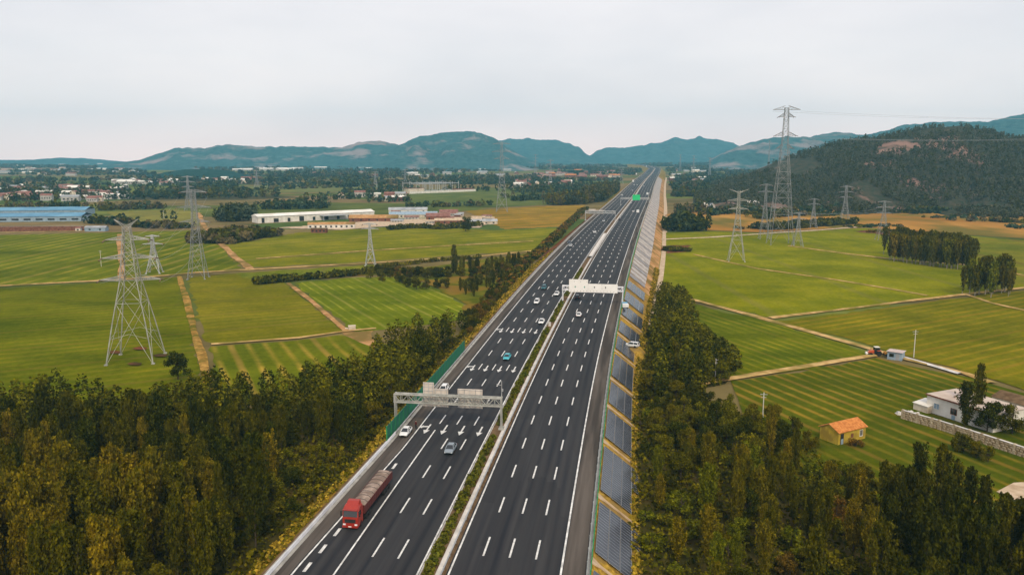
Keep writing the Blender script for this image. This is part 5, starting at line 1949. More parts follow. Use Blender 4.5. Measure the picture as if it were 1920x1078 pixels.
LV = [(0, 1.0), (0.36, 0.52), (0.62, 0.27), (0.96, 0.14), (1.0, 0.12)]
TW = {}
TW['near'] = tower('big pale lattice tower in the left field above the wood', (256, 674), 424, R(8), [(0, 1), (0.30, 0.70), (0.60, 0.36), (0.94, 0.16), (1, 0.14)],
                   [(0.605, 8.6, 'a'), (0.765, 7.6, 'a'), (0.90, 6.2, 'a')], 6.6, 0.20, M['pale_steel'], peak=(3.4, 2.0))
TW['hill'] = tower('tallest lattice tower with a thin top reaching far above the skyline on the right', (1462, 458), 207, R(-6), [(0, 1), (0.30, 0.70), (0.55, 0.46), (0.75, 0.26), (1.0, 0.16)],
                   [(0.985, 9.0, 'n'), (0.935, 5.0, 'a'), (0.80, 7.0, 'a'), (0.71, 5.0, 'a')], 7.6, 0.22, M['dark_galv'])
TW['pale'] = tower('pale lattice tower left of the tallest tower in the bright green field', (1380, 490), 358, R(-10), [(0, 1), (0.32, 0.58), (0.62, 0.26), (0.85, 0.14), (1, 0.13)],
                   [(0.97, 5.4, 'v'), (0.86, 6.0, 'a'), (0.74, 5.4, 'a')], 4.6, 0.20, M['pale_steel'])
TW['r3'] = tower('lattice tower standing just behind the plantation', (1654, 450), 376, R(-8), LV, [(0.96, 4.6, 'a'), (0.82, 5.6, 'a'), (0.68, 5.0, 'a')], 4.0, 0.16, M['dark_galv'])
TW['r4'] = tower('faint grey lattice tower in front of the pine hill', (1583, 418), 348, R(-8), LV, [(0.96, 5.0, 'a'), (0.82, 6.0, 'a'), (0.68, 5.4, 'a')], 4.0, 0.20, M['dark_galv'])
TW['r5'] = tower('small grey lattice tower right beside the tallest tower', (1495, 462), 398, R(-6), LV, [(0.96, 3.6, 'a'), (0.80, 4.6, 'a')], 3.2, 0.18, M['dark_galv'])
TW['r6'] = tower('thin lattice tower between the tallest tower and the hill tower', (1524, 428), 372, R(-6), LV, [(0.96, 3.6, 'a'), (0.80, 4.6, 'a')], 3.0, 0.17, M['dark_galv'])
TW['r7'] = tower('thin grey lattice tower directly left of the tallest tower', (1432, 448), 345, R(-6), LV, [(0.97, 4.2, 'a'), (0.85, 5.2, 'a')], 3.4, 0.18, M['dark_galv'])
TW['l2'] = tower('lattice tower behind the long left dirt track', (372, 522), 356, R(6), [(0, 1), (0.30, 0.60), (0.58, 0.36), (0.9, 0.22), (1, 0.2)], [(0.97, 6.2, 'a'), (0.80, 8.0, 'a'), (0.64, 7.0, 'a')], 4.2, 0.18, M['dark_galv'])
TW['l3'] = tower('short dark footed lattice tower right behind the big left tower', (290, 512), 440, R(8), LV, [(0.96, 3.6, 'a'), (0.76, 5.0, 'a')], 3.4, 0.26, M['galv'])
TW['l4'] = tower('lattice tower above the hedgerow below the sheds', (695, 498), 418, R(4), LV, [(0.97, 3.8, 'a'), (0.86, 4.6, 'a')], 2.8, 0.22, M['galv'])
TW['l5'] = tower('tall thin grey lattice tower left of the motorway reaching over the mountains', (941, 397), 268, R(0), [(0, 1), (0.30, 0.62), (0.55, 0.36), (0.8, 0.20), (1, 0.14)], [(0.97, 9.0, 'a'), (0.86, 10.0, 'a'), (0.76, 8.0, 'a')], 6.0, 0.26, M['dark_galv'])
far_t = [(1440, 330, 264, 'far lattice tower on the ridge line left of the tallest tower'), (1300, 330, 292, 'far small lattice tower right of the end of the road'), (1330, 336, 296, 'far small lattice tower before the blue ridge'), (1275, 322, 290, 'far small lattice tower closest to the end of the road'),
         (1165, 345, 318, 'far small lattice tower left of the poplar stand'), (1032, 352, 300, 'far lattice tower right of the tall thin tower'), (1004, 330, 290, 'far faint tower in front of the flat blue mountain'), (704, 352, 322, 'far small tower above the substation'), (760, 350, 318, 'far small tower at the left end of the substation'), (355, 395, 330, 'far grey tower behind the yellowish field'),
         (482, 352, 320, 'far small tower in the pale far field')]
for x, yb, yt, lab in far_t:
    tower(lab, (x, yb), yt, R(random.uniform(-10, 10)), LV, [(0.96, 6.5, 'n'), (0.82, 8.0, 'n'), (0.68, 7.0, 'n')], 4.0, 0.30, M['dark_galv'])


for k_, (x_, y_) in enumerate(((214, 662), (252, 684), (300, 668), (262, 655))):
    field('bare reddish soil round a foot of the big left tower', [(x_ - 14, y_), (x_, y_ - 3.2), (x_ + 15, y_ - 1), (x_ + 10, y_ + 2.8), (x_ - 6, y_ + 2.6)], M['rust_soil'], 0.15, 90 + k_, 'dirt_patch')


def wire(label, p, q, sag, r=0.035, n=14):
    b = MB()
    pts = []
    for i in range(n + 1):
        t = i / n
        v = Vector(p).lerp(Vector(q), t)
        v.z -= sag * 4 * t * (1 - t)
        pts.append(v)
    o = pts[0].copy()
    for a, c in zip(pts[:-1], pts[1:]):
        b.beam(a - o, c - o, r * 1.4, 3)
    return tag(b.build('power_line', M['wire'], None, o), label, 'power line', 'power lines between the towers')


def arm_tip(key, f, s, ln):
    root, H = TW[key]
    c, s_ = math.cos(root.rotation_euler[2]), math.sin(root.rotation_euler[2])
    return Vector((root.location.x + c * s * ln, root.location.y + s_ * s * ln, f * H - 1.0))


for s in (-1, 1):
    for f, ln in ((0.605, 8.6), (0.765, 7.6), (0.90, 6.2)):
        wire('thin line from the %s side of the big left tower towards the tower behind it' % ('left' if s < 0 else 'right'), arm_tip('near', f, s, ln), arm_tip('l2', f + 0.05, s, 6.8), 5.0, 0.03)
    wire('thin line from the tallest tower towards the %s of the pine hill' % ('front' if s < 0 else 'top'), arm_tip('hill', 0.80, s, 8.0), Vector((820 + 40 * s, 940, 96)), 9.0, 0.07)
    wire('thin line from the top arm of the tallest tower past the hill crest', arm_tip('hill', 0.985, s, 9.0), Vector((840 + 40 * s, 960, 112)), 8.0, 0.07)
    wire('thin line from the pale right tower to the tower at the plantation', arm_tip('pale', 0.86, s, 6.0), arm_tip('r3', 0.82, s, 5.6), 5.0, 0.04)

# poles
def pole(label, base, top_y, r=0.14, arm=False, mat=None):
    p = at(*base)
    H = (base[1] - top_y) * mpp((p.x, p.y, 4)) * 1.03
    root = thing('utility_pole', label, 'pole', (p.x, p.y, 0), R(random.uniform(-40, 40)))
    MB().tube((0, 0, -0.2), (0, 0, H), r, r * 0.65, 8).build('pole_shaft', mat or M['pale_concrete'], root)
    b = MB().box((0, 0, H - 0.5), (1.7, 0.1, 0.12)).box((0, 0, H - 1.2), (1.2, 0.1, 0.12))
    b.build('crossarm', M['galv'], root)
    ib = MB()
    for x in (-0.75, 0, 0.75):
        ib.tube((x, 0, H - 0.44), (x, 0, H - 0.15), 0.06, 0.04, 6)
    ib.build('insulator', M['porcelain'], root)
    return root


pole('thin pale pole beside the diagonal track near the blue shed', (1713, 671), 619)
pole('thin pole in the far left wheat field', (190, 500), 470)
pole('slanting grey pole in the right wood edge', (1341, 710), 672)
pole('thin pole rising from the dark bushes right of the wood', (1430, 785), 735)
pole('thin pole left of the dark conifer block', (308, 420), 395)

# ------------------------------------------------------------------ sign gantries
def gantry(label, tpos, u0, u1, z0, z1, signs, face, sheet, back_ribs, posts=True, extra=None, group='sign gantries over the motorway', frame=None, thick=0.24):
    root = thing('sign_gantry', label, 'gantry', rw(tpos, 0, 0), rz_at(tpos), group)
    fm_ = frame or M['galv']
    dp = 1.1
    for y in (-dp / 2, dp / 2):
        for z in (z0, z1):
            MB().beam((u0, y, z), (u1, y, z), thick, 6, cap=True).build('truss_chord', fm_, root)
    b = MB()
    n = int((u1 - u0) / 1.5)
    for k in range(n):
        xa, xb = u0 + (u1 - u0) * k / n, u0 + (u1 - u0) * (k + 1) / n
        for y in (-dp / 2, dp / 2):
            b.beam((xa, y, z0 if k % 2 else z1), (xb, y, z1 if k % 2 else z0), thick * 0.5)
            b.beam((xa, y, z0), (xa, y, z1), thick * 0.45)
        for z in (z0, z1):
            b.beam((xa, -dp / 2 if k % 2 else dp / 2, z), (xb, dp / 2 if k % 2 else -dp / 2, z), thick * 0.4)
            b.beam((xa, -dp / 2, z), (xa, dp / 2, z), thick * 0.4)
    b.build('truss_bracing', fm_, root)
    for u in (u0 + 0.2, u1 - 0.2):
        for y in (-dp / 2, dp / 2):
            MB().tube((u, y, -0.3), (u, y, z1 + 0.2), 0.19, 0.17, 8).build('post', fm_, root)
        c = MB()
        k, zz = 0, 0.4
        while zz < z0 - 0.5:
            c.beam((u, -dp / 2 if k % 2 else dp / 2, zz), (u, dp / 2 if k % 2 else -dp / 2, zz + 1.3), 0.1)
            zz += 1.3
            k += 1
        c.box((u, 0, 0.15), (1.0, 2.0, 0.5))
        c.build('post_bracing', fm_, root)
    yf = face * (dp / 2 + 0.22)
    for (a, b_, c, d) in signs:
        s = MB().box(((a + b_) / 2, yf, (c + d) / 2), (b_ - a - 0.06, 0.08, d - c)).build('sign_panel', sheet, root)
        if back_ribs:
            yb = yf - face * 0.09
            r = MB()
            nz = max(3, int((d - c) / 0.7))
            for k in range(nz):
                r.box(((a + b_) / 2, yb, c + 0.2 + (d - c - 0.4) * k / (nz - 1)), (b_ - a - 0.2, 0.09, 0.09))
            nx = max(3, int((b_ - a) / 1.0))
            for k in range(nx):
                r.box((a + 0.3 + (b_ - a - 0.6) * k / (nx - 1), yb - face * 0.08, (c + d) / 2), (0.1, 0.08, d - c - 0.1))
            r.build('rib', M['galv'], s)
    return root


tg1 = road_px(929.6, 804)[0]
g1 = gantry('near sign gantry over the oncoming lanes showing the backs of its signs', tg1, -22.6, 0.35, 5.0, 6.7, [(-16.6, -14.2, 4.0, 9.2), (-14.2, -11.2, 4.0, 7.9), (-9.2, -3.9, 4.0, 8.1)], 1, M['panel_back'], True, frame=M['pale_steel'])
mb = MB().tube((0.15, 0.6, 6.5), (0.15, 0.6, 10.2), 0.09, 0.06, 6)
mb.box((-0.35, 0.6, 9.3), (0.9, 0.1, 0.1)).box((-0.75, 0.6, 9.35), (0.22, 0.5, 0.25)).box((0.3, 0.6, 8.2), (0.35, 0.3, 0.5))
mb.build('camera_mast', M['galv'], g1)
tg2 = T_(569)
g2 = gantry('white lane sign gantry over the outgoing lanes', tg2, -0.6, 21.6, 5.1, 6.6, [(1.9, 8.9, 4.5, 9.2), (8.9, 13.9, 4.5, 7.7), (13.9, 19.6, 4.5, 7.7)], -1, M['sign_white'], False, frame=M['white_rail'])
# arrows and marks printed on the white signs
pr = [c for c in g2.children if c.name.startswith('sign_panel')]


def print_mark(par, x, z, s, mat, kind):
    y = -(0.55 + 0.22 + 0.045)
    b = MB()
    if kind == 'arrow':
        b.add([(x, y, z - s), (x + s * 0.8, y, z), (x - s * 0.8, y, z)], [(0, 1, 2)])
        b.add([(x - s * 0.25, y, z), (x + s * 0.25, y, z), (x + s * 0.25, y, z + s * 0.8), (x - s * 0.25, y, z + s * 0.8)], [(0, 1, 2, 3)])
    elif kind == 'up':
        b.add([(x, y, z + s), (x - s * 0.8, y, z), (x + s * 0.8, y, z)], [(0, 1, 2)])
        b.add([(x - s * 0.25, y, z), (x + s * 0.25, y, z), (x + s * 0.25, y, z - s * 0.8), (x - s * 0.25, y, z - s * 0.8)], [(3, 2, 1, 0)])
    else:
        b.add([(x - s * 0.6, y, z - s * 0.35), (x + s * 0.6, y, z - s * 0.35), (x + s * 0.6, y, z + s * 0.35), (x - s * 0.6, y, z + s * 0.35)], [(0, 1, 2, 3)])
    b.build('printed_mark', mat, par)


for x in (4.2, 7.6):
    print_mark(pr[0], x, 6.4, 0.42, M['ink_green'], 'up')
for x in (11.2,):
    print_mark(pr[1], x, 6.4, 0.42, M['ink'], 'up')
for x in (15.2,):
    print_mark(pr[2], x, 6.4, 0.42, M['ink'], 'up')
for j, x in enumerate(np.arange(2.7, 8.6, 1.15)):
    print_mark(pr[0], x, 5.0, 0.2, M['ink'], 'dot')
    if j % 2:
        print_mark(pr[0], x, 8.4, 0.22, M['ink'], 'dot')
for x in np.arange(9.7, 13.6, 1.2):
    print_mark(pr[1], x, 5.0, 0.2, M['ink'], 'dot')
for x in np.arange(14.6, 19.3, 1.2):
    print_mark(pr[2], x, 5.0, 0.2, M['ink'], 'dot')
gantry('far beige backed sign gantry over the oncoming lanes', T_(414), -22.8, 0.2, 5.6, 7.2, [(-20.2, -15.0, 4.8, 8.6), (-15.0, -9.0, 4.8, 7.9)], 1, M['panel_back'], True, thick=0.34)
gantry('far gantry with a bright green direction sign', T_(385), -6.5, 21.6, 6.0, 7.4, [(5.2, 12.6, 5.0, 10.4)], -1, M['sign_green'], False, thick=0.34)
# ------------------------------------------------------------------ vehicles
def paint(name, c, rough=0.3):
    return pm(name, tuple(x * 0.92 for x in c), tuple(min(1, x * 1.05) for x in c), 1.5, rough, spec=0.5)


CARPAINT = {'white': paint('white_car_paint', (0.78, 0.78, 0.78)), 'grey': paint('steel_grey_car_paint', (0.22, 0.26, 0.30)), 'turquoise': paint('turquoise_car_paint', (0.05, 0.42, 0.50)),
            'teal': paint('dark_teal_car_paint', (0.012, 0.11, 0.14)), 'black': paint('black_car_paint', (0.015, 0.013, 0.018)), 'silver': paint('silver_car_paint', (0.52, 0.54, 0.56)), 'dark': paint('dark_car_paint', (0.03, 0.035, 0.05)),
            'blue': paint('blue_truck_paint', (0.05, 0.30, 0.50))}


def lathe_x(b, prof, cx, cy, cz, n=14):
    """wheel about the x axis; prof = (x, r)"""
    rings = []
    for x, r in prof:
        rings.append([(cx + x, cy + math.cos(2 * math.pi * i / n) * r, cz + math.sin(2 * math.pi * i / n) * r) for i in range(n)])
    return b.loft(rings)


def wheel_parts(root, places, r=0.33, w=0.22, rim=True, dual=False):
    b = MB()
    lathe_x(b, [(-w / 2, r * 0.62), (-w / 2, r * 0.94), (-w / 2 + 0.03, r), (w / 2 - 0.03, r), (w / 2, r * 0.94), (w / 2, r * 0.62)], 0, 0, 0)
    tyre = b.mesh('tyre', M['rubber'])
    b2 = MB()
    lathe_x(b2, [(-w / 2 + 0.015, r * 0.1), (-w / 2 + 0.01, r * 0.6), (w / 2 - 0.01, r * 0.6), (w / 2 - 0.015, r * 0.1)], 0, 0, 0, 10)
    rimm = b2.mesh('rim', M['chrome'])
    for x, y in places:
        o = link('wheel', tyre, root, (x, y, r))
        link('rim', rimm, o)


def make_car(kind='sedan'):
    root = thing('car', 'car', 'car')
    Lf, Lr = 2.3, -2.35
    if kind == 'sedan':
        st = [(Lr, 0.62, 0.62, 0.78), (Lr + 0.15, 0.82, 0.42, 0.92), (-1.55, 0.90, 0.30, 0.98), (-0.9, 0.91, 0.28, 0.96), (0.6, 0.91, 0.28, 0.94), (1.0, 0.90, 0.28, 0.92), (1.9, 0.85, 0.32, 0.80), (Lf - 0.12, 0.74, 0.42, 0.68), (Lf, 0.58, 0.50, 0.60)]
        gl = dict(y0=-1.75, y1=1.15, ty0=-1.05, ty1=0.30, zb=0.93, zt=1.44)
    else:
        st = [(Lr, 0.70, 0.50, 0.95), (Lr + 0.1, 0.86, 0.42, 1.05), (-1.5, 0.92, 0.34, 1.08), (-0.9, 0.93, 0.32, 1.06), (0.6, 0.93, 0.32, 1.04), (1.0, 0.92, 0.32, 1.02), (1.9, 0.87, 0.36, 0.92), (Lf - 0.12, 0.78, 0.42, 0.80), (Lf, 0.62, 0.52, 0.68)]
        gl = dict(y0=-2.25, y1=1.10, ty0=-1.95, ty1=0.35, zb=1.02, zt=1.66)
    b = MB()
    rings = []
    for y, w, zl, zh in st:
        zm = zl + (zh - zl) * 0.55
        rings.append([(-w * 0.86, y, zl), (-w, y, zm), (-w * 0.95, y, zh - 0.05), (-w * 0.80, y, zh), (w * 0.80, y, zh), (w * 0.95, y, zh - 0.05), (w, y, zm), (w * 0.86, y, zl)])
    b.loft(rings)
    y0, y1, t0, t1, zb, zt_ = gl['y0'], gl['y1'], gl['ty0'], gl['ty1'], gl['zb'], gl['zt']
    wb, wt = 0.78, 0.58
    # roof with a slight crown, pillars
    b.loft([[(-wt - 0.03, y, zt_ - 0.05), (-wt * 0.9, y, zt_ + c * 0.6), (0, y, zt_ + c), (wt * 0.9, y, zt_ + c * 0.6), (wt + 0.03, y, zt_ - 0.05)] for y, c in ((t0 - 0.06, -0.01), (t0 + 0.2, 0.035), ((t0 + t1) / 2, 0.05), (t1 - 0.2, 0.03), (t1 + 0.06, -0.02))])
    for s in (-1, 1):
        b.beam((s * wb, y1, zb), (s * wt, t1, zt_), 0.10)
        b.beam((s * wb, y0, zb), (s * wt, t0, zt_), 0.14)
        ym = (t0 + t1) / 2 + 0.05
        b.beam((s * (wb + 0.015), ym - 0.1, zb), (s * (wt + 0.02), ym - 0.05, zt_), 0.10)
    body = b.build('body', CARPAINT['white'], root, smooth=False, fix=True)
    A = [(-wb, y0, zb), (wb, y0, zb), (wb, y1, zb), (-wb, y1, zb)]
    B = [(-wt, t0, zt_), (wt, t0, zt_), (wt, t1, zt_), (-wt, t1, zt_)]

    def slab(p, nrm):
        n_ = Vector(nrm).normalized() * 0.03
        q = [Vector(x) for x in p]
        return MB().add([x - n_ for x in q] + [x + n_ * 0.2 for x in q], [(3, 2, 1, 0), (4, 5, 6, 7), (0, 1, 5, 4), (1, 2, 6, 5), (2, 3, 7, 6), (3, 0, 4, 7)])
    slab([A[2], A[3], B[3], B[2]], (0, 0.5, 0.8)).build('windscreen', M['glass'], root, fix=True)
    slab([A[0], A[1], B[1], B[0]], (0, -0.5, 0.8)).build('rear_window', M['glass'], root, fix=True)
    slab([A[1], A[2], B[2], B[1]], (1, 0, 0.3)).build('side_window', M['glass'], root, fix=True)
    slab([A[3], A[0], B[0], B[3]], (-1, 0, 0.3)).build('side_window', M['glass'], root, fix=True)
    for s in (-1, 1):
        MB().box((s * 0.60, Lf - 0.16, st[-2][3] - 0.12), (0.30, 0.22, 0.13)).build('headlight', M['lamp'], root)
        MB().box((s * 0.66, Lr + 0.05, st[1][3] - 0.18), (0.28, 0.14, 0.14)).build('tail_light', M['tail'], root)
        MB().box((s * 1.0, 0.85, zb + 0.06), (0.18, 0.12, 0.13)).build('wing_mirror', CARPAINT['white'], root)
    MB().box((0, Lf - 0.03, 0.50), (0.7, 0.10, 0.14)).build('grille', M['ink'], root)
    wheel_parts(root, [(s * 0.80, y) for s in (-1, 1) for y in (1.42, -1.38)], 0.33 if kind == 'sedan' else 0.36)
    return root


sedan, suv = make_car('sedan'), make_car('suv')
BODY = {}
first_used = set()


def place_car(px, py, col, label, away=False, kind='sedan', dyaw=0.0, z=None, cat='car', group='cars on the motorway', scale=1.0):
    src = sedan if kind == 'sedan' else suv
    if kind in first_used:
        o = copy_tree(src)
    else:
        o = src
        first_used.add(kind)
    t, u = road_px(px, py)
    lay(o, t, u, 0.01, 0.0 if away else math.pi)
    o.scale = (scale,) * 3
    tag(o, label, cat, group)
    for ch in o.children:
        if ch.name.split('.')[0] in ('body', 'wing_mirror'):
            key = (ch.name.split('.')[0], kind, col)
            if key not in BODY:
                me = ch.data.copy()
                me.materials[0] = CARPAINT[col]
                BODY[key] = me
            ch.data = BODY[key]
    return o


CARS = [(761, 814, 'white', 'white car stopped on the left hard shoulder beside the green wall', False, 'sedan'), (845, 846, 'grey', 'steel grey car driving towards the camera past the lane arrows', False, 'sedan'),
        (832, 735, 'white', 'white car on the hard shoulder half hidden behind the near gantry signs', False, 'suv'), (951, 673, 'turquoise', 'bright turquoise car driving towards the camera', False, 'sedan'),
        (1015.5, 606, 'white', 'white car in the inner lane just above the far row of arrows', False, 'sedan'), (1006.5, 569, 'white', 'white car in the middle lane level with the white lane signs', False, 'suv'),
        (1044, 553.5, 'white', 'white car in the inner lane left of the white lane signs', False, 'sedan'), (1020, 542, 'teal', 'dark teal car behind the two white cars left of the lane signs', False, 'suv'),
        (1083, 560, 'black', 'black car driving away just below the white lane signs', True, 'suv'), (1085.5, 593, 'white', 'white car driving away below the white lane signs', True, 'sedan'),
        (1070, 462, 'silver', 'silver car at the left edge of the far lanes', False, 'sedan'), (1067, 457, 'dark', 'dark car on the shoulder beside the silver car', False, 'suv'), (1115, 437, 'white', 'white car in the middle of the far oncoming lanes', False, 'sedan'),
        (1132, 416, 'silver', 'silver car below the far beige gantry', False, 'sedan'), (1162, 413, 'dark', 'dark car driving away beside the far median', True, 'sedan'), (1187.5, 398, 'white', 'smaller of two white vehicles side by side below the green sign', True, 'sedan'),
        (1183, 382, 'silver', 'silver car driving away just under the green sign', True, 'sedan'), (1166, 367, 'white', 'white car left of the green sign on the far oncoming lanes', False, 'sedan'), (1185.5, 358, 'silver', 'silver car above the green sign on the oncoming lanes', False, 'sedan'),
        (1189, 347.5, 'white', 'left one of two tiny white cars abreast far up the road', False, 'sedan'), (1194.5, 347.5, 'white', 'right one of two tiny white cars abreast far up the road', False, 'sedan'), (1207, 350, 'silver', 'tiny silver car driving away far up the road', True, 'sedan')]
for px, py, col, lab, aw, kd in CARS:
    place_car(px, py, col, lab, aw, kd)


def make_van(label, px, py, away, bodycol, cabcol, L_=6.0, H=2.9, box=True, z=None, loc=None, rz=None, name='box_truck', cat='truck'):
    root = thing(name, label, cat, (0, 0, 0), 0)
    if box:
        MB().box((0, -0.9, 0.75 + (H - 0.75) / 2), (2.2, L_ - 2.0, H - 0.75)).box((0, -0.9, H + 0.03), (2.1, L_ - 2.1, 0.06)).build('cargo_box', bodycol, root)
    b = MB()
    yc = L_ / 2 - 0.85
    b.loft([[(-1.0, y, 0.5), (1.0, y, 0.5), (1.0, y, zt_), (0.9, y, zt_ + 0.08), (-0.9, y, zt_ + 0.08), (-1.0, y, zt_)] for y, zt_ in ((yc - 0.75, 2.15), (yc - 0.1, 2.2), (yc + 0.35, 2.05), (yc + 0.75, 1.25), (yc + 0.85, 1.0))])
    b.build('cab', cabcol, root, fix=True)
    MB().add([(-0.85, yc + 0.40, 2.02), (0.85, yc + 0.40, 2.02), (0.88, yc + 0.76, 1.32), (-0.88, yc + 0.76, 1.32)], [(0, 1, 2, 3)]).build('windscreen', M['glass'], root)
    for s in (-1, 1):
        MB().box((s * 1.005, yc - 0.1, 1.65), (0.03, 0.9, 0.5)).build('side_window', M['glass'], root)
        MB().box((s * 0.75, yc + 0.86, 0.8), (0.3, 0.08, 0.18)).build('headlight', M['lamp'], root)
    MB().box((0, -0.3, 0.6), (0.9, L_ - 1.6, 0.2)).build('chassis', M['ink'], root)
    wheel_parts(root, [(s * 0.9, y) for s in (-1, 1) for y in (yc - 0.2, -L_ / 2 + 1.3)], 0.42, 0.3)
    if loc is not None:
        root.location, root.rotation_euler = loc, (0, 0, rz)
    else:
        t, u = road_px(px, py)
        lay(root, t, u, 0.01, 0.0 if away else math.pi)
    return root


make_van('larger white van of the pair below the green sign', 1196, 400, True, CARPAINT['white'], CARPAINT['white'], name='van', cat='van')
make_van('white van driving away right of the green sign', 1214, 366, True, CARPAINT['white'], CARPAINT['white'], name='van', cat='van')
make_van('white box lorry on the far left shoulder', 1187, 342, False, CARPAINT['white'], CARPAINT['white'], 9.0, 3.9)
make_van('tiny white lorry at the far bend of the road', 1193, 328, False, CARPAINT['white'], CARPAINT['white'], 9.0, 3.9)
make_van('distant white lorry at the end of the road', 1212, 313, False, CARPAINT['white'], CARPAINT['white'], 12.0, 4.0)
tt, uu = T_(571), 23.2
make_van('small white truck with a blue cab standing at the top of the right slope', 0, 0, True, CARPAINT['white'], CARPAINT['blue'], 3.7, 1.9, loc=rw(T_(572), UR + 0.95, -0.55), rz=rz_at(tt) + 0.2)
MB_ = None
# white car standing on the slope
sc_ = copy_tree(suv)
ts_ = T_(627)
sc_.location = rw(ts_, UR + 4.6, -3.0)
sc_.rotation_euler = (0, 0, rz_at(ts_) + R(72))
tag(sc_, 'white car parked across the grassy gap in the solar slope', 'car', None)
if 'group' in sc_:
    del sc_['group']
for ch in sc_.children:
    nm = ch.name.split('.')[0]
    if nm in ('body', 'wing_mirror'):
        ch.data = BODY[(nm, 'suv', 'white')]
b = MB()
b.box((0, 0, -1.3), (9, 9, 2.6), 0, (0.5, 0.5))
tag(b.build('parking_pad', M['dry_grass'], None, rw(ts_, UR + 4.6, -3.02), rz_at(ts_)), 'levelled dirt pad under the parked car on the slope', kind='structure')

# the red lorry with a loaded trailer
RED = paint('red_lorry_paint', (0.33, 0.022, 0.010), 0.4)
DRED = paint('dark_red_trailer_paint', (0.10, 0.016, 0.013), 0.7)
TARP = pm('dusty_cargo_tarp', (0.20, 0.15, 0.12), (0.40, 0.31, 0.26), 0.7, 0.9, 0.4, detail=8, c3=(0.22, 0.16, 0.13), scale2=0.5)
lt = thing('lorry', 'red articulated lorry with a long tarped trailer in the exit lane', 'lorry')
tf, uf = road_px(657, 992)
tr_, ur_ = road_px(716, 899)
pf, pr_ = rw(tf, uf, 0.01), rw(tr_, uf + 0.35, 0.01)
hd = (pf - pr_).normalized()
lt.location = pf
lt.rotation_euler = (0, 0, math.atan2(hd.y, hd.x) - math.pi / 2)
LL = 17.5
b = MB()      # cab: front at y = 0, lorry runs back along -y
rings = []
for y, w, zl, zh in ((-2.35, 1.22, 0.75, 3.25), (-2.2, 1.25, 0.55, 3.42), (-1.3, 1.25, 0.45, 3.50), (-0.75, 1.25, 0.40, 3.38), (-0.30, 1.24, 0.36, 2.95), (-0.06, 1.22, 0.34, 2.10), (0.0, 1.16, 0.36, 1.55)):
    rings.append([(-w, y, zl), (-w, y, zh - 0.25), (-w * 0.88, y, zh), (w * 0.88, y, zh), (w, y, zh - 0.25), (w, y, zl)])
b.loft(rings)
b.build('cab', RED, lt, fix=True)
MB().add([(-1.08, -0.26, 2.86), (1.08, -0.26, 2.86), (1.12, -0.02, 1.98), (-1.12, -0.02, 1.98)], [(0, 1, 2, 3)]).add([(-1.08, -0.30, 2.86), (1.08, -0.30, 2.86), (1.12, -0.08, 1.98), (-1.12, -0.08, 1.98)], [(3, 2, 1, 0)]).build('windscreen', M['glass'], lt)
MB().box((0, -0.16, 3.06), (2.3, 0.45, 0.10)).build('sun_visor', RED, lt)
MB().loft([[(-1.0, y, 3.35), (1.0, y, 3.35), (0.9, y, z), (-0.9, y, z)] for y, z in ((-2.3, 3.95), (-1.7, 3.90), (-1.0, 3.52), (-0.8, 3.40))]).build('roof_fairing', RED, lt, fix=True)
for s in (-1, 1):
    MB().box((s * 1.252, -0.95, 2.35), (0.03, 0.95, 0.75)).build('side_window', M['glass'], lt)
    MB().box((s * 0.92, 0.03, 0.78), (0.42, 0.10, 0.24)).build('headlight', M['lamp'], lt)
    MB().box((s * 1.48, -0.15, 2.45), (0.18, 0.16, 0.75)).beam((s * 1.2, -0.2, 2.8), (s * 1.48, -0.15, 2.75), 0.06).build('mirror', M['ink'], lt)
MB().box((0, 0.04, 1.35), (1.7, 0.06, 0.55)).build('grille', M['ink'], lt)
MB().box((0, 0.08, 0.50), (2.42, 0.22, 0.34)).build('bumper', RED, lt)
MB().box((0, 0.20, 0.52), (0.5, 0.03, 0.14)).build('number_plate', M['sign_white'], lt)
MB().box((0, -9.5, 0.95), (0.9, 15.5, 0.28)).build('chassis', M['ink'], lt)
b = MB()
y0, y1 = -3.1, -LL
b.box((0, (y0 + y1) / 2, 1.30), (2.5, y0 - y1, 0.18))
for s in (-1, 1):
    b.box((s * 1.23, (y0 + y1) / 2, 1.90), (0.07, y0 - y1, 1.1))
    for k in range(16):
        b.box((s * 1.28, y0 - 0.25 - k * (y0 - y1 - 0.5) / 15, 1.90), (0.06, 0.10, 1.1))
b.box((0, y0, 1.95), (2.5, 0.08, 1.3)).box((0, y1, 1.90), (2.5, 0.08, 1.1))
b.build('trailer_bed', DRED, lt)
rings = []
rg = random.Random(4)
nst = 26
for k in range(nst + 1):
    y = y0 - 0.1 + (y1 - y0 + 0.2) * k / nst
    e = 0.35 if k in (0, nst) else 1.0
    hh = [2.35 + e * (0.42 + 0.16 * math.sin(k * 1.1) * rg.uniform(0.2, 1) + rg.uniform(-0.05, 0.05)) for _ in range(3)]
    rings.append([(-1.20, y, 2.30), (-1.16, y, 2.46), (-0.8, y, hh[0] - 0.08), (0, y, hh[1]), (0.8, y, hh[2] - 0.08), (1.16, y, 2.46), (1.20, y, 2.30)])
b = MB()
b.loft(rings)
cargo = b.build('tarp', TARP, lt, smooth=True, fix=True)
rp_ = MB()
for k in range(1, 9):
    y = y0 + (y1 - y0) * k / 9
    pts = [(-1.27, y, 1.7), (-1.19, y, 2.47), (-0.8, y, 2.80), (0, y, 2.92), (0.8, y, 2.80), (1.19, y, 2.47), (1.27, y, 1.7)]
    for a, c in zip(pts[:-1], pts[1:]):
        rp_.beam(a, c, 0.05, 3)
rp_.build('rope', M['ink'], cargo)
wheel_parts(lt, [(s * 1.08, y) for s in (-1, 1) for y in (-1.35, -4.2, -5.5, -13.2, -14.5, -15.8)], 0.50, 0.34)

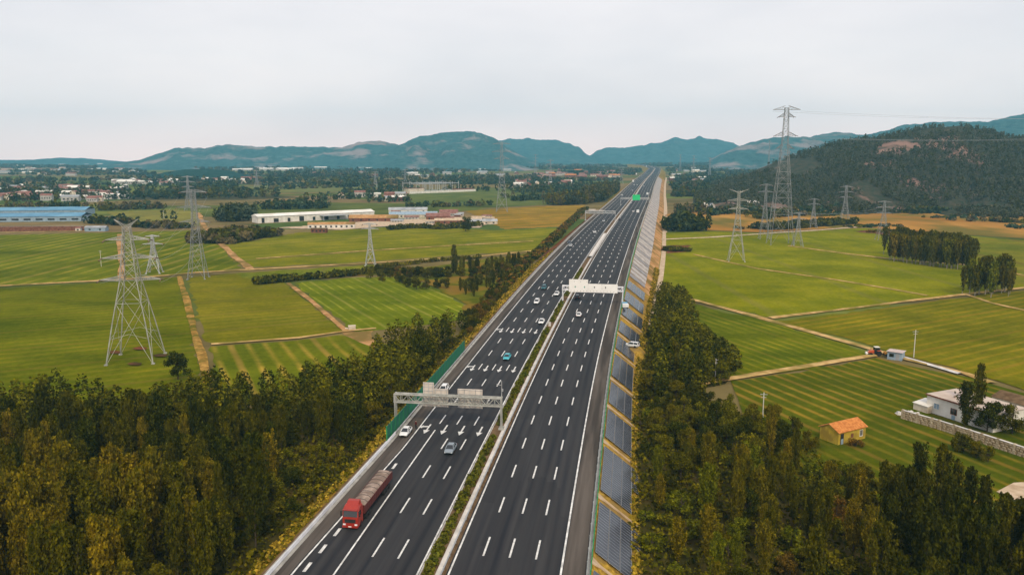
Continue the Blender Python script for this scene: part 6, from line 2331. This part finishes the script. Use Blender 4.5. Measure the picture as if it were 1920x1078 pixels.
# person on the shoulder
def make_person(name, label, loc, rz, top, bottom, skin, hair):
    root = thing(name, label, 'person', loc, rz)
    V = [(0, 0, 0.95), (0, 0.01, 1.15), (0, 0.0, 1.38), (0, 0.01, 1.50), (0, 0.03, 1.60), (0, 0.03, 1.74),
         (0.10, 0, 0.90), (0.12, 0.05, 0.50), (0.12, 0.0, 0.09), (0.13, 0.16, 0.04),
         (-0.10, 0, 0.90), (-0.12, 0.0, 0.50), (-0.13, -0.08, 0.09), (-0.14, 0.08, 0.04),
         (0.19, 0, 1.40), (0.25, 0.02, 1.12), (0.22, 0.20, 0.98), (0.21, 0.28, 0.97),
         (-0.19, 0, 1.40), (-0.26, -0.02, 1.12), (-0.27, 0.06, 0.87), (-0.27, 0.09, 0.78)]
    E = [(0, 1), (1, 2), (2, 3), (3, 4), (4, 5), (0, 6), (6, 7), (7, 8), (8, 9), (0, 10), (10, 11), (11, 12), (12, 13), (2, 14), (14, 15), (15, 16), (16, 17), (2, 18), (18, 19), (19, 20), (20, 21)]
    Rd = [0.15, 0.14, 0.15, 0.06, 0.095, 0.075, 0.10, 0.075, 0.055, 0.045, 0.10, 0.075, 0.055, 0.045, 0.075, 0.055, 0.042, 0.035, 0.075, 0.055, 0.042, 0.035]
    me = bpy.data.meshes.new('body')
    me.from_pydata(V, E, [])
    o = link('body', me, root)
    sk = o.modifiers.new('skin', 'SKIN')
    for i, s in enumerate(me.skin_vertices[0].data):
        s.radius = (Rd[i], Rd[i] * (0.75 if i in (0, 1, 2) else 1))
        s.use_root = i == 0
    o.modifiers.new('sub', 'SUBSURF').levels = 1
    o.modifiers['sub'].render_levels = 2
    dg = bpy.context.evaluated_depsgraph_get()
    ev = bpy.data.meshes.new_from_object(o.evaluated_get(dg))
    ev.name = 'body'
    ev.materials.clear()
    for m in (bottom, top, skin):
        ev.materials.append(m)
    mi = []
    for p in ev.polygons:
        c = p.center
        hand = (c.z < 1.01 and abs(c.x) > 0.19 and c.y > 0.22) or (c.z < 0.84 and c.x < -0.21 and c.z > 0.7)
        mi.append(2 if c.z > 1.47 or hand else 1 if c.z > 0.93 or (abs(c.x) > 0.2 and c.z > 0.75) else 0)
    ev.polygons.foreach_set('material_index', mi)
    ev.polygons.foreach_set('use_smooth', [True] * len(ev.polygons))
    o.modifiers.clear()
    o.data = ev
    hb = MB()
    rings = [[(math.cos(2 * math.pi * i / 10) * r, 0.015 + math.sin(2 * math.pi * i / 10) * r * 1.1, z) for i in range(10)] for z, r in ((1.66, 0.098), (1.73, 0.10), (1.79, 0.08), (1.83, 0.03))]
    hb.loft(rings).build('hair', hair, root, smooth=True)
    return root


SKIN = pm('skin', (0.45, 0.28, 0.20), (0.52, 0.34, 0.25), 4, 0.6)
CLOTH1 = pm('dark_red_jacket', (0.07, 0.014, 0.014), (0.11, 0.022, 0.022), 6, 0.9)
CLOTH2 = pm('dark_trousers', (0.014, 0.014, 0.018), (0.025, 0.025, 0.03), 6, 0.9)
tp, up_ = road_px(780, 803)
make_person('person', 'person in a dark red jacket and black trousers standing beside the stopped white car', rw(tp, up_, 0.01), rz_at(tp) + 2.4, CLOTH1, CLOTH2, SKIN, M['ink'])

# tractor on the dirt track
TRED = paint('orange_red_tractor_paint', (0.50, 0.08, 0.02), 0.4)
trp = at(1640, 667)
trc = thing('tractor', 'orange red farm tractor with a dark cab on the dirt track', 'tractor', (trp.x, trp.y, 0.2), R(88))
b = MB()
b.loft([[(-0.42, y, 0.75), (0.42, y, 0.75), (0.44, y, z - 0.12), (0.30, y, z), (-0.30, y, z), (-0.44, y, z - 0.12)] for y, z in ((0.35, 1.62), (1.0, 1.60), (1.9, 1.50), (2.1, 1.30))])
b.build('bonnet', TRED, trc, fix=True)
MB().box((0, -0.1, 0.85), (0.7, 3.2, 0.4)).build('chassis', M['ink'], trc)
MB().add([(-0.75, 0.35, 1.2), (0.75, 0.35, 1.2), (0.75, -1.2, 1.2), (-0.75, -1.2, 1.2), (-0.65, 0.2, 2.55), (0.65, 0.2, 2.55), (0.65, -1.1, 2.55), (-0.65, -1.1, 2.55)], [(0, 1, 5, 4), (1, 2, 6, 5), (2, 3, 7, 6), (3, 0, 4, 7)]).build('cab_glass', M['glass'], trc, fix=True)
MB().box((0, -0.45, 2.61), (1.5, 1.5, 0.12)).build('cab_roof', M['pale_roof'], trc)
c = MB()
for x, y, x2, y2 in ((-0.75, 0.35, -0.65, 0.2), (0.75, 0.35, 0.65, 0.2), (-0.75, -1.2, -0.65, -1.1), (0.75, -1.2, 0.65, -1.1)):
    c.beam((x, y, 1.2), (x2, y2, 2.55), 0.1)
c.build('cab_pillar', M['ink'], trc)
for s in (-1, 1):
    MB().box((s * 0.98, -0.9, 1.62), (0.5, 1.3, 0.10)).build('mudguard', TRED, trc)
    MB().box((s * 0.28, 2.12, 1.32), (0.2, 0.06, 0.16)).build('headlight', M['lamp'], trc)
MB().tube((0.25, 1.2, 1.55), (0.25, 1.2, 2.5), 0.05, 0.05, 6).build('exhaust_pipe', M['ink'], trc)
wheel_parts(trc, [(0.98, -0.9), (-0.98, -0.9)], 0.80, 0.5)
wheel_parts(trc, [(0.85, 1.5), (-0.85, 1.5)], 0.50, 0.34)
MB().box((0, 2.6, 0.75), (0.9, 0.5, 0.6), 0, (0.85, 0.8)).box((0, 2.25, 0.7), (0.5, 0.4, 0.2)).build('front_weight', M['sign_white'], trc)
smp = at(1660, 668)
b = MB()
b.box((0, 0, 0.9), (1.9, 0.7, 0.7), 0, (1.0, 0.5)).beam((0, -0.5, 0.5), (0, -1.6, 0.5), 0.12)
b.beam((-0.9, 0.2, 0.6), (-0.9, -0.5, 0.2), 0.1).beam((0.9, 0.2, 0.6), (0.9, -0.5, 0.2), 0.1)
root = thing('seed_drill', 'yellow orange seed drill standing between the tractor and the blue shed', 'farm machine', (smp.x, smp.y, 0.2), R(88))
b.build('hopper', pm('yellow_machine_paint', (0.60, 0.24, 0.02), (0.72, 0.32, 0.03), 2, 0.5), root)
wheel_parts(root, [(1.05, 0), (-1.05, 0)], 0.42, 0.2)

# ------------------------------------------------------------------ buildings
def frame2(p0, p1):
    """local frame: x from p0 to p1"""
    d = (p1 - p0)
    return d.length, math.atan2(d.y, d.x)


def win(parent, x, y, z, w, h, frame, pane, ny=-1, wall='x'):
    """a window with a frame standing proud of a wall that faces -y in local space"""
    f = MB()
    t = 0.09
    f.box((x, y + ny * 0.03, z + h / 2 + t / 2), (w + 2 * t, 0.10, t)).box((x, y + ny * 0.05, z - h / 2 - t / 2), (w + 3 * t, 0.16, t))
    for s in (-1, 1):
        f.box((x + s * (w / 2 + t / 2), y + ny * 0.03, z), (t, 0.10, h))
    f.box((x, y + ny * 0.025, z), (0.05, 0.06, h))
    o = f.build('window', frame, parent)
    MB().box((x, y + ny * 0.006, z), (w, 0.03, h)).build('pane', pane, o)
    return o


# yellow hut with an orange roof
hA, hB, hC = at(1571, 836), at(1622, 823), at(1533, 829)
wl_, ra = frame2(hA, hB)
hut = thing('yellow_hut', 'small yellow walled hut with an orange tiled roof at the edge of the right wood', 'hut', (hA.x, hA.y, 0), ra)
dp_ = 4.8
MB().add([(0, 0, 0), (wl_, 0, 0), (wl_, dp_, 0), (0, dp_, 0), (0, 0, 3.0), (wl_, 0, 3.0), (wl_, dp_, 3.0), (0, dp_, 3.0), (0, dp_ * 0.5, 4.1), (wl_, dp_ * 0.5, 4.1)],
         [(0, 1, 5, 4), (2, 3, 7, 6), (1, 2, 6, 9, 5), (3, 0, 4, 8, 7)]).build('wall', M['yellow_wall'], hut, fix=True)
rf = MB()
n = 22
for s in (0, 1):
    ya, yb = (-0.35, dp_ * 0.5) if s == 0 else (dp_ + 0.35, dp_ * 0.5)
    za, zb = 3.0 - 0.15, 4.2
    for k in range(n):
        xa, xb = -0.3 + (wl_ + 0.6) * k / n, -0.3 + (wl_ + 0.6) * (k + 1) / n
        rf.add([(xa, ya, za), (xb - 0.03, ya, za), (xb - 0.03, yb, zb), (xa, yb, zb), (xa, ya, za + 0.12), ((xa + xb) / 2, ya, za + 0.17), (xb - 0.03, ya, za + 0.12), (xa, yb, zb + 0.12), ((xa + xb) / 2, yb, zb + 0.17), (xb - 0.03, yb, zb + 0.12)],
               [(4, 5, 8, 7), (5, 6, 9, 8), (0, 4, 7, 3), (1, 2, 9, 6), (0, 1, 6, 5, 4)])
rf.build('roof', M['orange_tile'], hut, fix=True)
win(hut, wl_ * 0.83, 0, 1.7, 0.8, 1.3, M['whitewash'], M['dark_void'])
d = MB().box((wl_ * 0.13, -0.03, 1.25), (0.95, 0.10, 2.5)).build('door', M['dark_void'], hut)
MB().box((wl_ * 0.13, -0.09, 0.8), (0.7, 0.03, 1.2)).build('door_leaf', M['blue_sheet'], d)
MB().box((wl_ * 0.5, -0.03, 1.6), (0.7, 0.08, 0.9)).build('boarded_window', M['brick'], hut)

# white farmhouse
fA, fB = at(1736, 772), at(1800, 793)
fl, fa = frame2(fA, fB)
farm = thing('farmhouse', 'white flat roofed farmhouse behind the stone yard wall', 'house', (fA.x, fA.y, 0), fa)
fd = 10.5
MB().box((fl / 2 + 4, fd / 2, 2.2), (fl + 8, fd, 4.4)).build('wall', M['whitewash'], farm)
rb = MB().box((fl / 2 + 4, fd / 2, 4.48), (fl + 8.5, fd + 0.5, 0.16)).box((fl * 0.55, 3.0, 4.8), (0.4, 0.4, 0.6))
rb.build('roof', pm('pale_flat_roof', (0.46, 0.37, 0.31), (0.60, 0.50, 0.43), 0.25, 0.9, detail=8), farm)
MB().box((fl / 2 + 4, -0.28, 4.44), (fl + 8.5, 0.10, 0.34)).build('fascia', M['brick'], farm)
win(farm, fl * 0.30, 0, 2.2, 1.4, 1.3, M['whitewash'], M['blue_sheet'])
win(farm, fl * 0.80, 0, 2.2, 1.5, 1.3, M['brick'], M['glass'])
MB().box((fl * 0.80, -0.04, 0.75), (0.9, 0.08, 1.1)).build('door', M['blue_sheet'], farm)
MB().box((fl / 2 + 4, -0.02, 0.15), (fl + 8, 0.05, 0.3)).build('plinth', M['concrete'], farm)
shp = at(1712, 768)
sh = thing('lean_to', 'low white lean to shed at the left end of the white farmhouse', 'shed', (shp.x, shp.y, 0), fa)
MB().box((2.0, 2, 0.9), (4, 4, 1.8)).build('wall', M['cream_wall'], sh)
MB().add([(-0.2, -0.2, 1.82), (4.2, -0.2, 1.82), (4.2, 4.2, 2.4), (-0.2, 4.2, 2.4), (-0.2, -0.2, 1.92), (4.2, -0.2, 1.92), (4.2, 4.2, 2.5), (-0.2, 4.2, 2.5)], [(4, 5, 6, 7), (3, 2, 1, 0), (0, 1, 5, 4), (1, 2, 6, 5), (2, 3, 7, 6), (3, 0, 4, 7)]).build('roof', M['pale_roof'], sh)
brn = at(1880, 770)
bn = thing('barn', 'long pale barn half hidden behind the farmhouse trees', 'barn', (brn.x - 2, brn.y + 2, 0), fa)
MB().box((8, 4, 1.5), (16, 7, 3.0)).build('wall', M['cream_wall'], bn)
MB().add([(-0.3, 0.2, 3.0), (16.3, 0.2, 3.0), (16.3, 4, 4.2), (-0.3, 4, 4.2), (16.3, 7.8, 3.0), (-0.3, 7.8, 3.0)], [(0, 1, 2, 3), (3, 2, 4, 5), (0, 3, 5), (1, 4, 2)]).build('roof', M['soil'], bn)

# stone yard wall: pillars and rubble panels, the stones proud of the mortar
wp = [at(1692, 786), at(1760, 806), at(1840, 832), at(1930, 862), at(2000, 885)]
yw = thing('yard_wall', 'long rough wall of pale rubble stone along the farmyard', 'wall', (wp[0].x, wp[0].y, 0), 0)
STONE = pm('pale_rubble_stone', (0.34, 0.27, 0.18), (0.60, 0.50, 0.36), 1.2, 0.95, 0.5, detail=8, c3=(0.26, 0.20, 0.12), scale2=0.5)
o0 = Vector((wp[0].x, wp[0].y, 0))
sg = random.Random(3)
stone_me = []
for k in range(6):
    r = MB()
    w_, h_ = sg.uniform(0.55, 0.95), sg.uniform(0.30, 0.5)
    r.add([(-w_ / 2 + sg.uniform(0, .1), 0, -h_ / 2), (w_ / 2, 0, -h_ / 2 + sg.uniform(0, .08)), (w_ / 2 - sg.uniform(0, .1), 0, h_ / 2), (-w_ / 2, 0, h_ / 2 - sg.uniform(0, .08)),
           (-w_ * .38, -0.12, -h_ * .36), (w_ * .38, -0.14, -h_ * .34), (w_ * .36, -0.12, h_ * .36), (-w_ * .38, -0.14, h_ * .34)], [(4, 5, 6, 7), (0, 1, 5, 4), (1, 2, 6, 5), (2, 3, 7, 6), (3, 0, 4, 7)])
    stone_me.append(r.mesh('stone', STONE))
ns = 0
core, coping, pil = MB(), MB(), MB()
loose = MB()
for a, c in zip(wp[:-1], wp[1:]):
    ln, an = frame2(a, c)
    mid = (a + c) / 2 - o0
    core.box((mid.x, mid.y, 1.1), (ln, 0.36, 2.2), an)
    coping.box((mid.x, mid.y, 2.26), (ln, 0.55, 0.12), an)
    k = 0
    while k * 3.6 < ln:
        q = a + (c - a) * (k * 3.6 / ln) - o0
        pil.box((q.x, q.y, 1.2), (0.5, 0.6, 2.4), an)
        k += 1
    nx = Vector((math.sin(an), -math.cos(an), 0))
    if nx.y > 0:
        nx = -nx
    for z_ in (0.35, 0.85, 1.35, 1.85):
        x = 0.3
        while x < ln - 0.3:
            q = a + (c - a) * (x / ln) - o0 + nx * 0.185
            if ns < 296:
                o = link('stone', sg.choice(stone_me), yw, (q.x, q.y, z_ + sg.uniform(-0.06, 0.06)), an)
                ns += 1
            x += sg.uniform(0.7, 1.25)
core.build('mortar_core', pm('mortar', (0.24, 0.17, 0.09), (0.34, 0.25, 0.15), 1, 0.95), yw)
coping.build('coping', M['pale_concrete'], yw)
pil.build('pillar', STONE, yw)['kind'] = 'stuff'
hp = MB()
for k in range(46):
    x, y = sg.uniform(-2.2, 4.5), sg.uniform(-1.3, 2.2)
    hp.box((x, y, sg.uniform(0.2, 1.1) * max(0.2, 1 - abs(x - 1) / 4)), (sg.uniform(0.4, 1.2), sg.uniform(0.4, 1.0), sg.uniform(0.3, 0.8)), sg.uniform(0, 3), (0.8, 0.8))
rp0 = at(1698, 780)
tag(hp.build('rubble', M['pale_concrete'], None, (rp0.x, rp0.y, 0), fa), 'heap of pale building rubble at the left end of the yard wall', kind='stuff')

# blue shed
sA, sB = at(1663, 673), at(1690, 677)
sl_, sa_ = frame2(sA, sB)
shed = thing('shed', 'small faded blue sheet metal shed beside the diagonal track', 'shed', (sA.x, sA.y, 0), sa_)
MB().box((sl_ / 2, 1.7, 1.2), (sl_, 3.4, 2.4)).build('wall', M['blue_sheet'], shed)
rr = MB()
for k in range(12):
    rr.box((-0.3 + (sl_ + 0.6) * (k + 0.5) / 12, 1.7, 2.5 + 0.03 * (k % 2)), ((sl_ + 0.6) / 12 - 0.02, 4.2, 0.08))
rr.build('roof', pm('pinkish_roof_sheet', (0.46, 0.36, 0.33), (0.58, 0.47, 0.43), 0.8, 0.8), shed)
MB().box((sl_ * 0.3, -0.03, 1.4), (1.3, 0.07, 1.0)).build('window', M['glass'], shed)
MB().box((sl_ * 0.72, -0.03, 1.05), (1.0, 0.07, 2.0)).build('door', M['grey_roof'], shed)
fb = at(660, 618)
tag(MB().box((0, 0, 0.7), (2.4, 1.6, 1.4)).box((0, 0, 1.45), (2.6, 1.8, 0.10)).box((-1.9, 0.1, 0.35), (1.0, 0.8, 0.7)).build('pump_box', M['cream_wall'], None, (fb.x, fb.y, 0), 0.3), 'small pale pump house on the fallow patch by the striped field', 'pump house')

# white factory
cA, cB = at(484, 419), at(702, 408)
cl_, ca_ = frame2(cA, cB)
fac = thing('factory_hall', 'long white factory hall with a pale roof on the left of the motorway', 'factory', (cA.x, cA.y, 0), ca_)
MB().box((cl_ / 2, 8, 2.9), (cl_, 16, 5.8)).build('wall', M['whitewash'], fac)
MB().add([(-0.6, -0.8, 5.8), (cl_ + 0.6, -0.8, 5.8), (cl_ + 0.6, 8, 7.8), (-0.6, 8, 7.8), (cl_ + 0.6, 16.8, 5.8), (-0.6, 16.8, 5.8)], [(0, 1, 2, 3), (3, 2, 4, 5), (0, 3, 5), (1, 4, 2)]).build('roof', M['pale_roof'], fac)
for k in range(9):
    x = cl_ * (0.04 + 0.105 * k)
    f = MB().box((x, -0.05, 2.0 if k % 3 else 2.4), (4.5 if k % 2 else 2.6, 0.2, 3.4 if k % 3 else 4.4)).build('door' if k % 2 else 'window', M['dark_void'] if k != 4 else M['glass'], fac)
MB().box((cl_ * 0.62, -4, 4.4), (26, 8, 0.4)).box((cl_ * 0.62 - 12, -7.6, 2.1), (0.4, 0.4, 4.2)).box((cl_ * 0.62 + 12, -7.6, 2.1), (0.4, 0.4, 4.2)).build('canopy', M['grey_roof'], fac)
for k in range(24):
    pass


def simple_house(label, px, py, w, d, h, rz, wall, roof, cat='house', name='house', group=None, pitch=0.28, nwin=0, dark=None):
    p = at(px, py)
    root = thing(name, label, cat, (p.x, p.y, 0), rz, group)
    MB().add([(-w / 2, 0, 0), (w / 2, 0, 0), (w / 2, d, 0), (-w / 2, d, 0), (-w / 2, 0, h), (w / 2, 0, h), (w / 2, d, h), (-w / 2, d, h), (-w / 2, d / 2, h + d * pitch), (w / 2, d / 2, h + d * pitch)],
             [(0, 1, 5, 4), (2, 3, 7, 6), (1, 2, 6, 9, 5), (3, 0, 4, 8, 7)]).build('wall', wall, root, fix=True)
    e = 0.4
    zr = h + d * pitch + 0.15
    MB().add([(-w / 2 - e, -e, h - 0.1), (w / 2 + e, -e, h - 0.1), (w / 2 + e, d / 2, zr), (-w / 2 - e, d / 2, zr), (w / 2 + e, d + e, h - 0.1), (-w / 2 - e, d + e, h - 0.1)], [(0, 1, 2, 3), (3, 2, 4, 5)]).build('roof', roof, root)
    for k in range(nwin):
        x = -w / 2 + w * (k + 0.5) / nwin
        MB().box((x, -0.03, h * 0.5), (min(1.6, w / nwin * 0.5), 0.08, h * 0.42)).build('window', dark or M['dark_void'], root)
    return root


simple_house('long low white shed row with dark gaps in the factory yard', 621, 429, 38, 7, 3.6, R(6), M['whitewash'], M['orange_dirt'], 'shed', 'shed', None, 0.22, 9)
simple_house('orange roofed open shed right of the white factory', 700, 416, 44, 10, 3.4, R(3), M['brick'], M['orange_dirt'], 'shed', 'shed', None, 0.26, 6)
simple_house('blue grey roofed workshop right of the factory', 775, 409, 46, 12, 3.4, R(6), M['cream_wall'], M['blue_sheet'], 'workshop', 'workshop', None, 0.2, 6)
simple_house('grey roofed workshop behind the blue grey one', 765, 400, 40, 11, 3.6, R(6), M['whitewash'], M['grey_roof'], 'workshop', 'workshop', None, 0.2, 5)
simple_house('brick house with a pinkish roof among the sheds', 822, 414, 22, 9, 4.2, R(8), M['brick'], M['red_tile'], 'house', 'house', None, 0.3, 4)
simple_house('long brick shed at the right end of the yard', 858, 421, 40, 8, 3.6, R(5), M['brick'], M['bare_dirt'], 'shed', 'shed', None, 0.2, 7)
simple_house('low purple grey roofed shed at the field edge', 905, 421, 26, 8, 2.8, R(8), M['cream_wall'], M['grey_roof'], 'shed', 'shed', None, 0.2, 4)
simple_house('cream house above the brick shed', 842, 406, 18, 8, 4.2, R(10), M['cream_wall'], M['red_tile'], 'house', 'house', None, 0.3, 3)
simple_house('white house behind the factory', 703, 371, 16, 9, 6, R(4), M['whitewash'], M['pale_roof'], 'house', 'house', None, 0.1, 3)
simple_house('white walled ruin on the brown bank before the factory', 597, 437, 12, 5, 3.2, R(-4), M['brick'], M['soil'], 'shed', 'shed', None, 0.1, 4)
simple_house('white roofed hall in the left village', 209, 374, 38, 20, 5, R(4), M['whitewash'], M['pale_roof'], 'hall', 'hall', None, 0.12, 4)
simple_house('small blue grey hut at the end of the brick wall', 178, 434, 16, 7, 3, R(4), M['blue_sheet'], M['grey_roof'], 'shed', 'shed', None, 0.15, 2)
simple_house('white pump hut by the pale track on the left', 146, 434, 4, 3, 2.6, 0, M['whitewash'], M['red_tile'], 'hut', 'hut', None, 0.25, 1)

# blue roofed sheds and brick yard wall at the left edge
for lab, x0, x1, yb, h, dd in (('long blue roofed greenhouse hall at the left edge, front one', -120, 152, 417, 4.6, 26), ('long blue roofed greenhouse hall at the left edge, back one', -60, 160, 406, 5.4, 30)):
    a, c = at(x0, yb + 0.5), at(x1, yb - 2)
    ln, an = frame2(a, c)
    root = thing('long_shed', lab, 'shed', (a.x, a.y, 0), an)
    MB().box((ln / 2, dd / 2, h / 2), (ln, dd, h)).build('wall', M['blue_sheet'], root)
    MB().add([(-0.5, -0.6, h), (ln + 0.5, -0.6, h), (ln + 0.5, dd / 2, h + 2.6), (-0.5, dd / 2, h + 2.6), (ln + 0.5, dd + 0.6, h), (-0.5, dd + 0.6, h)], [(0, 1, 2, 3), (3, 2, 4, 5)]).build('roof', M['blue_roof'], root)
    for k in range(12):
        MB().box((ln * (k + 0.5) / 12, -0.04, h * 0.45), (6, 0.1, 1.6)).build('window', M['dark_void'], root)
a, c = at(-160, 435), at(158, 433)
ln, an = frame2(a, c)
bw = thing('brick_wall', 'long dull brick yard wall below the blue roofed halls', 'wall', (a.x, a.y, 0), an)
MB().box((ln / 2, 0, 1.9), (ln, 0.5, 3.8)).build('wall_face', M['brick'], bw)
MB().box((ln / 2, 0, 3.86), (ln, 0.8, 0.14)).build('coping', M['concrete'], bw)
b = MB()
for k in range(int(ln / 6)):
    b.box((k * 6.0, -0.3, 1.95), (0.7, 0.25, 3.9))
b.build('pillar', M['brick'], bw)['kind'] = 'stuff'

# villages of the plain: every house a thing
rgv = random.Random(21)
M['village_wall'] = pm('whitewash_worn', (0.34, 0.32, 0.30), (0.52, 0.49, 0.46), 0.35, 0.9, detail=8)
VW = [M['village_wall'], M['cream_wall'], M['brick'], M['village_wall']]
VR = [M['red_tile'], M['red_tile'], M['grey_roof'], M['pale_roof']]
hm = {}


def village(x0, x1, y0, y1, n, label, group, size=(9, 14), h=(0.9, 1.2), roofs=VR, walls=VW):
    for k in range(n):
        px, py = rgv.uniform(x0, x1), rgv.uniform(y0, y1)
        p = at(px, py)
        if abs(tu(p.x, p.y)[1]) < 45:
            continue
        wi, ri, si = rgv.randrange(len(walls)), rgv.randrange(len(roofs)), rgv.randrange(3)
        key = (walls[wi].name, roofs[ri].name, si)
        if key not in hm:
            w, d, hh = 12, 8, 4.2 + si
            wm = MB().add([(-w / 2, 0, 0), (w / 2, 0, 0), (w / 2, d, 0), (-w / 2, d, 0), (-w / 2, 0, hh), (w / 2, 0, hh), (w / 2, d, hh), (-w / 2, d, hh), (-w / 2, d / 2, hh + 2), (w / 2, d / 2, hh + 2)],
                          [(0, 1, 5, 4), (2, 3, 7, 6), (1, 2, 6, 9, 5), (3, 0, 4, 8, 7)]).mesh('wall', walls[wi])
            rm_ = MB().add([(-w / 2 - .4, -.4, hh - .1), (w / 2 + .4, -.4, hh - .1), (w / 2 + .4, d / 2, hh + 2.2), (-w / 2 - .4, d / 2, hh + 2.2), (w / 2 + .4, d + .4, hh - .1), (-w / 2 - .4, d + .4, hh - .1)], [(0, 1, 2, 3), (3, 2, 4, 5)]).mesh('roof', roofs[ri])
            dm = MB()
            for x in (-4, -1.3, 1.4, 4):
                dm.box((x, -0.04, hh * 0.5), (1.3, 0.1, 1.6))
            hm[key] = (wm, rm_, dm.mesh('window', M['dark_void']))
        wm, rm_, dm_ = hm[key]
        wn_ = {'whitewash_worn': 'white', 'cream_render': 'cream', 'red_brick': 'brick'}[walls[wi].name]
        rn_ = {'red_roof_tile': 'red', 'grey_sheet_roof': 'grey', 'pale_sheet_roof': 'pale', 'orange_roof_tile': 'orange', 'bare_dirt': 'dusty'}[roofs[ri].name]
        root = thing('village_house', '%s %s roofed house %s' % (wn_, rn_, label), 'house', (p.x, p.y, 0), R(rgv.choice([4, 8, 94, 6])), group)
        s = rgv.uniform(*size) / 12.0
        root.scale = (s * rgv.uniform(0.9, 1.6), s, rgv.uniform(*h))
        link('wall', wm, root)
        link('roof', rm_, root)
        if py > 330:
            link('window', dm_, root)


village(0, 140, 352, 360, 22, 'in the left village nearest the edge of the picture', 'houses of the left village', (10, 15))
village(-40, 180, 366, 379, 24, 'in the front rows of the left village', 'houses of the left village', (9, 14))
village(120, 240, 352, 372, 16, 'near the white roofed hall', 'houses of the left village', (9, 14))
village(215, 330, 341, 347, 26, 'in the long white row beyond the left village', 'houses of the long white row', (12, 18), roofs=[M['red_tile'], M['pale_roof']], walls=[M['village_wall']])
village(330, 480, 339, 345, 14, 'in the far rows left of the pale field', 'houses of the long white row', (12, 18), roofs=[M['red_tile'], M['pale_roof']], walls=[M['village_wall'], M['cream_wall']])
village(440, 560, 316, 321, 14, 'below the left mountain', 'houses below the mountains', (22, 34), roofs=[M['pale_roof']], walls=[M['village_wall']])
village(0, 260, 308, 330, 40, 'in the hazy far left town', 'houses of the far town', (18, 30), roofs=[M['pale_roof'], M['red_tile'], M['grey_roof']], walls=[M['village_wall'], M['cream_wall']])
village(600, 690, 312, 318, 9, 'below the middle mountain', 'houses below the mountains', (22, 34), roofs=[M['pale_roof']], walls=[M['village_wall']])
village(985, 1170, 320, 336, 34, 'in the red roofed village left of the far motorway', 'houses of the red roofed village', (12, 20), roofs=[M['red_tile'], M['red_tile'], M['orange_tile']])
village(960, 1070, 342, 352, 12, 'before the red roofed village', 'houses of the red roofed village', (10, 15))
village(640, 760, 368, 378, 9, 'between the tree belts above the factory', 'houses above the factory', (9, 13))
village(1260, 1330, 318, 345, 16, 'right of the end of the road', 'houses right of the far road', (12, 20))
village(1270, 1420, 380, 400, 3, 'on the ochre land right of the motorway', 'houses on the ochre land', (8, 12))
village(560, 980, 318, 334, 26, 'scattered in the plain before the middle mountain', 'scattered houses of the plain', (12, 22))

village(738, 930, 398, 423, 18, 'in the cluttered yard right of the factory', 'small buildings of the factory yard', (6, 11), (0.4, 0.65), roofs=[M['red_tile'], M['red_tile'], M['grey_roof'], M['bare_dirt']], walls=[M['brick'], M['village_wall']])
# substation with its masts
sbA, sbB = at(768, 364), at(892, 359)
ln, an = frame2(sbA, sbB)
sub = thing('substation', 'pale walled electrical substation with many thin masts', 'substation', (sbA.x, sbA.y, 0), an)
MB().box((ln / 2, 0, 1.8), (ln, 0.5, 3.6)).build('yard_wall', M['whitewash'], sub)
MB().box((ln * 0.12, 10, 4), (30, 12, 8)).build('control_building', M['cream_wall'], sub)
MB().box((ln * 0.12, 10, 8.2), (31, 13, 0.4)).build('roof', M['red_tile'], sub)
MB().box((ln * 0.85, 8, 2.5), (40, 8, 5)).build('brick_store', M['brick'], sub)
mast = MB()
for k in range(7):
    for r in range(3):
        mast.beam((ln * (0.22 + 0.1 * k), 15 + r * 22, 0), (ln * (0.22 + 0.1 * k), 15 + r * 22, 17), 0.8, 4)
for r in range(3):
    mast.beam((ln * 0.22, 15 + r * 22, 14), (ln * 0.82, 15 + r * 22, 14), 0.7, 4)
mast.build('mast', M['galv'], sub)['kind'] = 'stuff'
for k in range(5):
    MB().box((ln * (0.3 + 0.11 * k), 9, 2.2), (7, 5, 4.4)).build('transformer', M['grey_roof'], sub)

# ------------------------------------------------------------------ the hazy air
hz = bpy.data.materials.new('haze_air')
hz.use_nodes = True
hn, hl = hz.node_tree.nodes, hz.node_tree.links
hn.clear()
ho = hn.new('ShaderNodeOutputMaterial')
hv = hn.new('ShaderNodeVolumePrincipled')
hv.inputs['Color'].default_value = (0.28, 0.76, 1.0, 1)
hv.inputs['Density'].default_value = 0.000105
hv.inputs['Anisotropy'].default_value = 0.0
hl.new(hv.outputs[0], ho.inputs['Volume'])
tag(MB().box((0, 2975, 190), (10600, 6750, 384)).build('haze', hz), 'thin bluish haze over the whole plain', kind='stuff')
print('objects', len(bpy.data.objects))
